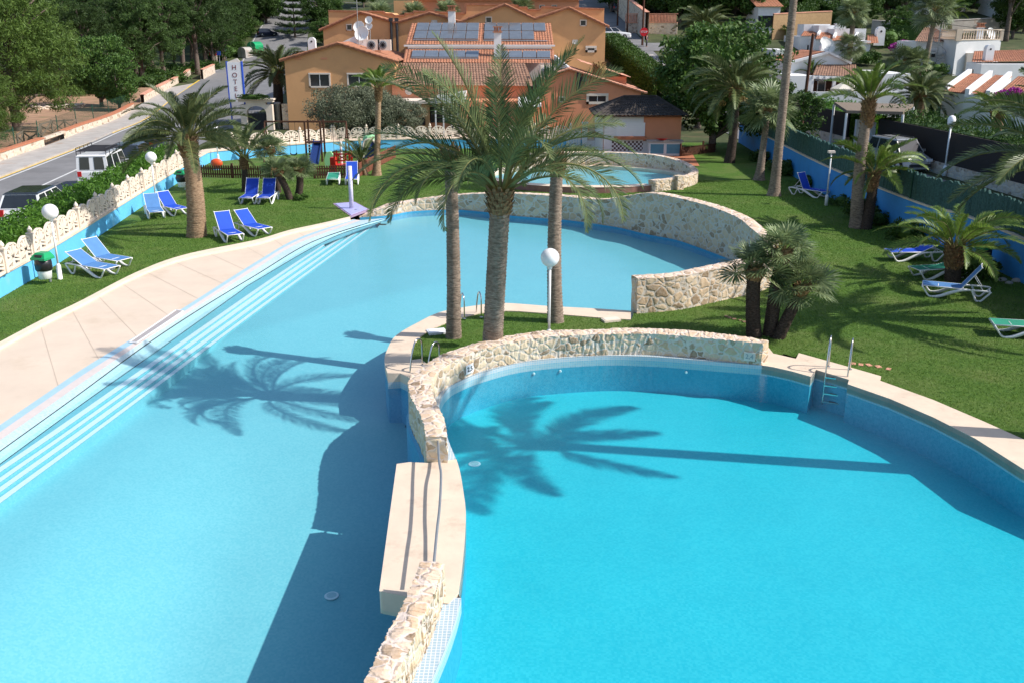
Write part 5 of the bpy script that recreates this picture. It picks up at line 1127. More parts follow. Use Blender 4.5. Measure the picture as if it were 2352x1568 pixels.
# higher houses of the complex at the very top
K = thing('hotel_block', 'salmon terrace houses with red roofs along the top edge', 'hotel building', (0, 0, 0)); mb = MB(); Y = 118; a = XZ(945, 40, Y); b = XZ(1330, 2, Y); mb.bbox(a.x, b.x, Y, Y+8, 0, b.z+.2); mb.build('wall', M['salmon'], K); mb = MB(); roofpatch(mb, V(a.x-.4, Y-.4, b.z), V(b.x+.4, Y-.4, b.z), V(b.x+.4, Y+5, b.z+2.4), V(a.x-.4, Y+5, b.z+2.4)); mb.build('roof', M['rooft'], K, fix=False)
for x in (952, 1195, 1240, 1268): window(K, x, 24, x+10, 12, Y, 'frame', w=.06, mull=0)
mb = MB(); a = XZ(905, 30, 116); b = XZ(947, 2, 116); mb.bbox(a.x, b.x, 116, 122, 0, b.z); mb.build('wall', M['ochre'], K)
# hall with solar roofs
K = thing('solar_hall', 'hall with two stepped tile roofs carrying solar collectors', 'hotel building', (0, 0, 0))
A = XZ(931, 103, 86); B = XZ(1272, 106, 86); C_ = XZ(1265, 55, 90.8); D_ = XZ(945, 55, 90.8); mb = MB(); roofpatch(mb, A, B, C_, D_); roofpatch(mb, XZ(925, 145, 82), XZ(1272, 147, 82), V(B.x, 85.95, XZ(0, 115, 86).z), V(A.x, 85.95, XZ(0, 114, 86).z)); mb.build('roof', M['rooft'], K, fix=False)
mb = MB(); mb.bbox(A.x+.2, B.x-.2, 86.0, 91.5, 0, A.z-.1); mb.build('wall', M['whitew'], K); mb = MB(); mb.bbox(A.x-.1, B.x+.1, 85.75, 85.95, A.z-.16, A.z-.02); mb.build('gutter', M['white'], K)
def onroof(P, u, v): a, b, c, d = P; return (a.lerp(b, u)).lerp(d.lerp(c, u), v)
RU = (A, B, C_, D_); RLo = (XZ(925, 145, 82), XZ(1272, 147, 82), V(B.x, 85.95, XZ(0, 115, 86).z), V(A.x, 85.95, XZ(0, 114, 86).z))
def panels(P, u0, u1, v0, v1, nu, nv, label, skip=()):
    a, b, c, d = P; nrm = (b-a).cross(d-a).normalized(); nrm = nrm if nrm.z > 0 else -nrm; t = thing('solar_collectors', label, 'solar panels', (0, 0, 0))
    for i in range(nu):
        for j in range(nv):
            if (i, j) in skip: continue
            q = [onroof(P, u0+(u1-u0)*(i+e)/nu, v0+(v1-v0)*(j+f))+nrm*.16 for e, f in ((.03, .02), (.97, .02), (.97, .98), (.03, .98))] if nv == 1 else [onroof(P, u0+(u1-u0)*(i+e)/nu, v0+(v1-v0)*(j+f)/nv)+nrm*.16 for e, f in ((.03, .03), (.97, .03), (.97, .97), (.03, .97))]
            mb = MB(); mb.ext(q, nrm*-.12); pn = mb.build('panel', M['grey'], t); g = MB(); ce = sum(q, V(0, 0, 0))/4; g.quad(*[ce+(p-ce)*.95+nrm*.006 for p in q]); g.build('glass', M['solar'], pn)
    m2 = MB(); m2.tube([onroof(P, u0, v0-.04)+nrm*.1, onroof(P, u1, v0-.04)+nrm*.1], .05, 5); m2.build('pipe', M['grey'], t)
panels(RU, .045, .49, .2, .97, 5, 2, 'left upper field of ten solar collectors'); panels(RU, .525, .96, .2, .97, 5, 2, 'right upper field of solar collectors with one missing', {(4, 0)})
panels(RLo, .05, .5, .3, .8, 5, 1, 'left lower row of five solar collectors'); panels(RLo, .6, .98, .3, .8, 4, 1, 'right lower row of solar collectors')
a = XZ(1143, 130, 84); chimney('white chimney with clay cap rising behind the big palm crown', (a.x, 84, a.z-.4), .6, 2.3)
# restaurant with brown roof
K = thing('restaurant', 'salmon restaurant with a weathered brown tile roof', 'hotel building', (0, 0, 0)); A = XZ(890, 196, 78); B = XZ(1222, 200, 78); C_ = XZ(1205, 147, 82); D_ = XZ(905, 146, 82); mb = MB(); roofpatch(mb, A, B, C_, D_); roofpatch(mb, B, V(B.x+.1, 84, B.z), C_+V(0, .1, 0), C_); roofpatch(mb, V(A.x, 84, A.z), A, D_, D_+V(0, .1, 0)); mb.build('roof', M['roofb'], K, fix=False)
mb = MB(); mb.bbox(A.x+.3, B.x-.3, 78.4, 84, -.2, A.z-.02); mb.build('wall', M['salmon'], K)
for x in (939, 1015):
    a = XZ(x, 210, 78.35); mb = MB(); mb.lathe([(.3, 0), (.3, .03), (.24, .03), (.24, .01)], 20); mb.box((0, 0, .02), (.03, .5, .02)); mb.box((0, 0, .02), (.5, .03, .02)); o = mb.build('round_vent', M['frame'], K); o.location = (a.x, 78.38, a.z); o.rotation_euler = (math.pi/2, 0, 0)
a = XZ(886, 300, 75.5); b = XZ(986, 235, 75.5); mb = MB(); mb.bbox(a.x, b.x, 75.5, 78.38, -.1, b.z-.12); mb.build('annex_wall', M['ochre'], K); mb = MB(); mb.bbox(a.x-.1, b.x+.15, 75.3, 78.37, b.z-.12, b.z+.1); mb.build('annex_ledge', M['creamw'], K); window(K, 946, 288, 976, 270, 75.5, 'wood', w=.05, mull=0)
# terrace front
t = thing('glazed_terrace', 'white canopied terrace with dark windows and salmon pillars', 'terrace', (0, 0, 0)); Y = 75.2; a = XZ(988, 292, Y); b = XZ(1245, 238, Y); mb = MB(); mb.bbox(a.x, b.x, Y+.6, Y+3, 0, b.z+.15); mb.build('back_wall', M['salmon'], t); mb = MB()
cx0 = XZ(986, 238, Y-.8); cx1 = XZ(1068, 238, Y-.8); mb.ext([V(cx0.x, Y-1.2, cx0.z), V(cx1.x, Y-1.2, cx0.z+.1), V(cx1.x, Y-1.2, cx0.z+.75), V(cx0.x+.4, Y-1.2, cx0.z+.42)], V(0, 3.6, 0)); mb.build('canopy', M['canvasw'], t)
for i, x in enumerate((1000, 1018, 1036, 1052)):
    p = XZ(x, 240, Y-1.1); m2 = MB(); m2.bbox(p.x-.05, p.x+.05, Y-1.15, Y-1.05, 0, p.z+.05); m2.build('post', M['white'], t)
for i, (x0, x1) in enumerate(((990, 1016), (1020, 1034), (1038, 1052), (1060-.0, 1060), (1080, 1102), (1112, 1135), (1145, 1168))):
    if x1 > x0: window(t, x0, 282, x1, 246, Y+.6, 'dark', w=.05, mull=0, sill=False)
for x in (1065, 1108, 1140, 1176, 1215):
    p = XZ(x, 240, Y); m2 = MB(); m2.bbox(p.x-.27, p.x+.27, Y+.1, Y+.6, 0, b.z+.1); m2.build('pillar', M['salmon'], t)
m2 = MB(); m2.bbox(XZ(1040, 285, Y).x, b.x, Y-.1, Y+.12, 0, .55); m2.build('plinth', M['creamw'], t); cz = MB(); cz.ext([V(XZ(1190, 235, Y).x, Y-1.4, 2.2), V(XZ(1242, 235, Y).x, Y-1.4, 2.2), V(XZ(1242, 235, Y).x, Y+.5, 2.75), V(XZ(1190, 235, Y).x, Y+.5, 2.75)], V(0, 0, .06)); cz.build('awning', M['canvasw'], t)
def chair(label, p, rz):
    t = thing('terrace_chair', label, 'chair', p, rz, 'dark chairs on the restaurant terrace'); mb = MB(); mb.box((0, 0, .44), (.42, .42, .05)); mb.build('seat', M['dark'], t); mb = MB(); mb.box((0, .2, .7), (.42, .04, .45)); mb.build('backrest', M['dark'], t)
    for sx in (-1, 1):
        for sy in (-1, 1): mb = MB(); mb.box((sx*.18, sy*.18, .21), (.04, .04, .42)); mb.build('leg', M['dark'], t)
for i, (x, rz, lab) in enumerate(((1046, .5, 'dark chair at the left end of the terrace plinth'), (1058, -1.4, 'dark chair turned sideways beside the first salmon pillar'), (1094, .9, 'dark chair between the first two salmon pillars'), (1122, 2.0, 'dark chair before the middle of the terrace windows'))): a = XZ(x, 290, 73.6); chair(lab, (a.x, 73.4, 0), rz)
# salmon wing on the right
K = thing('hotel_wing', 'salmon hotel wing with a pinkish roof sloping to the right', 'hotel building', (0, 0, 0)); Y = 77.4; T = [XZ(1246, 186, Y), XZ(1306, 160, Y), XZ(1472, 212, Y)]; mb = MB(); mb.ext([V(T[0].x, Y, -.1)]+T+[V(T[2].x, Y, -.1)], V(0, 9, 0)); mb.build('wall', M['salmon'], K, fix=False)
mb = MB(); e = T[2]+(T[2]-T[1]).normalized()*.5; roofpatch(mb, e+V(0, -.2, .06), e+V(0, 9, .06), T[1]+V(0, 9, .06), T[1]+V(0, -.2, .06), .26, .03); roofpatch(mb, T[0]+V(-.2, 4, .05), T[0]+V(-.2, -.2, .05), T[1]+V(0, -.2, .06), T[1]+V(0, 4, .06), .26, .03)
for k in range(22): mb.tube([T[1].lerp(e, k/22)+V(0, -.2, .07), T[1].lerp(e, (k+.97)/22)+V(0, -.2, .1)], .1, 6)
for k in range(7): mb.tube([T[1].lerp(T[0], k/7)+V(0, -.2, .07), T[1].lerp(T[0], (k+.97)/7)+V(0, -.2, .1)], .1, 6)
mb.build('roof', M['roofp'], K, fix=False)
mb = MB(); u = T[2]; mb.bbox(u.x-4.4, u.x-.8, Y+3.2, Y+9, 0, u.z+1.0); mb.build('wall', M['salmon'], K); mb = MB(); roofpatch(mb, V(u.x-.5, Y+2.8, u.z+.95), V(u.x-.5, Y+9.3, u.z+.95), V(u.x-4.6, Y+9.3, u.z+2.2), V(u.x-4.6, Y+2.8, u.z+2.2), .26, .03); mb.build('roof', M['roofp'], K, fix=False)
window(K, 1353, 240, 1391, 215, Y, 'frame', w=.2, mull=1); window(K, 1285, 236, 1296, 222, Y, 'frame', w=.1, mull=0)
p = XZ(1329, 190, Y-.12); m2 = MB(); m2.box((p.x, p.y, p.z), (.3, .24, 1.6)); m2.build('flue', M['dark'], K); p = XZ(1341, 182, Y-.3); m2 = MB(); m2.box((p.x, p.y, p.z), (.4, .3, .36), .5); m2.build('loudspeaker', M['dark'], K)
p = XZ(1257, 181, 79.5); ac_unit('white air conditioner at the edge of the salmon wing roof', p, .2, 1.25)
m2 = MB(); a = XZ(1272, 152, 83); b = XZ(1304, 160, 78.5); m2.ext([V(a.x, 83, a.z-.4), V(a.x, 83, Zat(83, 127)), V(b.x, 78.6, Zat(78.6, 161)+.25), V(b.x, 78.6, b.z-.6)], V(.15, 0, 0)); o = m2.build('parapet', M['whitew'], K)
p = XZ(1302, 172, 79); m2 = MB(); m2.box((p.x-.7, p.y, p.z+.2), (1.5, .9, .1), 0, .1); m2.box((p.x-.7, p.y+.2, p.z-.2), (1.3, .5, .6)); o = m2.build('skylight_hatch', M['dark'], K)
# gate arch by the road, hotel sign
g0 = G(556, 299); g1 = G(634, 297); t = thing('gate_arch', 'cream entrance arch with flat moulded top by the hotel drive', 'gate arch', g0); w = (g1-g0).length; mb = MB(); mb.box((.3, 0, 1.0), (.5, .5, 2.0)); mb.build('pillar', M['creamw'], t); mb = MB(); mb.box((w-.3, 0, 1.0), (.5, .5, 2.0)); mb.build('pillar', M['creamw'], t)
mb = MB(); ar = [V(.55, -.25, 1.35)]+[V(w/2-(w/2-.55)*math.cos(a), -.25, 1.35+.55*math.sin(a)) for a in [math.pi*k/12 for k in range(13)]]+[V(w-.55, -.25, 2.2), V(.55, -.25, 2.2)]; mb.ext(ar, V(0, .5, 0)); mb.bbox(-.05, w+.05, -.35, .35, 2.2, 2.32); mb.bbox(-.15, w+.15, -.45, .45, 2.36, 2.48); mb.bbox(-.05, w+.05, -.3, .3, 2.32, 2.36); mb.build('lintel', M['creamw'], t, fix=False)
m2 = MB(); m2.bbox(.55, w-.55, .1, .16, .05, 1.3); [m2.bbox(.6+.12*k, .63+.12*k, .05, .1, .05, 1.5) for k in range(int((w-1.2)/.12))]; m2.build('gate_leaf', M['dark'], t)
for lab, x, y in (('round concrete column right of the entrance arch', 641, 296), ('rough stone pillar at the corner of the ochre wing', 660, 297)):
    p = G(x, y); m2 = MB(); m2.lathe([(.2, 0), (.2, 1.9), (.27, 1.95), (.27, 2.1)], 12) if x < 650 else m2.box((0, 0, 1.0), (.55, .5, 2.0)); o = m2.build('column' if x < 650 else 'stone_pillar', M['pave'] if x < 650 else M['stone'], None, x < 650); o.location = p; tag(o, lab, 'column')
Y = 80; a = XZ(525.5, 216, Y); b = XZ(556, 143.5, Y); t = thing('hotel_sign', 'tall white sign with blue edges and dark red letters HOTEL down it', 'sign', ((a.x+b.x)/2, Y, 0)); w = b.x-a.x; mb = MB(); mb.bbox(-w/2+.1, w/2-.1, -.12, .12, a.z-.6, b.z); mb.build('face', M['signw'], t); mb = MB(); mb.bbox(-w/2, -w/2+.1, -.13, .13, a.z-.7, b.z+.06); mb.build('side_strip', M['signb'], t); mb = MB(); mb.bbox(w/2-.1, w/2, -.13, .13, a.z-.7, b.z+.06); mb.build('side_strip', M['signb'], t)
mb = MB(); mb.bbox(-w/2+.02, -w/2+.12, 0, .1, 0, a.z-.7); mb.build('post', M['signb'], t); mb = MB(); mb.bbox(w/2-.12, w/2-.02, 0, .1, 0, a.z-.7); mb.build('post', M['signb'], t); mb = MB(); mb.ext([V(-w/2+.1, -.1, b.z), V(w/2-.1, -.1, b.z), V(.2, .1, b.z+.3)], V(0, .2, 0)); mb.build('cap', M['pave'], t)
for ch, y in zip('HOTEL', (156, 173.5, 189, 205, 221)):
    me = lettermesh(ch, .52); me.materials.append(M['maroon']); o = link('letter', me, t, (0, -.13, Zat(Y, y))); o.rotation_euler = (math.pi/2, 0, 0)
# ---------------------------------------------------------------- roads on the left
def ribbon(name, A, B, m, dz=.0, kind='structure'):
    mb = MB(); f = lambda P: [V(p.x, p.y, terr(p.x, p.y)+dz) for p in P]; mb.strip(f(B), f(A)); o = mb.build(name, m, fix=False); o['kind'] = kind; return o
LE = cr([V(x, y, 0) for x, y in ((-24.5, 22), (-26.6, 38), (-28.3, 53.1), (-30.1, 68.3), (-31.4, 76.7), (-33.3, 89.4), (-39.5, 115), (-47.5, 151), (-53.5, 178), (-61.7, 241), (-66, 290))], 120)
RE = cr([V(x, y, 0) for x, y in ((-17.6, 22), (-19.0, 38), (-20.6, 53), (-22, 68), (-22.6, 76), (-23.5, 89), (-25.5, 115), (-32, 151), (-37, 178), (-49, 241), (-56, 290))], 120)
ribbon('road', LE, RE, M['asphalt'], .012)
ribbon('road_line', [p+V(.28, 0, 0) for p in LE], [p+V(.42, 0, 0) for p in LE], M['roadw'], .018)
PLn = cr([V(x, y, 0) for x, y in ((-22.3, 28), (-24.16, 44.9), (-25.5, 56.1), (-27.9, 76.7), (-30.5, 92))], 60)
ribbon('road_line', PLn, [p+V(.14, 0, 0) for p in PLn], M['roadw'], .018)
def sub(P, y0, y1): return [p for p in P if y0 <= p.y <= y1]
yl = sub(LE, 20, 71); ribbon('yellow_line', [p+V(-.15, 0, 0) for p in yl], [p+V(.1, 0, 0) for p in yl], M['yellow'], .02)
yl = sub(LE, 75, 150); ribbon('yellow_line', [p+V(-.15, 0, 0) for p in yl], [p+V(.1, 0, 0) for p in yl], M['yellow'], .02)
pl = offs(LE, 2.3); mb = MB(); mb.strip(zset(LE, .13), zset(pl, .13)); mb.strip(zset(LE, 0), zset(LE, .13)); struct(mb.build('pavement', M['pave'], fix=False))
# side road climbing beyond, and drive at the hotel corner
S1 = [GT(575, 175), GT(622, 118), GT(652, 72), GT(668, 38), GT(690, 2)]; S2 = [GT(650, 190), GT(690, 120), GT(712, 72), GT(728, 38), GT(750, 2)]
ribbon('hill_road', cr(S1, 40), cr(S2, 40), M['asphalt'], .05)
# stone wall with brown cap along the pavement
def lowwall(label, P, h, w, m, cap, z=.0, name='stone_wall'):
    t = thing(name, label, 'stone wall', (0, 0, 0)); Q = offs(P, w); f = lambda S, dz: [V(p.x, p.y, terr(p.x, p.y)+z+dz) for p in S]
    mb = MB(); mb.strip(f(P, -.1), f(P, h)); mb.strip(f(Q, h), f(Q, -.1)); mb.build('masonry', m, t, fix=False); a = offs(P, -.05); b = offs(P, w+.05); mb = MB(); mb.strip(f(a, h+.09), f(b, h+.09)); mb.strip(f(a, h), f(a, h+.09)); mb.strip(f(b, h+.09), f(b, h)); mb.build('capping', cap, t, fix=False); return t
ws = offs(LE, 2.3); lowwall('pale stone wall with reddish cap beside the pavement on the left', cr(sub(ws, 20, 67.5), 60), .62, .35, M['stonepale'], M['brick']); lowwall('pale stone wall continuing past the railed gap beside the road', cr(sub(ws, 71, 100), 40), .62, .35, M['stonepale'], M['brick']); lowwall('far stretch of pale roadside wall under the pines', cr(sub(ws, 106, 175), 40), .8, .4, M['stonepale'], M['roofp'])
gp = sub(ws, 67, 71.6); t = thing('railing', 'dark iron railing under a cream beam in the wall gap', 'railing', (0, 0, 0)); mb = MB(); a, b = gp[0], gp[-1]; n = 14; [mb.bar(a.lerp(b, k/n)+V(0, 0, .05), a.lerp(b, k/n)+V(0, 0, .5), .02) for k in range(n+1)]; mb.build('bars', M['dark'], t); mb = MB(); mb.bar(a+V(0, 0, .62), b+V(0, 0, .62), .3, .16); mb.build('beam', M['stonepale'], t)
# dry ground under the pines
mb = MB(); xs = [-120+i*4 for i in range(24)]; ys = [28+i*4 for i in range(34)]; vs = []; fs = []
for y in ys:
    e = min(range(len(ws)), key=lambda i: abs(ws[i].y-y)); xe = ws[e].x-.3
    for i in range(24): x = xe-(23-i)*3.2; vs.append((x, y, terr(x, y)+.03+.06*math.sin(x*.6+y*.3)*min(1, (23-i)/3)))
fs = [(j*24+i, j*24+i+1, (j+1)*24+i+1, (j+1)*24+i) for j in range(33) for i in range(23)]; mb.add(vs, fs); struct(mb.build('dry_ground', M['earth'], smooth=True))
# rail fence with crosses, wire fence, dry stone terrace
t = thing('cross_rail_fence', 'weathered wooden fence with crossed braces on the dry ground', 'fence', (0, 0, 0)); P = [G(44, 343), G(57, 334), G(93, 337), G(97, 316), G(122, 307), G(152, 306), G(180, 304)]; P[2] = G(90, 335)
for p in P: m2 = MB(); m2.tube([p, p+V(0, 0, 1.05)], .07, 6); m2.build('post', M['woodg'], t)
m2 = MB()
for a, b in list(zip(P, P[1:])): m2.bar(a+V(0, 0, .95), b+V(0, 0, .95), .1); m2.bar(a+V(0, 0, .12), b+V(0, 0, .9), .08); m2.bar(a+V(0, 0, .9), b+V(0, 0, .12), .08)
m2.build('rails', M['woodg'], t)
t = thing('wire_fence', 'green wire mesh fence with slim posts behind the roadside wall', 'fence', (0, 0, 0)); P = [G(-8, 375), G(38, 354), G(92, 336), G(136, 320), G(178, 302), G(217, 289), G(252, 275), G(300, 255)]
for p in P: m2 = MB(); m2.tube([p, p+V(0, 0, 1.75)], .035, 6); m2.build('post', M['greenmesh'], t)
m2 = MB()
for a, b in zip(P, P[1:]):
    L = (b-a).length; n = int(L/.22); h = 1.6
    for k in range(-7, n):
        for s in (1, -1):
            k0, k1 = max(0, k), min(n, k+7); 
            if k1 <= k0: continue
            z0 = (k0-k)/7*h; z1 = (k1-k)/7*h
            if s < 0: z0, z1 = h-z0, h-z1
            p0 = a.lerp(b, k0/n)+V(0, 0, z0+.05); p1 = a.lerp(b, k1/n)+V(0, 0, z1+.05); m2.tube([p0, p1], .006, 3, False)
m2.build('mesh', M['greenmesh'], t, fix=False)
rg = random.Random(9); m2 = MB(); a = G(78, 257); b = G(190, 250)
for k in range(150): p = a.lerp(b, rg.random())+V(rg.uniform(-.15, .15), rg.uniform(-.2, .2), rg.uniform(0, .45)); m2.sphere(p, rg.uniform(.12, .24), 6, 4, (1.3, 1, .75))
o = m2.build('dry_stone_wall', M['stonepale'], None); tag(o, 'low dry stone terrace wall on the dry ground among the pines', 'stone wall')
for lab, p, q, h in (('pale masonry wall with pier at the edge of the pine wood', G(468, 186), G(495, 172), .9),): lowwall(lab, [p, p.lerp(q, .5), q], 1.4, .4, M['stonepale'], M['roofp'])
# ---------------------------------------------------------------- cars
def car(label, p, rz, L, W_, Hh, paint, kind, rack=False):
    """loft of cross-sections; x runs forward"""
    t = thing('parked_car', label, 'van' if kind == 'van' else 'car', p, rz, 'cars parked along the streets'); hb = {'suv': .62, 'van': .58, 'hatch': .6, 'mpv': .6}[kind]*Hh; w = W_/2
    prof = {'hatch': ((-1, .72, .9), (-.96, .95, .97), (-.5, 1, 1), (.3, 1, 1), (.55, .92, .98), (.9, .78, .9), (1, .55, .75)), 'suv': ((-1, .75, .92), (-.96, .98, .97), (-.5, 1, 1), (.3, 1, 1), (.5, .97, .98), (.92, .84, .92), (1, .62, .8)), 'van': ((-1, .9, .97), (-.98, 1, 1), (0, 1, 1), (.5, 1, 1), (.72, .95, .97), (.95, .72, .9), (1, .5, .8)), 'mpv': ((-1, .85, .95), (-.97, 1, 1), (-.3, 1, 1), (.4, 1, 1), (.55, .95, .98), (.93, .76, .9), (1, .55, .78))}[kind]
    mb = MB(); rows = []
    for x, zf, wf in prof:
        zt = hb*zf; ww = w*wf; rows.append([V(x*L/2, s*y, z) for s, y, z in ((-1, ww*.86, .2), (-1, ww, .34), (-1, ww, zt*.8), (-1, ww*.93, zt), (1, ww*.93, zt), (1, ww, zt*.8), (1, ww, .34), (1, ww*.86, .2))])
    k = len(rows); vs = [v for r in rows for v in r]; fs = [(i*8+j, i*8+(j+1) % 8, (i+1)*8+(j+1) % 8, (i+1)*8+j) for i in range(k-1) for j in range(8)]+[tuple(reversed(range(8))), tuple(range((k-1)*8, k*8))]; mb.add(vs, fs); mb.build('body', paint, t)
    cab = {'hatch': (-.93, -.72, .1, .5), 'suv': (-.97, -.82, .12, .46), 'van': (-.99, -.96, .5, .75), 'mpv': (-.98, -.86, .3, .58)}[kind]; b0, r0, r1, b1 = [c*L/2 for c in cab]; zr = Hh; wr = w*(.9 if kind == 'van' else .76); wb = w*(.97 if kind == 'van' else .93)
    g = [V(b0, -wb, hb-.02), V(b1, -wb, hb-.02), V(r1, -wr, zr-.06), V(r0, -wr, zr-.06), V(b0, wb, hb-.02), V(b1, wb, hb-.02), V(r1, wr, zr-.06), V(r0, wr, zr-.06)]
    F6 = [(0, 1, 2, 3), (5, 4, 7, 6), (1, 5, 6, 2), (4, 0, 3, 7), (3, 2, 6, 7)]; mb = MB(); mb.add(g, F6); mb.build('cabin', paint, t)
    def inset(q, f, sh, nm):
        c = sum(q, V(0, 0, 0))/4; n = (q[1]-q[0]).cross(q[3]-q[0]).normalized(); n = n if n.dot(c-V(0, 0, hb)) > 0 else -n; m2 = MB(); m2.quad(*[c+(p-c)*f+n*.012 for p in q]); m2.build(nm, M['glass'], t, fix=False)
    inset([g[1], g[5], g[6], g[2]], .9, 0, 'windscreen')
    rq = [g[4], g[0], g[3], g[7]]
    if kind == 'van':
        for s in (0, 1): q = [rq[0].lerp(rq[1], .08+.47*s), rq[0].lerp(rq[1], .45+.47*s), rq[3].lerp(rq[2], .45+.47*s), rq[3].lerp(rq[2], .08+.47*s)]; inset(q, .86, 0, 'rear_window')
    else: inset(rq, .88, 0, 'rear_window')
    for q in ([g[0], g[1], g[2], g[3]], [g[5], g[4], g[7], g[6]]):
        n = 3
        for s in range(n): a0, a1 = s/n, (s+1)/n; inset([q[0].lerp(q[1], a0), q[0].lerp(q[1], a1), q[3].lerp(q[2], a1), q[3].lerp(q[2], a0)], .86, 0, 'side_window')
    mb = MB(); mb.add([V(r0-.03, -wr-.01, zr-.06), V(r1+.05, -wr-.01, zr-.06), V(r1+.05, wr+.01, zr-.06), V(r0-.03, wr+.01, zr-.06), V(r0+.1, -wr*.9, zr), V(r1-.1, -wr*.9, zr), V(r1-.1, wr*.9, zr), V(r0+.1, wr*.9, zr)], [(4, 5, 6, 7), (0, 1, 5, 4), (1, 2, 6, 5), (2, 3, 7, 6), (3, 0, 4, 7)]); mb.build('roof', M['glass'] if kind == 'suv' and paint is M['carw'] else paint, t)
    for sx in (-.62, .62):
        for sy in (-1, 1):
            m2 = MB(); m2.lathe([(.3, -.1), (.33, -.06), (.33, .06), (.3, .1)], 16); wl_ = m2.build('wheel', M['tyre'], t); wl_.location = (sx*L/2, sy*(w-.08), .33); wl_.rotation_euler = (math.pi/2, 0, 0); m2 = MB(); m2.lathe([(.19, -.112), (.19, .112)], 12); m2.build('rim', M['cars'], wl_)
    for sy in (-1, 1):
        m2 = MB(); m2.box((-L/2+.03, sy*w*.8, hb*.82), (.1, .2, .26)); m2.build('tail_lamp', M['lampr'], t); m2 = MB(); m2.box((L/2-.09, sy*w*.68, hb*.66), (.2, .34, .15)); m2.build('headlight', M['lampc'], t); m2 = MB(); m2.box((b1-.3, sy*(w+.1), hb+.08), (.12, .2, .14)); m2.build('mirror', paint, t)
    m2 = MB(); m2.box((-L/2+.02, 0, .42), (.1, W_*.9, .2)); m2.build('bumper', M['dark'] if kind != 'suv' else paint, t); m2 = MB(); m2.box((L/2-.02, 0, .4), (.1, W_*.8, .16)); m2.build('bumper', M['dark'], t)
    if rack:
        r = MB(); zz = zr+.18
        for s in (-1, 1): r.tube([V(r0+.1, s*wr, zz), V(r1-.2, s*wr, zz)], .025, 5); r.tube([V(r0+.1, s*wr, zz+.15), V(r1-.2, s*wr, zz+.15)], .02, 5)
        for i in range(9): x = r0+.1+(r1-r0-.3)*i/8; r.tube([V(x, -wr, zz), V(x, wr, zz)], .022, 5)
        for i in range(5): x = r0+.1+(r1-r0-.3)*i/4; [r.tube([V(x, s*wr, zr-.05), V(x, s*wr, zz+.15)], .02, 5) for s in (-1, 1)]
        r.build('roof_rack', M['dark'], t)
    if kind in ('mpv',):
        for s in (-1, 1): m2 = MB(); m2.tube([V(r0+.2, s*wr*.9, zr+.02), V(r0+.3, s*wr*.9, zr+.07), V(r1-.3, s*wr*.9, zr+.07), V(r1-.2, s*wr*.9, zr)], .025, 5); m2.build('roof_rail', M['dark'], t)
dl = math.atan2(1, -.105)
car('white car with dark glass roof parked by the oleander hedge', (-20.15, 40.6, .012), dl, 4.4, 1.8, 1.55, M['carw'], 'suv')
car('white van with dark roof rack parked by the hedge', (-21.45, 50.7, .012), dl, 3.95, 1.6, 1.8, M['carw'], 'van', True)
car('blue grey car parked in front of the white van', (-22.4, 57.4, .012), dl, 4.2, 1.75, 1.5, M['carg'], 'hatch')
car('dark blue car standing farther out beyond the blue grey one', (-24.2, 65.0, .012), dl-.05, 4.2, 1.75, 1.5, M['carb'], 'hatch')
car('silver family car on the shaded street beyond the right wall', (22.75, 57.0, .02), math.atan2(-1, .25), 4.2, 1.75, 1.75, M['cars'], 'mpv')
p = GT(1408, 92); car('white car crossing the junction behind the ochre block', (p.x, p.y, p.z+.03), -.04, 4.7, 1.85, 1.6, M['carw'], 'suv')
p = GT(614, 84); car('dark car on the hill road beside the wood', (p.x, p.y, p.z+.08), .5, 4.6, 1.85, 1.7, M['carb'], 'suv')
p = GT(1376, 30); car('small dark car on the steep street behind the ochre block', (p.x+3, p.y, p.z+.06), 1.5, 4, 1.7, 1.5, M['carb'], 'hatch')
# containers and signs at the far road
for lab, x, y, m_, k in (('grey half round recycling container with a cross rib by the far road', 556, 134, 'pave', 0), ('green half round recycling container behind the grey one', 578, 124, 'green', 1)):
    p = GT(x, y); t = thing('recycling_container', lab, 'container', p, -.5); s = 1.35 if k == 0 else 1.5; r = .85*s; o_ = [V(-r, 0, 0)]+[V(-r*math.cos(a), 0, 1.0*s+r*.8*math.sin(a)) for a in [math.pi*i/12 for i in range(13)]]+[V(r, 0, 0)]
    mb = MB(); mb.ext(o_, V(0, 1.7*s, 0)); mb.build('body', M[m_], t); mb = MB(); mb.box((0, -.03, .9*s), (r*2, .08, .1*s)); mb.box((0, -.03, .9*s), (.12*s, .08, 1.6*s)); mb.build('ribs', M['grey'] if k == 0 else M['palegreen'], t)
p = GT(491, 150); Y = p.y; t = thing('roadside_board', 'red edged white notice board on a stone pier by the wood', 'sign', p); mb = MB(); z0 = Zat(Y, 128)-p.z; z1 = Zat(Y, 111)-p.z; w = 16*Y*.95/2200; mb.bbox(-w/2, w/2, 0, .2, z0, z1); mb.build('board', M['signr'], t); mb = MB(); mb.bbox(-w*.36, w*.46, -.03, .0, z0+.15*(z1-z0), z1-.05*(z1-z0)); mb.build('panel', M['signw'], t); mb = MB(); rr = random.Random(5); [mb.box((rr.uniform(-.2, .4)*w, -.035, z0+(z1-z0)*rr.uniform(.3, .85)), (w*.2, .01, (z1-z0)*.08)) for _ in range(7)]; mb.build('print', M['dark'], t); mb = MB(); mb.bbox(-w*.1, w*.5, .02, .5, -.5, z0); mb.build('pier', M['stonepale'], t)
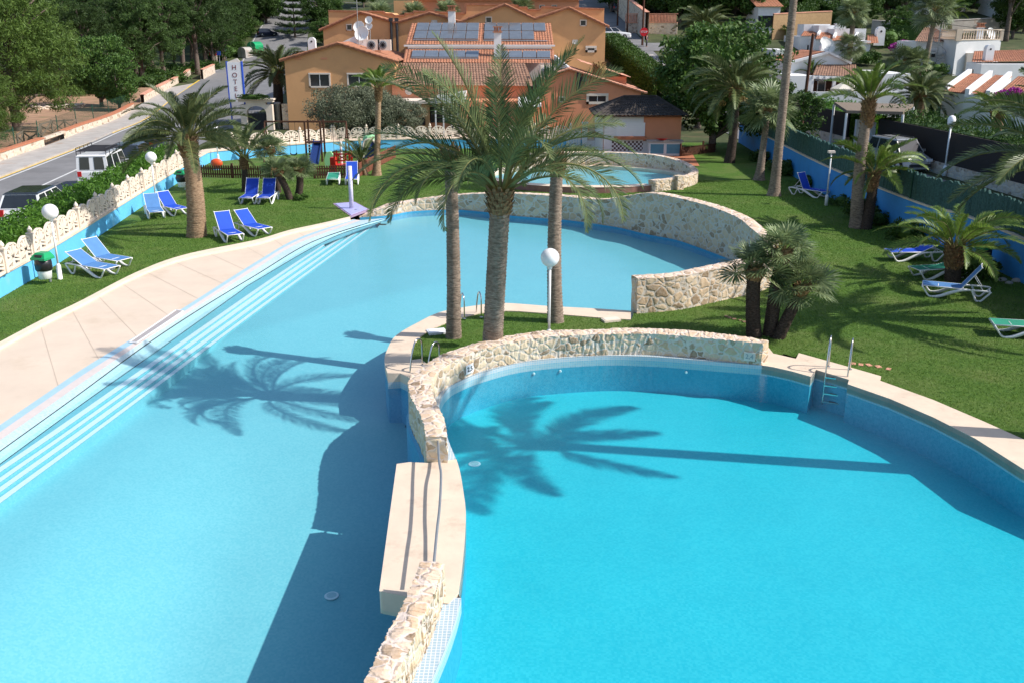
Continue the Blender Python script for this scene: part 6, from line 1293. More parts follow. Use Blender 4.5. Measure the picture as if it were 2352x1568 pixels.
for lab, x, y0, y1, sm in (('small blue road sign on twin posts by the wood', 505, 148, 117, 'signb'), ('narrow signpost with green and red plate by the far road', 520, 138, 104, 'palegreen'), ('bare wooden posts standing by the far road', 512, 142, 107, None)):
    p = GT(x, y0); h = Zat(p.y, y1)-p.z; t = thing('road_sign', lab, 'sign', p); mb = MB(); mb.tube([V(0, 0, 0), V(0, 0, h)], .09, 6); mb.build('post', M['woodg'] if sm is None else M['grey'], t)
    if sm: mb = MB(); mb.box((0, -.12, h-.5), (.8 if sm == 'signb' else .45, .06, .8 if sm == 'signb' else 1.4)); mb.build('plate', M[sm], t)
p = G(581, 262); h = Zat(p.y, 171); t = thing('street_lamp', 'slender lamp with a bright white head on the hotel drive', 'street lamp', p); mb = MB(); mb.tube([V(0, 0, 0), V(0, 0, h)], .06, 8); mb.build('pole', M['grey'], t); mb = MB(); mb.sphere((0, 0, h), .2, 8, 6, (1.5, 1, .7)); mb.build('lamp_head', M['plastic'], t)
# ---------------------------------------------------------------- right street, walls, houses
SA = cr([V(x, y, 0) for x, y in ((17.6, 24), (17.3, 40), (16.9, 55), (16.8, 70), (16.8, 84), (15.6, 98), (13.6, 112), (12.7, 124), (11.5, 150), (10, 185))], 70); SB_ = cr([V(x, y, 0) for x, y in ((25.6, 24), (24.6, 40), (23.4, 55), (22.4, 70), (21.6, 84), (19.6, 98), (18.1, 112), (17.6, 124), (17, 150), (16, 185))], 70)
ribbon('street', SA, SB_, M['asphalt'], .015); sa = sub(SA, 98, 122)
ribbon('street_surface', [p+V(.3, 0, 0) for p in sa], [p+V(4.4, 0, 0) for p in sa], M['pave'], .03)
ribbon('cross_street', [V(x, 131, 0) for x in range(-2, 24, 3)], [V(x, 124.5, 0) for x in range(-2, 24, 3)], M['asphalt'], .045)
sm_ = [p+V(2.1, 0, 0) for p in sa][6:]; ribbon('road_line', sm_, [p+V(.15, 0, 0) for p in sm_], M['roadw'], .05)
GWL = cr([V(x, y, 0) for x, y in ((21.9, 82), (23.2, 68), (24.4, 57), (25.5, 44), (26.2, 30))], 50)
def reedwall(label, P, h0, h1, reed, nm='garden_wall'):
    t = thing(nm, label, 'garden wall', (0, 0, 0)); f = lambda S, z: [V(p.x, p.y, terr(p.x, p.y)+z) for p in S]; Q = offs(P, -.3); mb = MB(); mb.strip(f(P, -.2), f(P, h0)); mb.strip(f(P, h0), f(Q, h0)); mb.strip(f(Q, h0), f(Q, -.2)); mb.build('base_wall', M['stonepale'], t, fix=False)
    a = offs(P, -.08); b = offs(P, -.18); mb = MB(); mb.strip(f(a, h0), f(a, h1)); mb.strip(f(a, h1), f(b, h1)); mb.strip(f(b, h1), f(b, h0)); mb.build('reed_screen', reed, t, fix=False)
reedwall('dark brushwood screen on a low stone wall beside the parked silver car', sub(GWL, 28, 63.5), .62, 2.35, M['reed']); reedwall('dark brushwood screen on a low stone wall left of the garden gate', sub(GWL, 66.5, 83), .7, 2.3, M['reed'])
p = sub(GWL, 63.4, 66.6); t = thing('garden_gate', 'dark iron gate with white posts in the garden wall across the street', 'gate', tuple(p[0])); d = p[-1]-p[0]
for q in (V(0, 0, 0), d): m2 = MB(); m2.box(q+V(0, 0, 1.0), (.3, .3, 2.0)); m2.build('gate_post', M['whitew'], t)
m2 = MB(); [m2.bar(d*(k/16)+V(0, 0, .1), d*(k/16)+V(0, 0, 1.5), .03) for k in range(1, 16)]; m2.bar(V(0, 0, 1.45), d+V(0, 0, 1.45), .05); m2.bar(V(0, 0, .3), d+V(0, 0, .3), .05); m2.build('gate_leaf', M['dark'], t)
h1 = [q+V(1.1, 0, 0) for q in sub(GWL, 29, 52)]; hedge_obj('street_hedge', 'leafy hedge rising above the brushwood screen at the right edge', h1, 1.5, 2.5, M['leaf'], .18, .45, 330, seed=11, rough=.2, core=.92); h1 = [q+V(1.2, 0, 0) for q in sub(GWL, 50, 64)]; hedge_obj('street_hedge', 'hedge over the garden wall behind the silver car', h1, 1.6, 2.5, M['leaf'], .18, .45, 330, seed=12, rough=.22, core=.92); h1 = [q+V(1.6, 0, 0) for q in sub(GWL, 67, 83)]; hedge_obj('street_hedge', 'green hedge below the veranda balustrade', h1, 1.8, 2.35, M['hedge'], .18, .45, 330, seed=13, rough=.2, core=.92)
t = thing('carport', 'flat dark brushwood roof on posts inside the garden gate', 'carport', (0, 0, 0)); mb = MB(); a = [XZ(1916, 240, 69), XZ(2098, 244, 67), XZ(2075, 258, 61), XZ(1945, 258, 62)]; zz = 2.75; a = [V(p.x, p.y, zz) for p in a]; mb.ext(a, V(0, 0, .18)); mb.build('roof', M['woodg'], t)
for p in a: m2 = MB(); m2.tube([V(p.x, p.y, 0), V(p.x, p.y, zz)], .08, 6); m2.build('post', M['whitew'], t)
p = G(2168, 405); t = thing('street_lamp', 'white street lamp with a rounded lantern on the right street', 'street lamp', p); hz = Zat(p.y, 292); mb = MB(); mb.lathe([(.11, 0), (.11, .5), (.05, .6)], 10); mb.tube([V(0, 0, .5), V(0, 0, hz)], .05, 8); mb.build('pole', M['plastic'], t, True); mb = MB(); mb.lathe([(.1, hz-.05), (.2, hz+.15), (.22, hz+.4), (.17, hz+.55), (.05, hz+.62)], 14); mb.build('lantern', M['globe'], t, True)
# houses
def shed(mb, x0, x1, y0, y1, z0, z1, rm=None, dirn='y'): pass
def villa(name, label, blocks, roofs, wins, extra=None):
    """blocks: (x0,x1,y0,y1,z0,z1); roofs: eave-left, eave-right, ridge-right, ridge-left; wins: px rect, Y"""
    K = thing(name, label, 'house', (0, 0, 0))
    for b in blocks: mb = MB(); mb.bbox(*b); mb.build('wall', M['whitew'], K)
    for r in roofs: mb = MB(); roofpatch(mb, *r, .26, .05); o = mb.build('roof', M['roofb'] if len(r) > 4 else M['rooft'], K, fix=False)
    for w in wins: window(K, *w[:4], w[4], w[5] if len(w) > 5 else 'white', w=.06, mull=0, sill=False)
    return K
def X_(px, Y, py=200): return XZ(px, py, Y).x
# villa with the veranda
Y = 96; K = thing('veranda_villa', 'white villa with brown veranda roof and cream parasol', 'house', (0, 0, 0)); T = [XZ(1815, 146, Y+1), XZ(1903, 123, Y+1), XZ(1954, 148, Y+1)]; mb = MB(); mb.ext([V(T[0].x, Y+1, 0)]+T+[V(T[2].x, Y+1, 0)], V(0, 9, 0)); mb.build('wall', M['whitew'], K, fix=False); mb = MB()
for a, b in zip(T, T[1:]): mb.bar(a+V(0, 0, .08), b+V(0, 0, .08), .5, .22)
mb.build('parapet', M['whitew'], K); mb = MB(); roofpatch(mb, T[0]+V(0, 9, .1), T[0]+V(0, .3, .1), T[1]+V(0, .3, .1), T[1]+V(0, 9, .1)); mb.build('roof', M['rooft'], K, fix=False)
a = XZ(1866, 174, Y-4); b = XZ(1968, 178, Y-4); c = XZ(1966, 150, Y+.9); d = XZ(1876, 150, Y+.9); mb = MB(); roofpatch(mb, a, b, c, d); mb.build('veranda_roof', M['roofb'], K, fix=False); mb = MB(); mb.bar(a-V(0, 0, .15), b-V(0, 0, .15), .25, .28); [mb.bar(a.lerp(b, k/7)-V(0, .3, .1), a.lerp(b, k/7)-V(0, -.3, .1), .12, .2) for k in range(8)]; mb.build('beam', M['whitew'], K)
mb = MB(); mb.bbox(X_(1811, Y-4), a.x, Y-4.2, Y+1, -.1, a.z-.02); mb.build('wall', M['whitew'], K); mb = MB(); mb.bbox(a.x, b.x+4, Y-.6, Y+.9, -.1, 2.9+.0); mb.build('veranda_back', M['wood'], K); window(K, 1880, 218, 1892, 184, Y-.6, 'white', w=.08, mull=0, sill=False); mb = MB(); mb.bbox(X_(1980, Y), X_(2040, Y), Y-5, Y+3, 0, XZ(0, 170, Y-5).z); mb.build('side_wall', M['whitew'], K); mb = MB(); mb.bbox(X_(1800, 92), X_(1985, 92), Y-7.5, Y-.6, -.1, .75); mb.build('terrace_base', M['brick'], K)
for k in range(3): q = a.lerp(b, (k+.0)/2); m2 = MB(); m2.box((q.x, Y-4, q.z/2), (.28, .28, q.z)); m2.build('post', M['whitew'], K)
balustrade2 = None
def baluster_rail(label, P0, P1, h=.9, gap=.26, m='cream'):
    t = thing('baluster_rail', label, 'balustrade', tuple(P0)); d = P1-P0; L = d.length; n = max(2, int(L/gap)); mb = MB(); mb.bar(V(0, 0, h), d+V(0, 0, h), .22, .12); mb.bar(V(0, 0, .06), d+V(0, 0, .06), .22, .12); mb.build('rail', M[m], t); mb = MB()
    [mb.lathe([(.05, .1), (.09, .3), (.045, .55), (.08, h-.06)], 6, d*((k+.5)/n)) for k in range(n)]; mb.build('balusters', M[m], t)
    for q in (V(0, 0, 0), d): m2 = MB(); m2.box(q+V(0, 0, h/2), (.3, .3, h+.15)); m2.build('pier', M[m], t)
q0 = XZ(1852, 228, 88.5); q1 = XZ(1882, 236, 88); baluster_rail('cream balustrade on the villa terrace beside the small palm', V(q0.x, 88.5, .75), V(q1.x+5, 88.3, .75), .85)
def parasol(label, p, r, h, m='canvas'):
    t = thing('parasol', label, 'parasol', p); mb = MB(); n = 8; top = V(0, 0, h); E_ = [V(r*math.cos(6.283*k/n), r*math.sin(6.283*k/n), h-.75) for k in range(n)]; mb.add([top]+E_+[e-V(0, 0, .18) for e in E_], [(0, 1+k, 1+(k+1) % n) for k in range(n)]+[(1+k, 1+n+k, 1+n+(k+1) % n, 1+(k+1) % n) for k in range(n)]); mb.build('canopy', M[m], t, fix=False); mb = MB(); mb.tube([V(0, 0, 0), V(0, 0, h)], .04, 6); mb.build('pole', M['grey'], t)
p = XZ(1946, 184, 90); parasol('cream parasol open in front of the dark veranda', (p.x, 90, .75), 1.45, p.z-.75)
bell_chimney('rounded white chimney on the veranda villa beside the dish', (T[1].x+.6, Y+4, T[1].z-.3), .9, 1.2); dish('white dish standing on the veranda villa parapet', (T[1].x+.1, Y+2, T[1].z-.6), .75, .3); dish('dark centred dish behind the veranda villa chimney', (T[1].x+.9, Y+5.5, T[1].z+.2), .45, 0)
t = thing('terrace_table', 'small laid table on the villa terrace beside the parasol', 'table', (X_(1927, 90), 90, .75)); mb = MB(); mb.box((0, 0, .74), (1.5, .9, .06)); mb.build('tabletop', M['cloth'], t); [MB().box((sx*.6, sy*.35, .36), (.06, .06, .72)).build('leg', M['cloth'], t) for sx in (-1, 1) for sy in (-1, 1)]
for lab, dx, dy, rz in (('pale chair left of the terrace table', -1.1, 0, 1.5), ('pale chair in front of the terrace table', .2, -.9, 3.1), ('pale chair right of the terrace table', 1.2, .1, -1.5)):
    t = thing('terrace_chair', lab, 'chair', (X_(1927, 90)+dx, 90+dy, .75), rz, 'pale chairs on the villa terrace'); MB().box((0, 0, .44), (.46, .46, .06)).build('seat', M['canvas'], t); MB().box((0, .22, .72), (.46, .05, .5)).build('backrest', M['canvas'], t); [MB().box((sx*.19, sy*.19, .21), (.04, .04, .42)).build('leg', M['canvas'], t) for sx in (-1, 1) for sy in (-1, 1)]
# person on the veranda and person at the junction
def person(label, p, rz, h, top, low):
    t = thing('person', label, 'person', p, rz); s = h/1.75
    me = bpy.data.meshes.new('body'); J = [(0, 0, .95), (0, 0, 1.15), (0, 0, 1.42), (0, -.02, 1.53), (0, -.03, 1.66), (.1, 0, .9), (.11, -.02, .5), (.11, .02, .08), (.11, -.12, .04), (-.1, 0, .9), (-.11, .02, .5), (-.11, .05, .08), (-.11, -.09, .04), (.19, 0, 1.4), (.25, -.03, 1.13), (.24, -.16, .92), (-.19, 0, 1.4), (-.25, -.03, 1.13), (-.24, -.16, .92)]
    E_ = [(0, 1), (1, 2), (2, 3), (3, 4), (0, 5), (5, 6), (6, 7), (7, 8), (0, 9), (9, 10), (10, 11), (11, 12), (2, 13), (13, 14), (14, 15), (2, 16), (16, 17), (17, 18)]; R = [.14, .13, .13, .055, .1, .085, .06, .045, .035, .085, .06, .045, .035, .06, .045, .035, .06, .045, .035]
    me.from_pydata([tuple(c*s for c in j) for j in J], E_, []); o = link('body', me, t); o.modifiers.new('s', 'SKIN'); sk = me.skin_vertices[0].data
    for i, r in enumerate(R): sk[i].radius = (r*s, r*s)
    sk[0].use_root = True; ss_ = o.modifiers.new('u', 'SUBSURF'); ss_.levels = ss_.render_levels = 1; me.materials.append(M['skin'])
    mb = MB(); mb.lathe([(.13*s, .9*s), (.17*s, .95*s), (.16*s, 1.15*s), (.19*s, 1.38*s), (.09*s, 1.48*s)], 12); mb.build('shirt', top, t, True).scale = (1.15, .85, 1); mb = MB(); [mb.tube([V(sx*.1*s, 0, .98*s), V(sx*.11*s, 0, .55*s), V(sx*.11*s, .02, .12*s)], [.11*s, .09*s, .075*s], 8) for sx in (-1, 1)]; mb.build('trousers', low, t, True); mb = MB(); mb.sphere((0, .01, 1.7*s), .11*s, 8, 6, (1, 1.05, .9)); mb.build('hair', M['wood'], t, True)
p = XZ(1901, 216, 90.5); person('person in a light orange top standing on the shaded veranda', (p.x, 90.6, .75), .3, 1.7, M['salmon'], M['cloth'])
p = GT(1485, 110); person('person in dark clothes on the pavement by the stop sign', (p.x, p.y, p.z+.04), 1.2, 1.55, M['cloth'], M['dark'])
# row of small white houses behind
Y = 120; zb = terr(20, Y)
K = thing('white_row_house', 'row of stepped white houses with small orange roofs up the slope', 'house', (0, 0, 0))
for i, (x0, x1, ye, yr, dy) in enumerate(((1838, 1876, 84, 73, 5), (1872, 1912, 91, 76, 2.5), (1908, 1958, 95, 84, 0))):
    e0 = XZ(x0, ye, Y+dy); e1 = XZ(x1, ye, Y+dy); r1 = XZ(x1+8, yr, Y+dy+5); r0 = XZ(x0+8, yr, Y+dy+5); mb = MB(); mb.bbox(e0.x+.15, e1.x-.1, Y+dy+.3, Y+dy+8, zb-1, e0.z); mb.build('wall', M['whitew'], K); mb = MB(); roofpatch(mb, e0, e1, r1, r0); mb.build('roof', M['rooft'], K, fix=False); mb = MB(); mb.ext([e1+V(0, 0, -1.2), e1+V(0, 0, .35), r1+V(0, 0, .5), r1+V(0, 0, -2)], V(.3, 0, 0)); mb.build('parapet', M['whitew'], K); mb = MB(); mb.bbox(r0.x, r1.x+1.2, Y+dy+5, Y+dy+8, zb, r0.z+.9); mb.build('wall', M['whitew'], K)
    cxm = (x0+x1)/2; window(K, cxm-3, 120, cxm+4, 103, Y+dy+.3, 'white', w=.06, mull=0, sill=False)
mb = MB(); a = XZ(1958, 88, Y-2); b = XZ(2002, 80, Y-2); mb.bbox(a.x, b.x, Y-2, Y+7, zb-2, a.z-.3); mb.build('wall', M['whitew'], K); mb = MB(); e0 = XZ(1990, 101, Y-2.3); e1 = XZ(2018, 101, Y-2.3); roofpatch(mb, e0, e1, XZ(2015, 82, Y+3), XZ(1992, 82, Y+3)); mb.build('roof', M['rooft'], K, fix=False)
mb = MB(); a = XZ(1795, 140, Y-4); b = XZ(1840, 100, Y-4); mb.bbox(a.x, b.x, Y-1, Y+6, zb-2, b.z-.8); mb.build('wall', M['whitew'], K)
p = XZ(1921, 80, Y+6); chimney('slim white chimney on the stepped white houses', (p.x, p.y, p.z-.8), .5, 1.6, cap='whitew'); p = XZ(2037, 86, Y); bell_chimney('rounded white chimney at the right end of the stepped houses', (p.x, Y+2, p.z-1.0), 1.0, 2.2)
lowwall('tan reed screen above the stepped white houses', cr([XZ(1775, 66, 134), XZ(1860, 66, 136), XZ(1908, 66, 137)], 12), 3.2, .2, M['reedt'], M['roofp'], 0, 'reed_screen')
# two-storey white house with roof terrace
Y = 108; zb = terr(45, Y); c0 = XZ(2161, 92, Y+5); c1 = XZ(2198, 96, Y); c2 = XZ(2300, 92, Y+1.5); K = thing('terrace_house', 'tall white house with cream balustrade round its roof terrace', 'house', (0, 0, 0)); zt = XZ(0, 93, Y).z; pl_ = [(c0.x, Y+5), (c1.x, Y), (c2.x, Y+1.5), (c2.x, Y+9), (c0.x, Y+10)]; mb = MB(); mb.prism(pl_, zb-3, zt); mb.build('wall', M['whitew'], K); mb = MB(); a = XZ(2108, 96, Y+4); mb.bbox(a.x, c0.x, Y+4.2, Y+10, zb-3, a.z); mb.build('wall', M['whitew'], K); mb = MB(); e0, e1 = V(a.x-.5, Y+3.8, a.z), V(c0.x+1, Y+3.8, a.z-.1); roofpatch(mb, e0, e1, e1+V(0, 5, 1.4), e0+V(3, 5, 1.5)); mb.build('roof', M['roofb'], K, fix=False)
mb = MB(); al = XZ(2213, 172, Y+.2); ar = XZ(2234, 122, Y+.7); mb.bbox(al.x, ar.x, Y-.05, Y+1.2, zb-1, ar.z); mb.build('recess', M['frame'], K); window(K, 2141, 132, 2146, 118, Y+4.2, 'dark', w=.03, mull=0, sill=False); mb = MB(); mb.bbox(c1.x-.2, c0.x-2.2, Y+2.8, Y+4.2, zb+2.2, zb+2.4); mb.build('balcony', M['whitew'], K)
mb = MB(); cx = XZ(2155, 120, Y+2).x; [mb.tube([V(cx+.9*math.cos(k*.5), Y+2.2+.9*math.sin(k*.5), zb-1+k*.28), V(cx+.9*math.cos(k*.5+.5), Y+2.2+.9*math.sin(k*.5+.5), zb-1+k*.28+.28)], .03, 4) for k in range(24)]; [mb.box((cx+.45*math.cos(k*.5), Y+2.2+.45*math.sin(k*.5), zb-1.9+k*.28), (.9, .25, .04), k*.5) for k in range(24)]; mb.tube([V(cx, Y+2.2, zb-1), V(cx, Y+2.2, zb+6)], .06, 6); mb.build('spiral_stair', M['grey'], K)
baluster_rail('cream balustrade along the left roof edge of the tall white house', V(c0.x, Y+5, zt), V(c1.x, Y+.1, zt), 1.05, .3); baluster_rail('long cream balustrade along the front roof edge of the tall white house', V(c1.x+.3, Y+.1, zt), V(c2.x, Y+1.6, zt), 1.05, .3)
q = XZ(2252, 68, Y+6); chimney('white chimney with red clay cap on the roof terrace', (q.x, q.y, q.z-1.4), .6, 1.6); q = XZ(2274, 76, Y+7); dish('white dish on the roof terrace of the tall house', (q.x, q.y, q.z-1.3), .7, .5)
# lower right villas
Y = 77; K = thing('right_villa', 'white villa with orange tile roofs between thick white parapets', 'house', (0, 0, 0)); e = [XZ(2168, 200, Y+3), XZ(2216, 217, Y), XZ(2262, 227, Y-2), XZ(2400, 262, Y-6)]
mb = MB(); mb.prism([(e[0].x, Y+3), (e[1].x, Y), (e[2].x, Y-2), (e[3].x, Y-6), (e[3].x+5, Y+2), (e[0].x+4.5, Y+9.5)], -.2, 2.95); mb.build('wall', M['whitew'], K)
zr = lambda py, Yy: Zat(Yy, py); mb = MB(); roofpatch(mb, V(e[0].x-.2, Y+2.8, 3.0), V(e[1].x-.1, Y-.1, 3.0), V(e[1].x+5.2, Y+7.5, 4.0), V(e[0].x+5.2, Y+10.5, 4.0)); roofpatch(mb, V(e[1].x+.3, Y-.4, 3.0), V(e[2].x, Y-2.4, 2.98), V(e[2].x+5.5, Y+5.3, 4.0), V(e[1].x+5.6, Y+7.2, 4.0)); roofpatch(mb, V(e[2].x+.4, Y-2.7, 3.0), V(e[3].x, Y-6.4, 2.98), V(e[3].x+5.5, Y+1.5, 4.0), V(e[2].x+5.8, Y+5, 4.0)); mb.build('roof', M['rooft'], K, fix=False)
for q in (e[0]+V(0, 0, 0), e[1], e[2]): mb = MB(); mb.ext([V(q.x-.1, q.y-.2, 2.7), V(q.x-.1, q.y-.2, 3.35), V(q.x+5.2, q.y+7.5, 4.4), V(q.x+5.2, q.y+7.5, 3.6)], V(.26, -.16, 0)); mb.build('parapet', M['whitew'], K)
for q in ((2246, 258, 2258, 240), (2205, 262, 2214, 250)): window(K, *q, Y-1.2 if q[0] > 2220 else Y+.9, 'frame', w=.1, mull=0)
mb = MB(); mb.bbox(e[0].x-9, e[0].x, Y+8, Y+8.3, 0, 2.6); mb.build('yard_wall', M['whitew'], K)
Y = 92; K = thing('right_villa', 'white villa with sloping orange roof behind, under the tall house', 'house', (0, 0, 0)); zb = terr(45, Y); e0 = XZ(2228, 144, Y); e1 = XZ(2262, 148, Y); mb = MB(); mb.bbox(e0.x+1.5, e0.x+16, Y, Y+4, zb-2, e0.z-.1); mb.build('wall', M['whitew'], K); mb = MB(); roofpatch(mb, e0+V(0, -.3, 0), e0+V(17, -.3, .2), e0+V(17, 6, 1.2), e0+V(3, 6, .8)); mb.build('roof', M['rooft'], K, fix=False); q = XZ(2272, 138, Y+.4); bell_chimney('tall rounded white chimney over the rear right villa', (q.x, q.y, q.z-.4), .75, 1.75); mb = MB(); a = XZ(2255, 148, Y-1.5); mb.bbox(a.x, a.x+14, Y-1.5, Y, zb-2, a.z); mb.build('wall', M['whitew'], K)
for q in ((2234, 174, 2240, 160), (2246, 174, 2252, 162)): window(K, *q, Y-.02, 'frame', w=.08, mull=0)
# villa at the very top
p = GT(1920, 30); Y = p.y; K = thing('hill_villa', 'white villa with a pyramid canopy at the top of the hill', 'house', (0, 0, 0)); s = Y*.96/2200; mb = MB(); mb.box((p.x+1, Y+4, p.z+2), (95*s, 8, 5)); mb.build('wall', M['whitew'], K); mb = MB(); A = V(p.x-40*s, Y-1, p.z+4.2); roofpatch(mb, A, A+V(88*s, 0, 0), A+V(80*s, 7, 2.6), A+V(20*s, 7, 2.6), .4); mb.build('roof', M['whitew'], K, fix=False); mb = MB(); [mb.box((p.x+x*s, Y-.2, p.z+1.4), (8*s, .2, 2.6)) for x in (-8, 5, 20)]; mb.build('opening', M['wood'], K)
for lab, px, py, w, h in (('small white house half hidden by trees at the top edge', 2125, 35, 40, 5), ('white house with arches among the hillside trees', 2190, 28, 60, 5), ('pale villa far up the hill at the right edge', 2320, 45, 50, 4.5), ('white house between trees left of the tall palm top', 1790, 12, 40, 5), ('low white house behind the round pine', 1765, 78, 50, 4)):
    p = GT(px, py); s = p.y*.96/2200; K = thing('hill_house', lab, 'house', p); mb = MB(); mb.box((0, 4, h/2-.5), (w*s, 7, h)); mb.build('wall', M['whitew'], K); mb = MB(); roofpatch(mb, V(-w*s/2-.4, .1, h-.5), V(w*s/2+.4, .1, h-.5), V(w*s/2+.4, 7.5, h+1.3), V(-w*s/2-.4, 7.5, h+1.3), .4); mb.build('roof', M['rooft'], K, fix=False)
    for k in (-.3, .05, .33): m2 = MB(); m2.box((k*w*s, .46, h*.4), (1.1, .1, 1.5)); m2.build('window', M['glass'], K)
# junction furniture
p = GT(1478, 108); t = thing('stop_sign', 'round red stop sign on a post at the junction', 'road sign', p); hz = Zat(p.y, 74)-p.z; mb = MB(); mb.tube([V(0, 0, 0), V(0, 0, hz)], .05, 6); mb.build('post', M['grey'], t); mb = MB(); mb.lathe([(.55, -.02), (.55, .02)], 8); o = mb.build('plate', M['signr'], t); o.location = (0, -.06, hz); o.rotation_euler = (math.pi/2, 0, 0); me = lettermesh('STOP', .36); me.materials.append(M['signw']); l = link('lettering', me, o); l.location = (0, 0, .03)
for lab, x, y0, y1 in (('wooden power pole before the masonry corner at the junction', 1440, 85, -60), ('taller wooden power pole beside the stop sign', 1475, 106, -60), ('slim lamp pole on the steep street', 1418, 60, -10), ('dark wooden pole leaning before the veranda villa', 1836, 330, 78)):
    p = GT(x, y0); h = Zat(p.y, y1)-p.z; mb = MB(); mb.tube([V(0, 0, -.3), V(.25 if x > 1800 else 0, 0, h)], [.14, .1], 8); o = mb.build('power_pole', M['wood']); o.location = p; tag(o, lab, 'pole')
mb = MB(); a = GT(1440, 80); b = GT(1560, 84); K = thing('garden_wall', 'masonry wall with pale balustrade at the junction corner', 'garden wall', (0, 0, 0)); z = max(a.z, b.z)
m2 = MB(); m2.bar(V(a.x, a.y+2, z+.4), V(b.x, b.y+2, z+.4), .5, 2.2); m2.build('masonry', M['stonepale'], K); m2 = MB(); m2.bar(V(a.x, a.y+2, z+1.56), V(b.x, b.y+2, z+1.56), .7, .12); m2.bar(V(a.x, a.y+2, z+2.7), V(b.x, b.y+2, z+2.7), .4, .12); n = 34; [m2.box((a.x+(b.x-a.x)*k/n, a.y+2, z+2.1), (.13, .14, 1.0)) for k in range(n+1)]; m2.build('balustrade', M['roofp'], K)
lowwall('retaining wall climbing along the steep street', cr([V(18.2, 134, 0), V(17.4, 155, 0), V(16.6, 185, 0)], 20), 3.4, .5, M['stonepale'], M['roofp'])
# ---------------------------------------------------------------- trees
def tree_mesh(kind, seed, h, r, n, per, size, asp, zc=.62, flat=.7, irregular=.35):
    rng = np.random.default_rng(seed); C = []; R = []; lim = []
    for i in range(n):
        d = rng.normal(size=3); d /= np.linalg.norm(d); k = rng.uniform(.25, 1)**.6; p = d*k; bump_ = 1+irregular*(np.sin(d[0]*3.1+seed)+np.sin(d[1]*4.3+seed*2)+np.sin(d[2]*3.7+seed))/3
        c = np.array([p[0]*r*bump_, p[1]*r*bump_, h*zc+p[2]*h*(1-zc)*bump_*(.95)]); C.append(c); R.append(r*(.17 if kind == 'pine' else .22)*(.6+.8*rng.uniform()))
    v, f = clumps(rng, C, R, per, size, asp, .35 if kind == 'pine' else .1, .35); mb = MB(); mb.np(v, f); return mb, C, rng
def make_tree(name, kind, seed, h, r, n, per, size, asp, leafm, zc=.62, tr=.18, lean=(0, 0), irregular=.35):
    """returns (crown mesh, trunk mesh)"""
    mb, C, rng = tree_mesh(kind, seed, h, r, n, per, size, asp, zc, irregular=irregular); cm = mb.mesh('crown', leafm, fix=False)
    t = MB(); top = V(lean[0], lean[1], h*.82); P = cr([V(0, 0, -.3), V(lean[0]*.2+rng.normal()*.1, lean[1]*.2, h*.28), V(lean[0]*.6+rng.normal()*.2, lean[1]*.6+rng.normal()*.2, h*.55), top], 14); t.tube(P, [tr*(1.25-.95*i/13) for i in range(14)], 8)
    idx = rng.permutation(len(C))[:16]
    for i in idx: c = V(*C[i]); a = P[min(12, max(3, int((c.z/h)*12)))]; m = a.lerp(c, .55)+V(0, 0, .15); t.tube([a-V(0, 0, .5), m, c], [tr*.45, tr*.3, tr*.12], 5)
    return cm, t.mesh('trunk', M['bark'], True)
def plant(name, label, tm, p, s=1.0, rz=0.0, cat='tree', group=None, sz=None):
    t = thing(name, label, cat, p, rz, group); t.scale = (s, s, sz or s); link('trunk', tm[1], t); link('crown', tm[0], t); return t
PA = make_tree('p', 'pine', 51, 9.5, 3.1, 170, 150, .3, .16, M['pine'], .6, .2); PB = make_tree('p', 'pine', 52, 11, 3.4, 190, 150, .3, .16, M['pine'], .62, .22, (.5, .2)); PC_ = make_tree('p', 'pine', 53, 8.5, 3.3, 170, 150, .3, .16, M['pine'], .58, .2, (-.4, 0)); PL = make_tree('p', 'pine', 54, 10.5, 4.2, 300, 170, .28, .16, M['pinel'], .5, .26, (.3, 0), .45)
BA = make_tree('b', 'leaf', 61, 6, 2.8, 120, 90, .26, .5, M['leaf'], .55, .15); BB_ = make_tree('b', 'leaf', 62, 8, 3.4, 150, 90, .3, .5, M['leaf'], .55, .2)
OL = make_tree('o', 'leaf', 63, 4.3, 2.6, 200, 130, .17, .3, M['olive'], .6, .18, (.2, 0), .25); OL2 = make_tree('o', 'leaf', 64, 4.1, 2.4, 180, 130, .17, .3, M['olive'], .6, .18, (-.2, 0), .25)
CIT = make_tree('c', 'leaf', 65, 3, 1.3, 60, 80, .16, .5, M['hedge'], .58, .07)
# olive trees behind the playground
p = G(764, 352); plant('olive_tree', 'grey green olive tree with wide crown right behind the slide tower', OL, p+V(.3, 3.2, 0), .98, .4); p = G(800, 345); plant('olive_tree', 'grey green olive tree touching the tall thin palm', OL2, V(-9.9, 68.6, 0), 1.02, 1.9)
plant('olive_tree', 'smaller olive tree in front of the terrace annex', OL2, V(-8.0, 67.6, 0), .82, .2)
# big pale pine on the left edge
plant('pine_tree', 'huge light green pine at the left picture edge', PL, (-39.5, 78, 0), 1.25, .6); plant('pine_tree', 'light green pine with low drooping boughs on the dry ground', PL, (-36.6, 67.5, 0), .62, 2.2)
plant('pine_tree', 'light pine with visible grey trunk right of the huge one', PL, G(133, 226), .9, 3.4)
plant('broadleaf_tree', 'rounded dark green broadleaf tree by the wire fence', BB_, G(225, 250)+V(0, 1, 0), .92, .7); plant('broadleaf_tree', 'bright bushy tree leaning over the wire fence', BA, G(262, 258)+V(0, 1.5, 0), .85, 2.1)
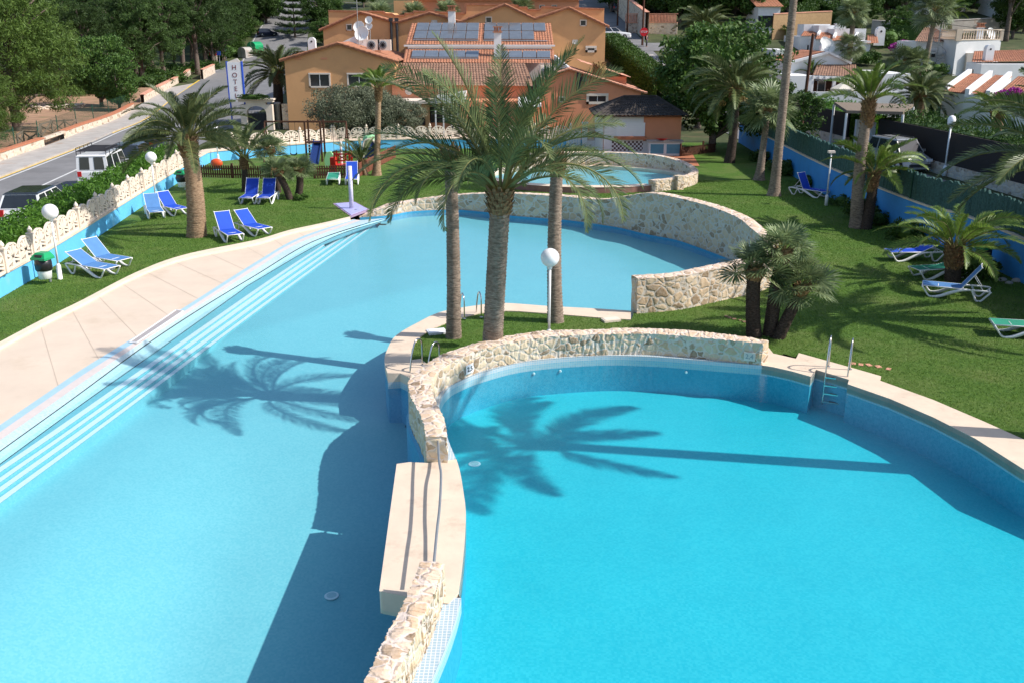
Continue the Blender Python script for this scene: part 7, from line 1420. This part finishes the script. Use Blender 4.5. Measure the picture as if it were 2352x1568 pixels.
# the wood beyond
WOOD = 'pines of the wood beyond the road'; lab = 'dark pine among many in the wood beyond the road'; rg = random.Random(17); k = 0
spots = [(282, 172), (455, 172), (330, 190), (380, 180), (205, 200), (165, 190), (90, 215), (420, 165), (490, 152), (515, 140), (60, 190), (130, 175), (240, 165), (300, 150), (350, 155), (400, 148), (440, 150), (475, 140), (505, 122), (525, 112), (540, 97), (530, 78), (550, 72), (565, 56), (580, 60), (590, 40), (515, 95), (500, 90), (545, 50), (480, 110), (460, 100)]
for i, (x, y) in enumerate(spots):
    p = GT(x, y); s = rg.uniform(.95, 1.25)*min(1.35, max(1.0, p.y/120)); plant('pine_tree', lab, (PA, PB, PC_)[i % 3], p, s, rg.uniform(0, 6), group=WOOD)
for i in range(34):
    y = rg.uniform(130, 330); xr = -46-(y-130)*.19; x = xr-rg.uniform(0, 70)*(.5+y/300); plant('pine_tree', lab, (PB, PA, PC_)[i % 3], (x, y, terr(x, y)-.2), rg.uniform(1.15, 1.7), rg.uniform(0, 6), group=WOOD)
US = bush_mesh('foliage', M['leaf'], 3, 2.2, 40, 60, .4, .4, 15)
for i, (x, y) in enumerate(((150, 205), (300, 178), (350, 185), (420, 170), (250, 195), (390, 190), (100, 200), (60, 215), (200, 215), (470, 160), (330, 200), (530, 128), (540, 112), (535, 95), (550, 86), (560, 74), (570, 62), (520, 118), (510, 135), (575, 52), (545, 68), (525, 80))):
    o = link('wood_shrub', US); o.location = GT(x, y); o.scale = (1.2, 1, .8); o.rotation_euler = (0, 0, i); tag(o, 'dark shrub in the undergrowth below the pines', 'shrub', 'undergrowth shrubs below the pines')
# bare grey pine standing out of the wood
p = G(284, 172); t = thing('pine_tree', 'sparse pine with pale bare trunk and twigs in front of the wood', 'tree', p); mb = MB(); P = cr([V(0, 0, 0), V(-.3, 0, 4), V(-.5, 0, 8), V(-1.2, 0, 12)], 20); mb.tube(P, [.32*(1-.8*i/19) for i in range(20)], 8); rr = random.Random(3)
for i in range(30): a = P[5+i % 14]; an = rr.uniform(0, 6.28); l = rr.uniform(1.2, 2.6); m = a+V(math.cos(an)*l*.6, math.sin(an)*l*.6, .5); mb.tube([a, m, a+V(math.cos(an)*l, math.sin(an)*l, .3)], [.06, .04, .015], 4)
mb.build('trunk', M['bark'], t, True)
# norfolk island pine
p = GT(678, 88); s = p.y*.96/2200; t = thing('norfolk_pine', 'tiered araucaria with open whorls beside the hill road', 'tree', p); H_ = 13; mb = MB(); mb.tube([V(0, 0, -1), V(0, 0, H_)], [.28, .04], 8); lf = []; rr = np.random.default_rng(8)
for k in range(8):
    z = 1.2+k*1.45; L = 5.2*(1-k/9.5)
    for j in range(6):
        a = j*1.047+k*.5; e = V(math.cos(a)*L, math.sin(a)*L, z+.55); m = V(math.cos(a)*L*.6, math.sin(a)*L*.6, z-.05); mb.tube([V(0, 0, z), m, e], [.08, .05, .02], 4)
        for q in range(14): u = (q+4)/18; c = (V(0, 0, z).lerp(m, u*1.6) if u < .6 else m.lerp(e, (u-.6)/.4)); lf.append(tuple(c+V(0, 0, .12)))
mb.build('trunk', M['bark'], t, True); v, f = clumps(rr, lf, [.55]*len(lf), 26, .45, .25, .3); mb = MB(); mb.np(v, f); mb.build('crown', M['pine'], t, fix=False)
# greenery around the hotel
for lab, x, y, s, k in (('leafy green tree left of the long ochre block', 742, 105, 1.0, 0), ('second leafy tree at the corner of the ochre block', 728, 70, 1.2, 1), ('dark leafy tree over the hill road', 760, 50, 1.3, 0), ('flowering tree behind the stepped parapet', 835, 18, 1.2, 1)):
    plant('broadleaf_tree', lab, (BA, BB_)[k], GT(x, y), s, k*2+x)
for lab, x, y in (('short fan palm behind the stepped parapet', 870, 34), ('fan palm showing over the parapet notch', 950, 34), ('fan palm between the salmon houses and the ochre parapet', 1025, 30), ('fan palm behind the right end of the ochre parapet', 1195, 20)):
    p = XZ(x, y, 112); palm('fan_palm', lab, (p.x, 112, p.z-1.4), (p.x, 112, p.z-.2), .2, .18, FC, 'trunkd', None, None, 1.1, 40)
hedge_obj('clipped_hedge', 'tall clipped dark hedge beside the street right of the ochre block', [V(14.6, 95, terr(14.6, 95)), V(13.2, 108, terr(13.2, 108)), V(11.9, 122, terr(11.9, 122))], 1.8, 2.5, M['hedged'], .22, .4, 320, rough=.06)
for lab, x, y, s in (('small leafy citrus tree by the slim poles before the salmon wing', 1478, 236, 1.35), ('leafy shrub tree beside the slim poles right of the salmon wing', 1512, 246, 1.25)): plant('small_tree', lab, CIT, G(x, y), s, x)
for i, (x, y0, y1) in enumerate(((1458, 236, 165), (1475, 240, 170), (1490, 245, 175), (1513, 240, 188), (1532, 246, 190))): p = G(x, y0); m2 = MB(); m2.tube([V(0, 0, 0), V(0, 0, Zat(p.y, y1))], .05, 6); m2.sphere((0, 0, Zat(p.y, y1)), .16, 8, 6); o = m2.build('lamp_pole', M['frame']); o.location = p; tag(o, 'slim pale pole in the row behind the kiosk roof', 'pole', 'slim poles behind the kiosk')
plant('round_pine', 'dense dark round pine left of the fruiting date palm', make_tree('r', 'pine', 71, 7.5, 3.4, 240, 110, .34, .16, M['hedged'], .55, .2, (0, 0), .15), V(15.3, 80.5, 0), 1.12, 0)
plant('broadleaf_tree', 'shady broadleaf tree over the fence end beside the kiosk', BB_, V(13.3, 64.6, 0), 1.08, .5); plant('broadleaf_tree', 'dark bush tree against the right wall behind the date palm', BA, V(17.6, 63, 0), .75, 2.5)
for lab, x, y, s, k in (('broad dark tree above the stop sign corner', 1560, 62, 1.35, 1), ('large leafy tree filling the top centre right', 1640, 60, 1.7, 0), ('leafy tree top right of the large centre one', 1720, 62, 1.6, 1), ('leafy tree above the tan reed screen', 1768, 48, 1.3, 0), ('tall leafy tree along the top edge over the junction', 1590, 30, 1.6, 1), ('tree at the top edge left of the tall palm trunk', 1700, 25, 1.5, 0), ('tree over the steep street retaining wall', 1480, 35, 1.2, 1), ('tree on the bank above the junction balustrade', 1530, 45, 1.3, 0)):
    plant('broadleaf_tree', lab, (BA, BB_)[k], GT(x, y), s, x*.7)
for lab, x, y, s, k in (('dark spreading pine above the tall white house', 2075, 62, 1.15, 0), ('tall pine at the right edge before the hill villas', 2310, 95, 1.3, 1), ('pine behind the roof terrace balustrade', 2330, 40, 1.3, 2), ('pine over the hill villa garden', 2030, 30, 1.3, 1)): plant('pine_tree', lab, (PA, PB, PC_)[k], GT(x, y), s, x)
for lab, x, y, s, k in (('leafy tree in front of the grey garden wall', 2060, 92, .7, 0), ('small leafy tree before the grey wall by the roof terrace', 2325, 88, .9, 1), ('dark leafy tree at the right end of the grey wall', 2350, 75, 1.0, 0), ('leafy tree between the tan screen and the grey wall', 1975, 74, .8, 1)): plant('broadleaf_tree', lab, (BA, BB_)[k], GT(x, y), s, x)
rg = random.Random(23)
for i in range(84):
    x = rg.uniform(1380, 2400); y = rg.uniform(-4, 36); p = GT(x, y); plant('hillside_tree', 'green tree among many on the hillside at the top', (BA, BB_, BA, PC_)[i % 4], p, rg.uniform(.8, 1.35), rg.uniform(0, 6), group='trees on the hillside at the top')
for i in range(44):
    x = rg.uniform(560, 1380) if i < 26 else rg.uniform(500, 660); p = GT(x, rg.uniform(-6, 22) if i < 26 else rg.uniform(0, 70))
    if i >= 26: p.x -= 4; plant('hillside_tree', 'green tree among many on the slope behind the hotel', (BA, BB_)[i % 2], p, rg.uniform(1.0, 1.5), rg.uniform(0, 6), group='trees on the slope behind the hotel')
for lab, pts, h in (('dark trimmed hedge climbing the hill street', ((1835, 62), (1880, 38), (1960, 66)), 2.4), ('long hedge behind the stepped white houses', ((1790, 92), (1850, 60), (1935, 58)), 1.6), ('hedge in front of the grey wall by the tall house', ((2045, 95), (2085, 98), (2110, 96)), 2.6), ('hedge line high on the hill', ((1850, 18), (1920, 20), (2000, 24)), 2.2)):
    hedge_obj('hill_hedge', lab, [GT(*q) for q in pts], 2.0, h, M['hedged'], .34, .45, 70, seed=int(pts[0][0]))
lowwall('grey garden wall behind the tall white house', cr([GT(2000, 78), GT(2100, 82), GT(2340, 70)], 20), 1.7, .3, M['pave'], M['pave'])
# palms among the houses
for name, lab, fx, hx, Y, cr_, r, cs in (('date_palm', 'thick canary palm before the right villas', (2108, 300), (2113, 222), None, DB, .45, .88), ('date_palm', 'feathery palm at the right edge against the white villa', (2292, 345), (2290, 262), None, DF, .4, 1.0), ('date_palm', 'small palm growing on the villa terrace', (1864, 222), (1864, 172), None, DC, .36, .8), ('fan_palm', 'tall fan palm towering over the tall white house', (2118, 185), (2150, 25), None, FC, .28, 1.5), ('fan_palm', 'fan palm before the stepped white houses', (1948, 150), (1962, 32), None, FC, .3, 1.25), ('fan_palm', 'thin fan palm trunk rising from the veranda terrace', (1946, 222), (1953, 110), None, FC, .2, .9), ('fan_palm', 'low fan palms in the yard below the tall house', (2085, 190), (2080, 142), None, FC, .25, 1.1), ('fan_palm', 'second low fan palm in the yard below the tall house', (2112, 190), (2105, 146), None, FC, .25, 1.0), ('date_palm', 'leaning palm cluster right of the tall fan palm', (2185, 100), (2178, 32), None, DF, .3, 1.2), ('date_palm', 'arching palm behind the round dark pine', (1600, 140), (1620, 62), None, DB, .3, 1.1)):
    f = GT(*fx); h = XZ(hx[0], hx[1], f.y); palm(name, lab, f, h, r, r*.85, cr_, 'trunkw' if name == 'date_palm' else 'trunk', .5, None, 1.2, int(hx[0]), (0, 0), hx[0]*.3, cs)
FL = bush_mesh('bougainvillea', M['flower'], 1.3, 1.8, 26, 60, .22, .6, 77)
for lab, x, y, s in (('magenta bougainvillea left of the tall white house', 2068, 128, 1.1), ('magenta bougainvillea on the white villa at the right edge', 2318, 232, .9)): p = GT(x, y) if y < 200 else V(XZ(x, y, 74).x, 74, 2.2); o = link('bougainvillea', FL); o.location = p; o.scale = (s, s, s); tag(o, lab, 'flowering shrub')
for i, (x, y, s) in enumerate(((2150, 290, 1.6), (2060, 262, 1.3), (2040, 232, 1.4), (2040, 215, 1.6), (2130, 200, 1.3), (2200, 300, 1.3), (1900, 258, 1.2), (1835, 252, 1.3), (2060, 180, 1.6), (2150, 175, 1.2), (2040, 110, 2.0), (2080, 75, 2.2), (1990, 150, 1.5))):
    o = link('garden_shrub', B1); o.location = GT(x, y); o.scale = (s*1.3, s*1.3, s*1.2); o.rotation_euler = (0, 0, i); tag(o, 'green shrub in the gardens between the white houses', 'shrub', 'shrubs in the gardens between the white houses')
o = link('climber', B1); o.location = XZ(582, 230, 78.3); o.scale = (1.6, .5, .5); tag(o, 'green climber on top of the entrance arch', 'plant')
# overhead wire
m2 = MB(); a = V(60, 60, 7.5); b = V(28, 74, 8.6); m2.tube([a.lerp(b, k/12)-V(0, 0, 1.2*math.sin(math.pi*k/12)) for k in range(13)], .02, 4); o = m2.build('power_line', M['dark']); tag(o, 'thin dark power line sagging before the tall white house', 'cable')
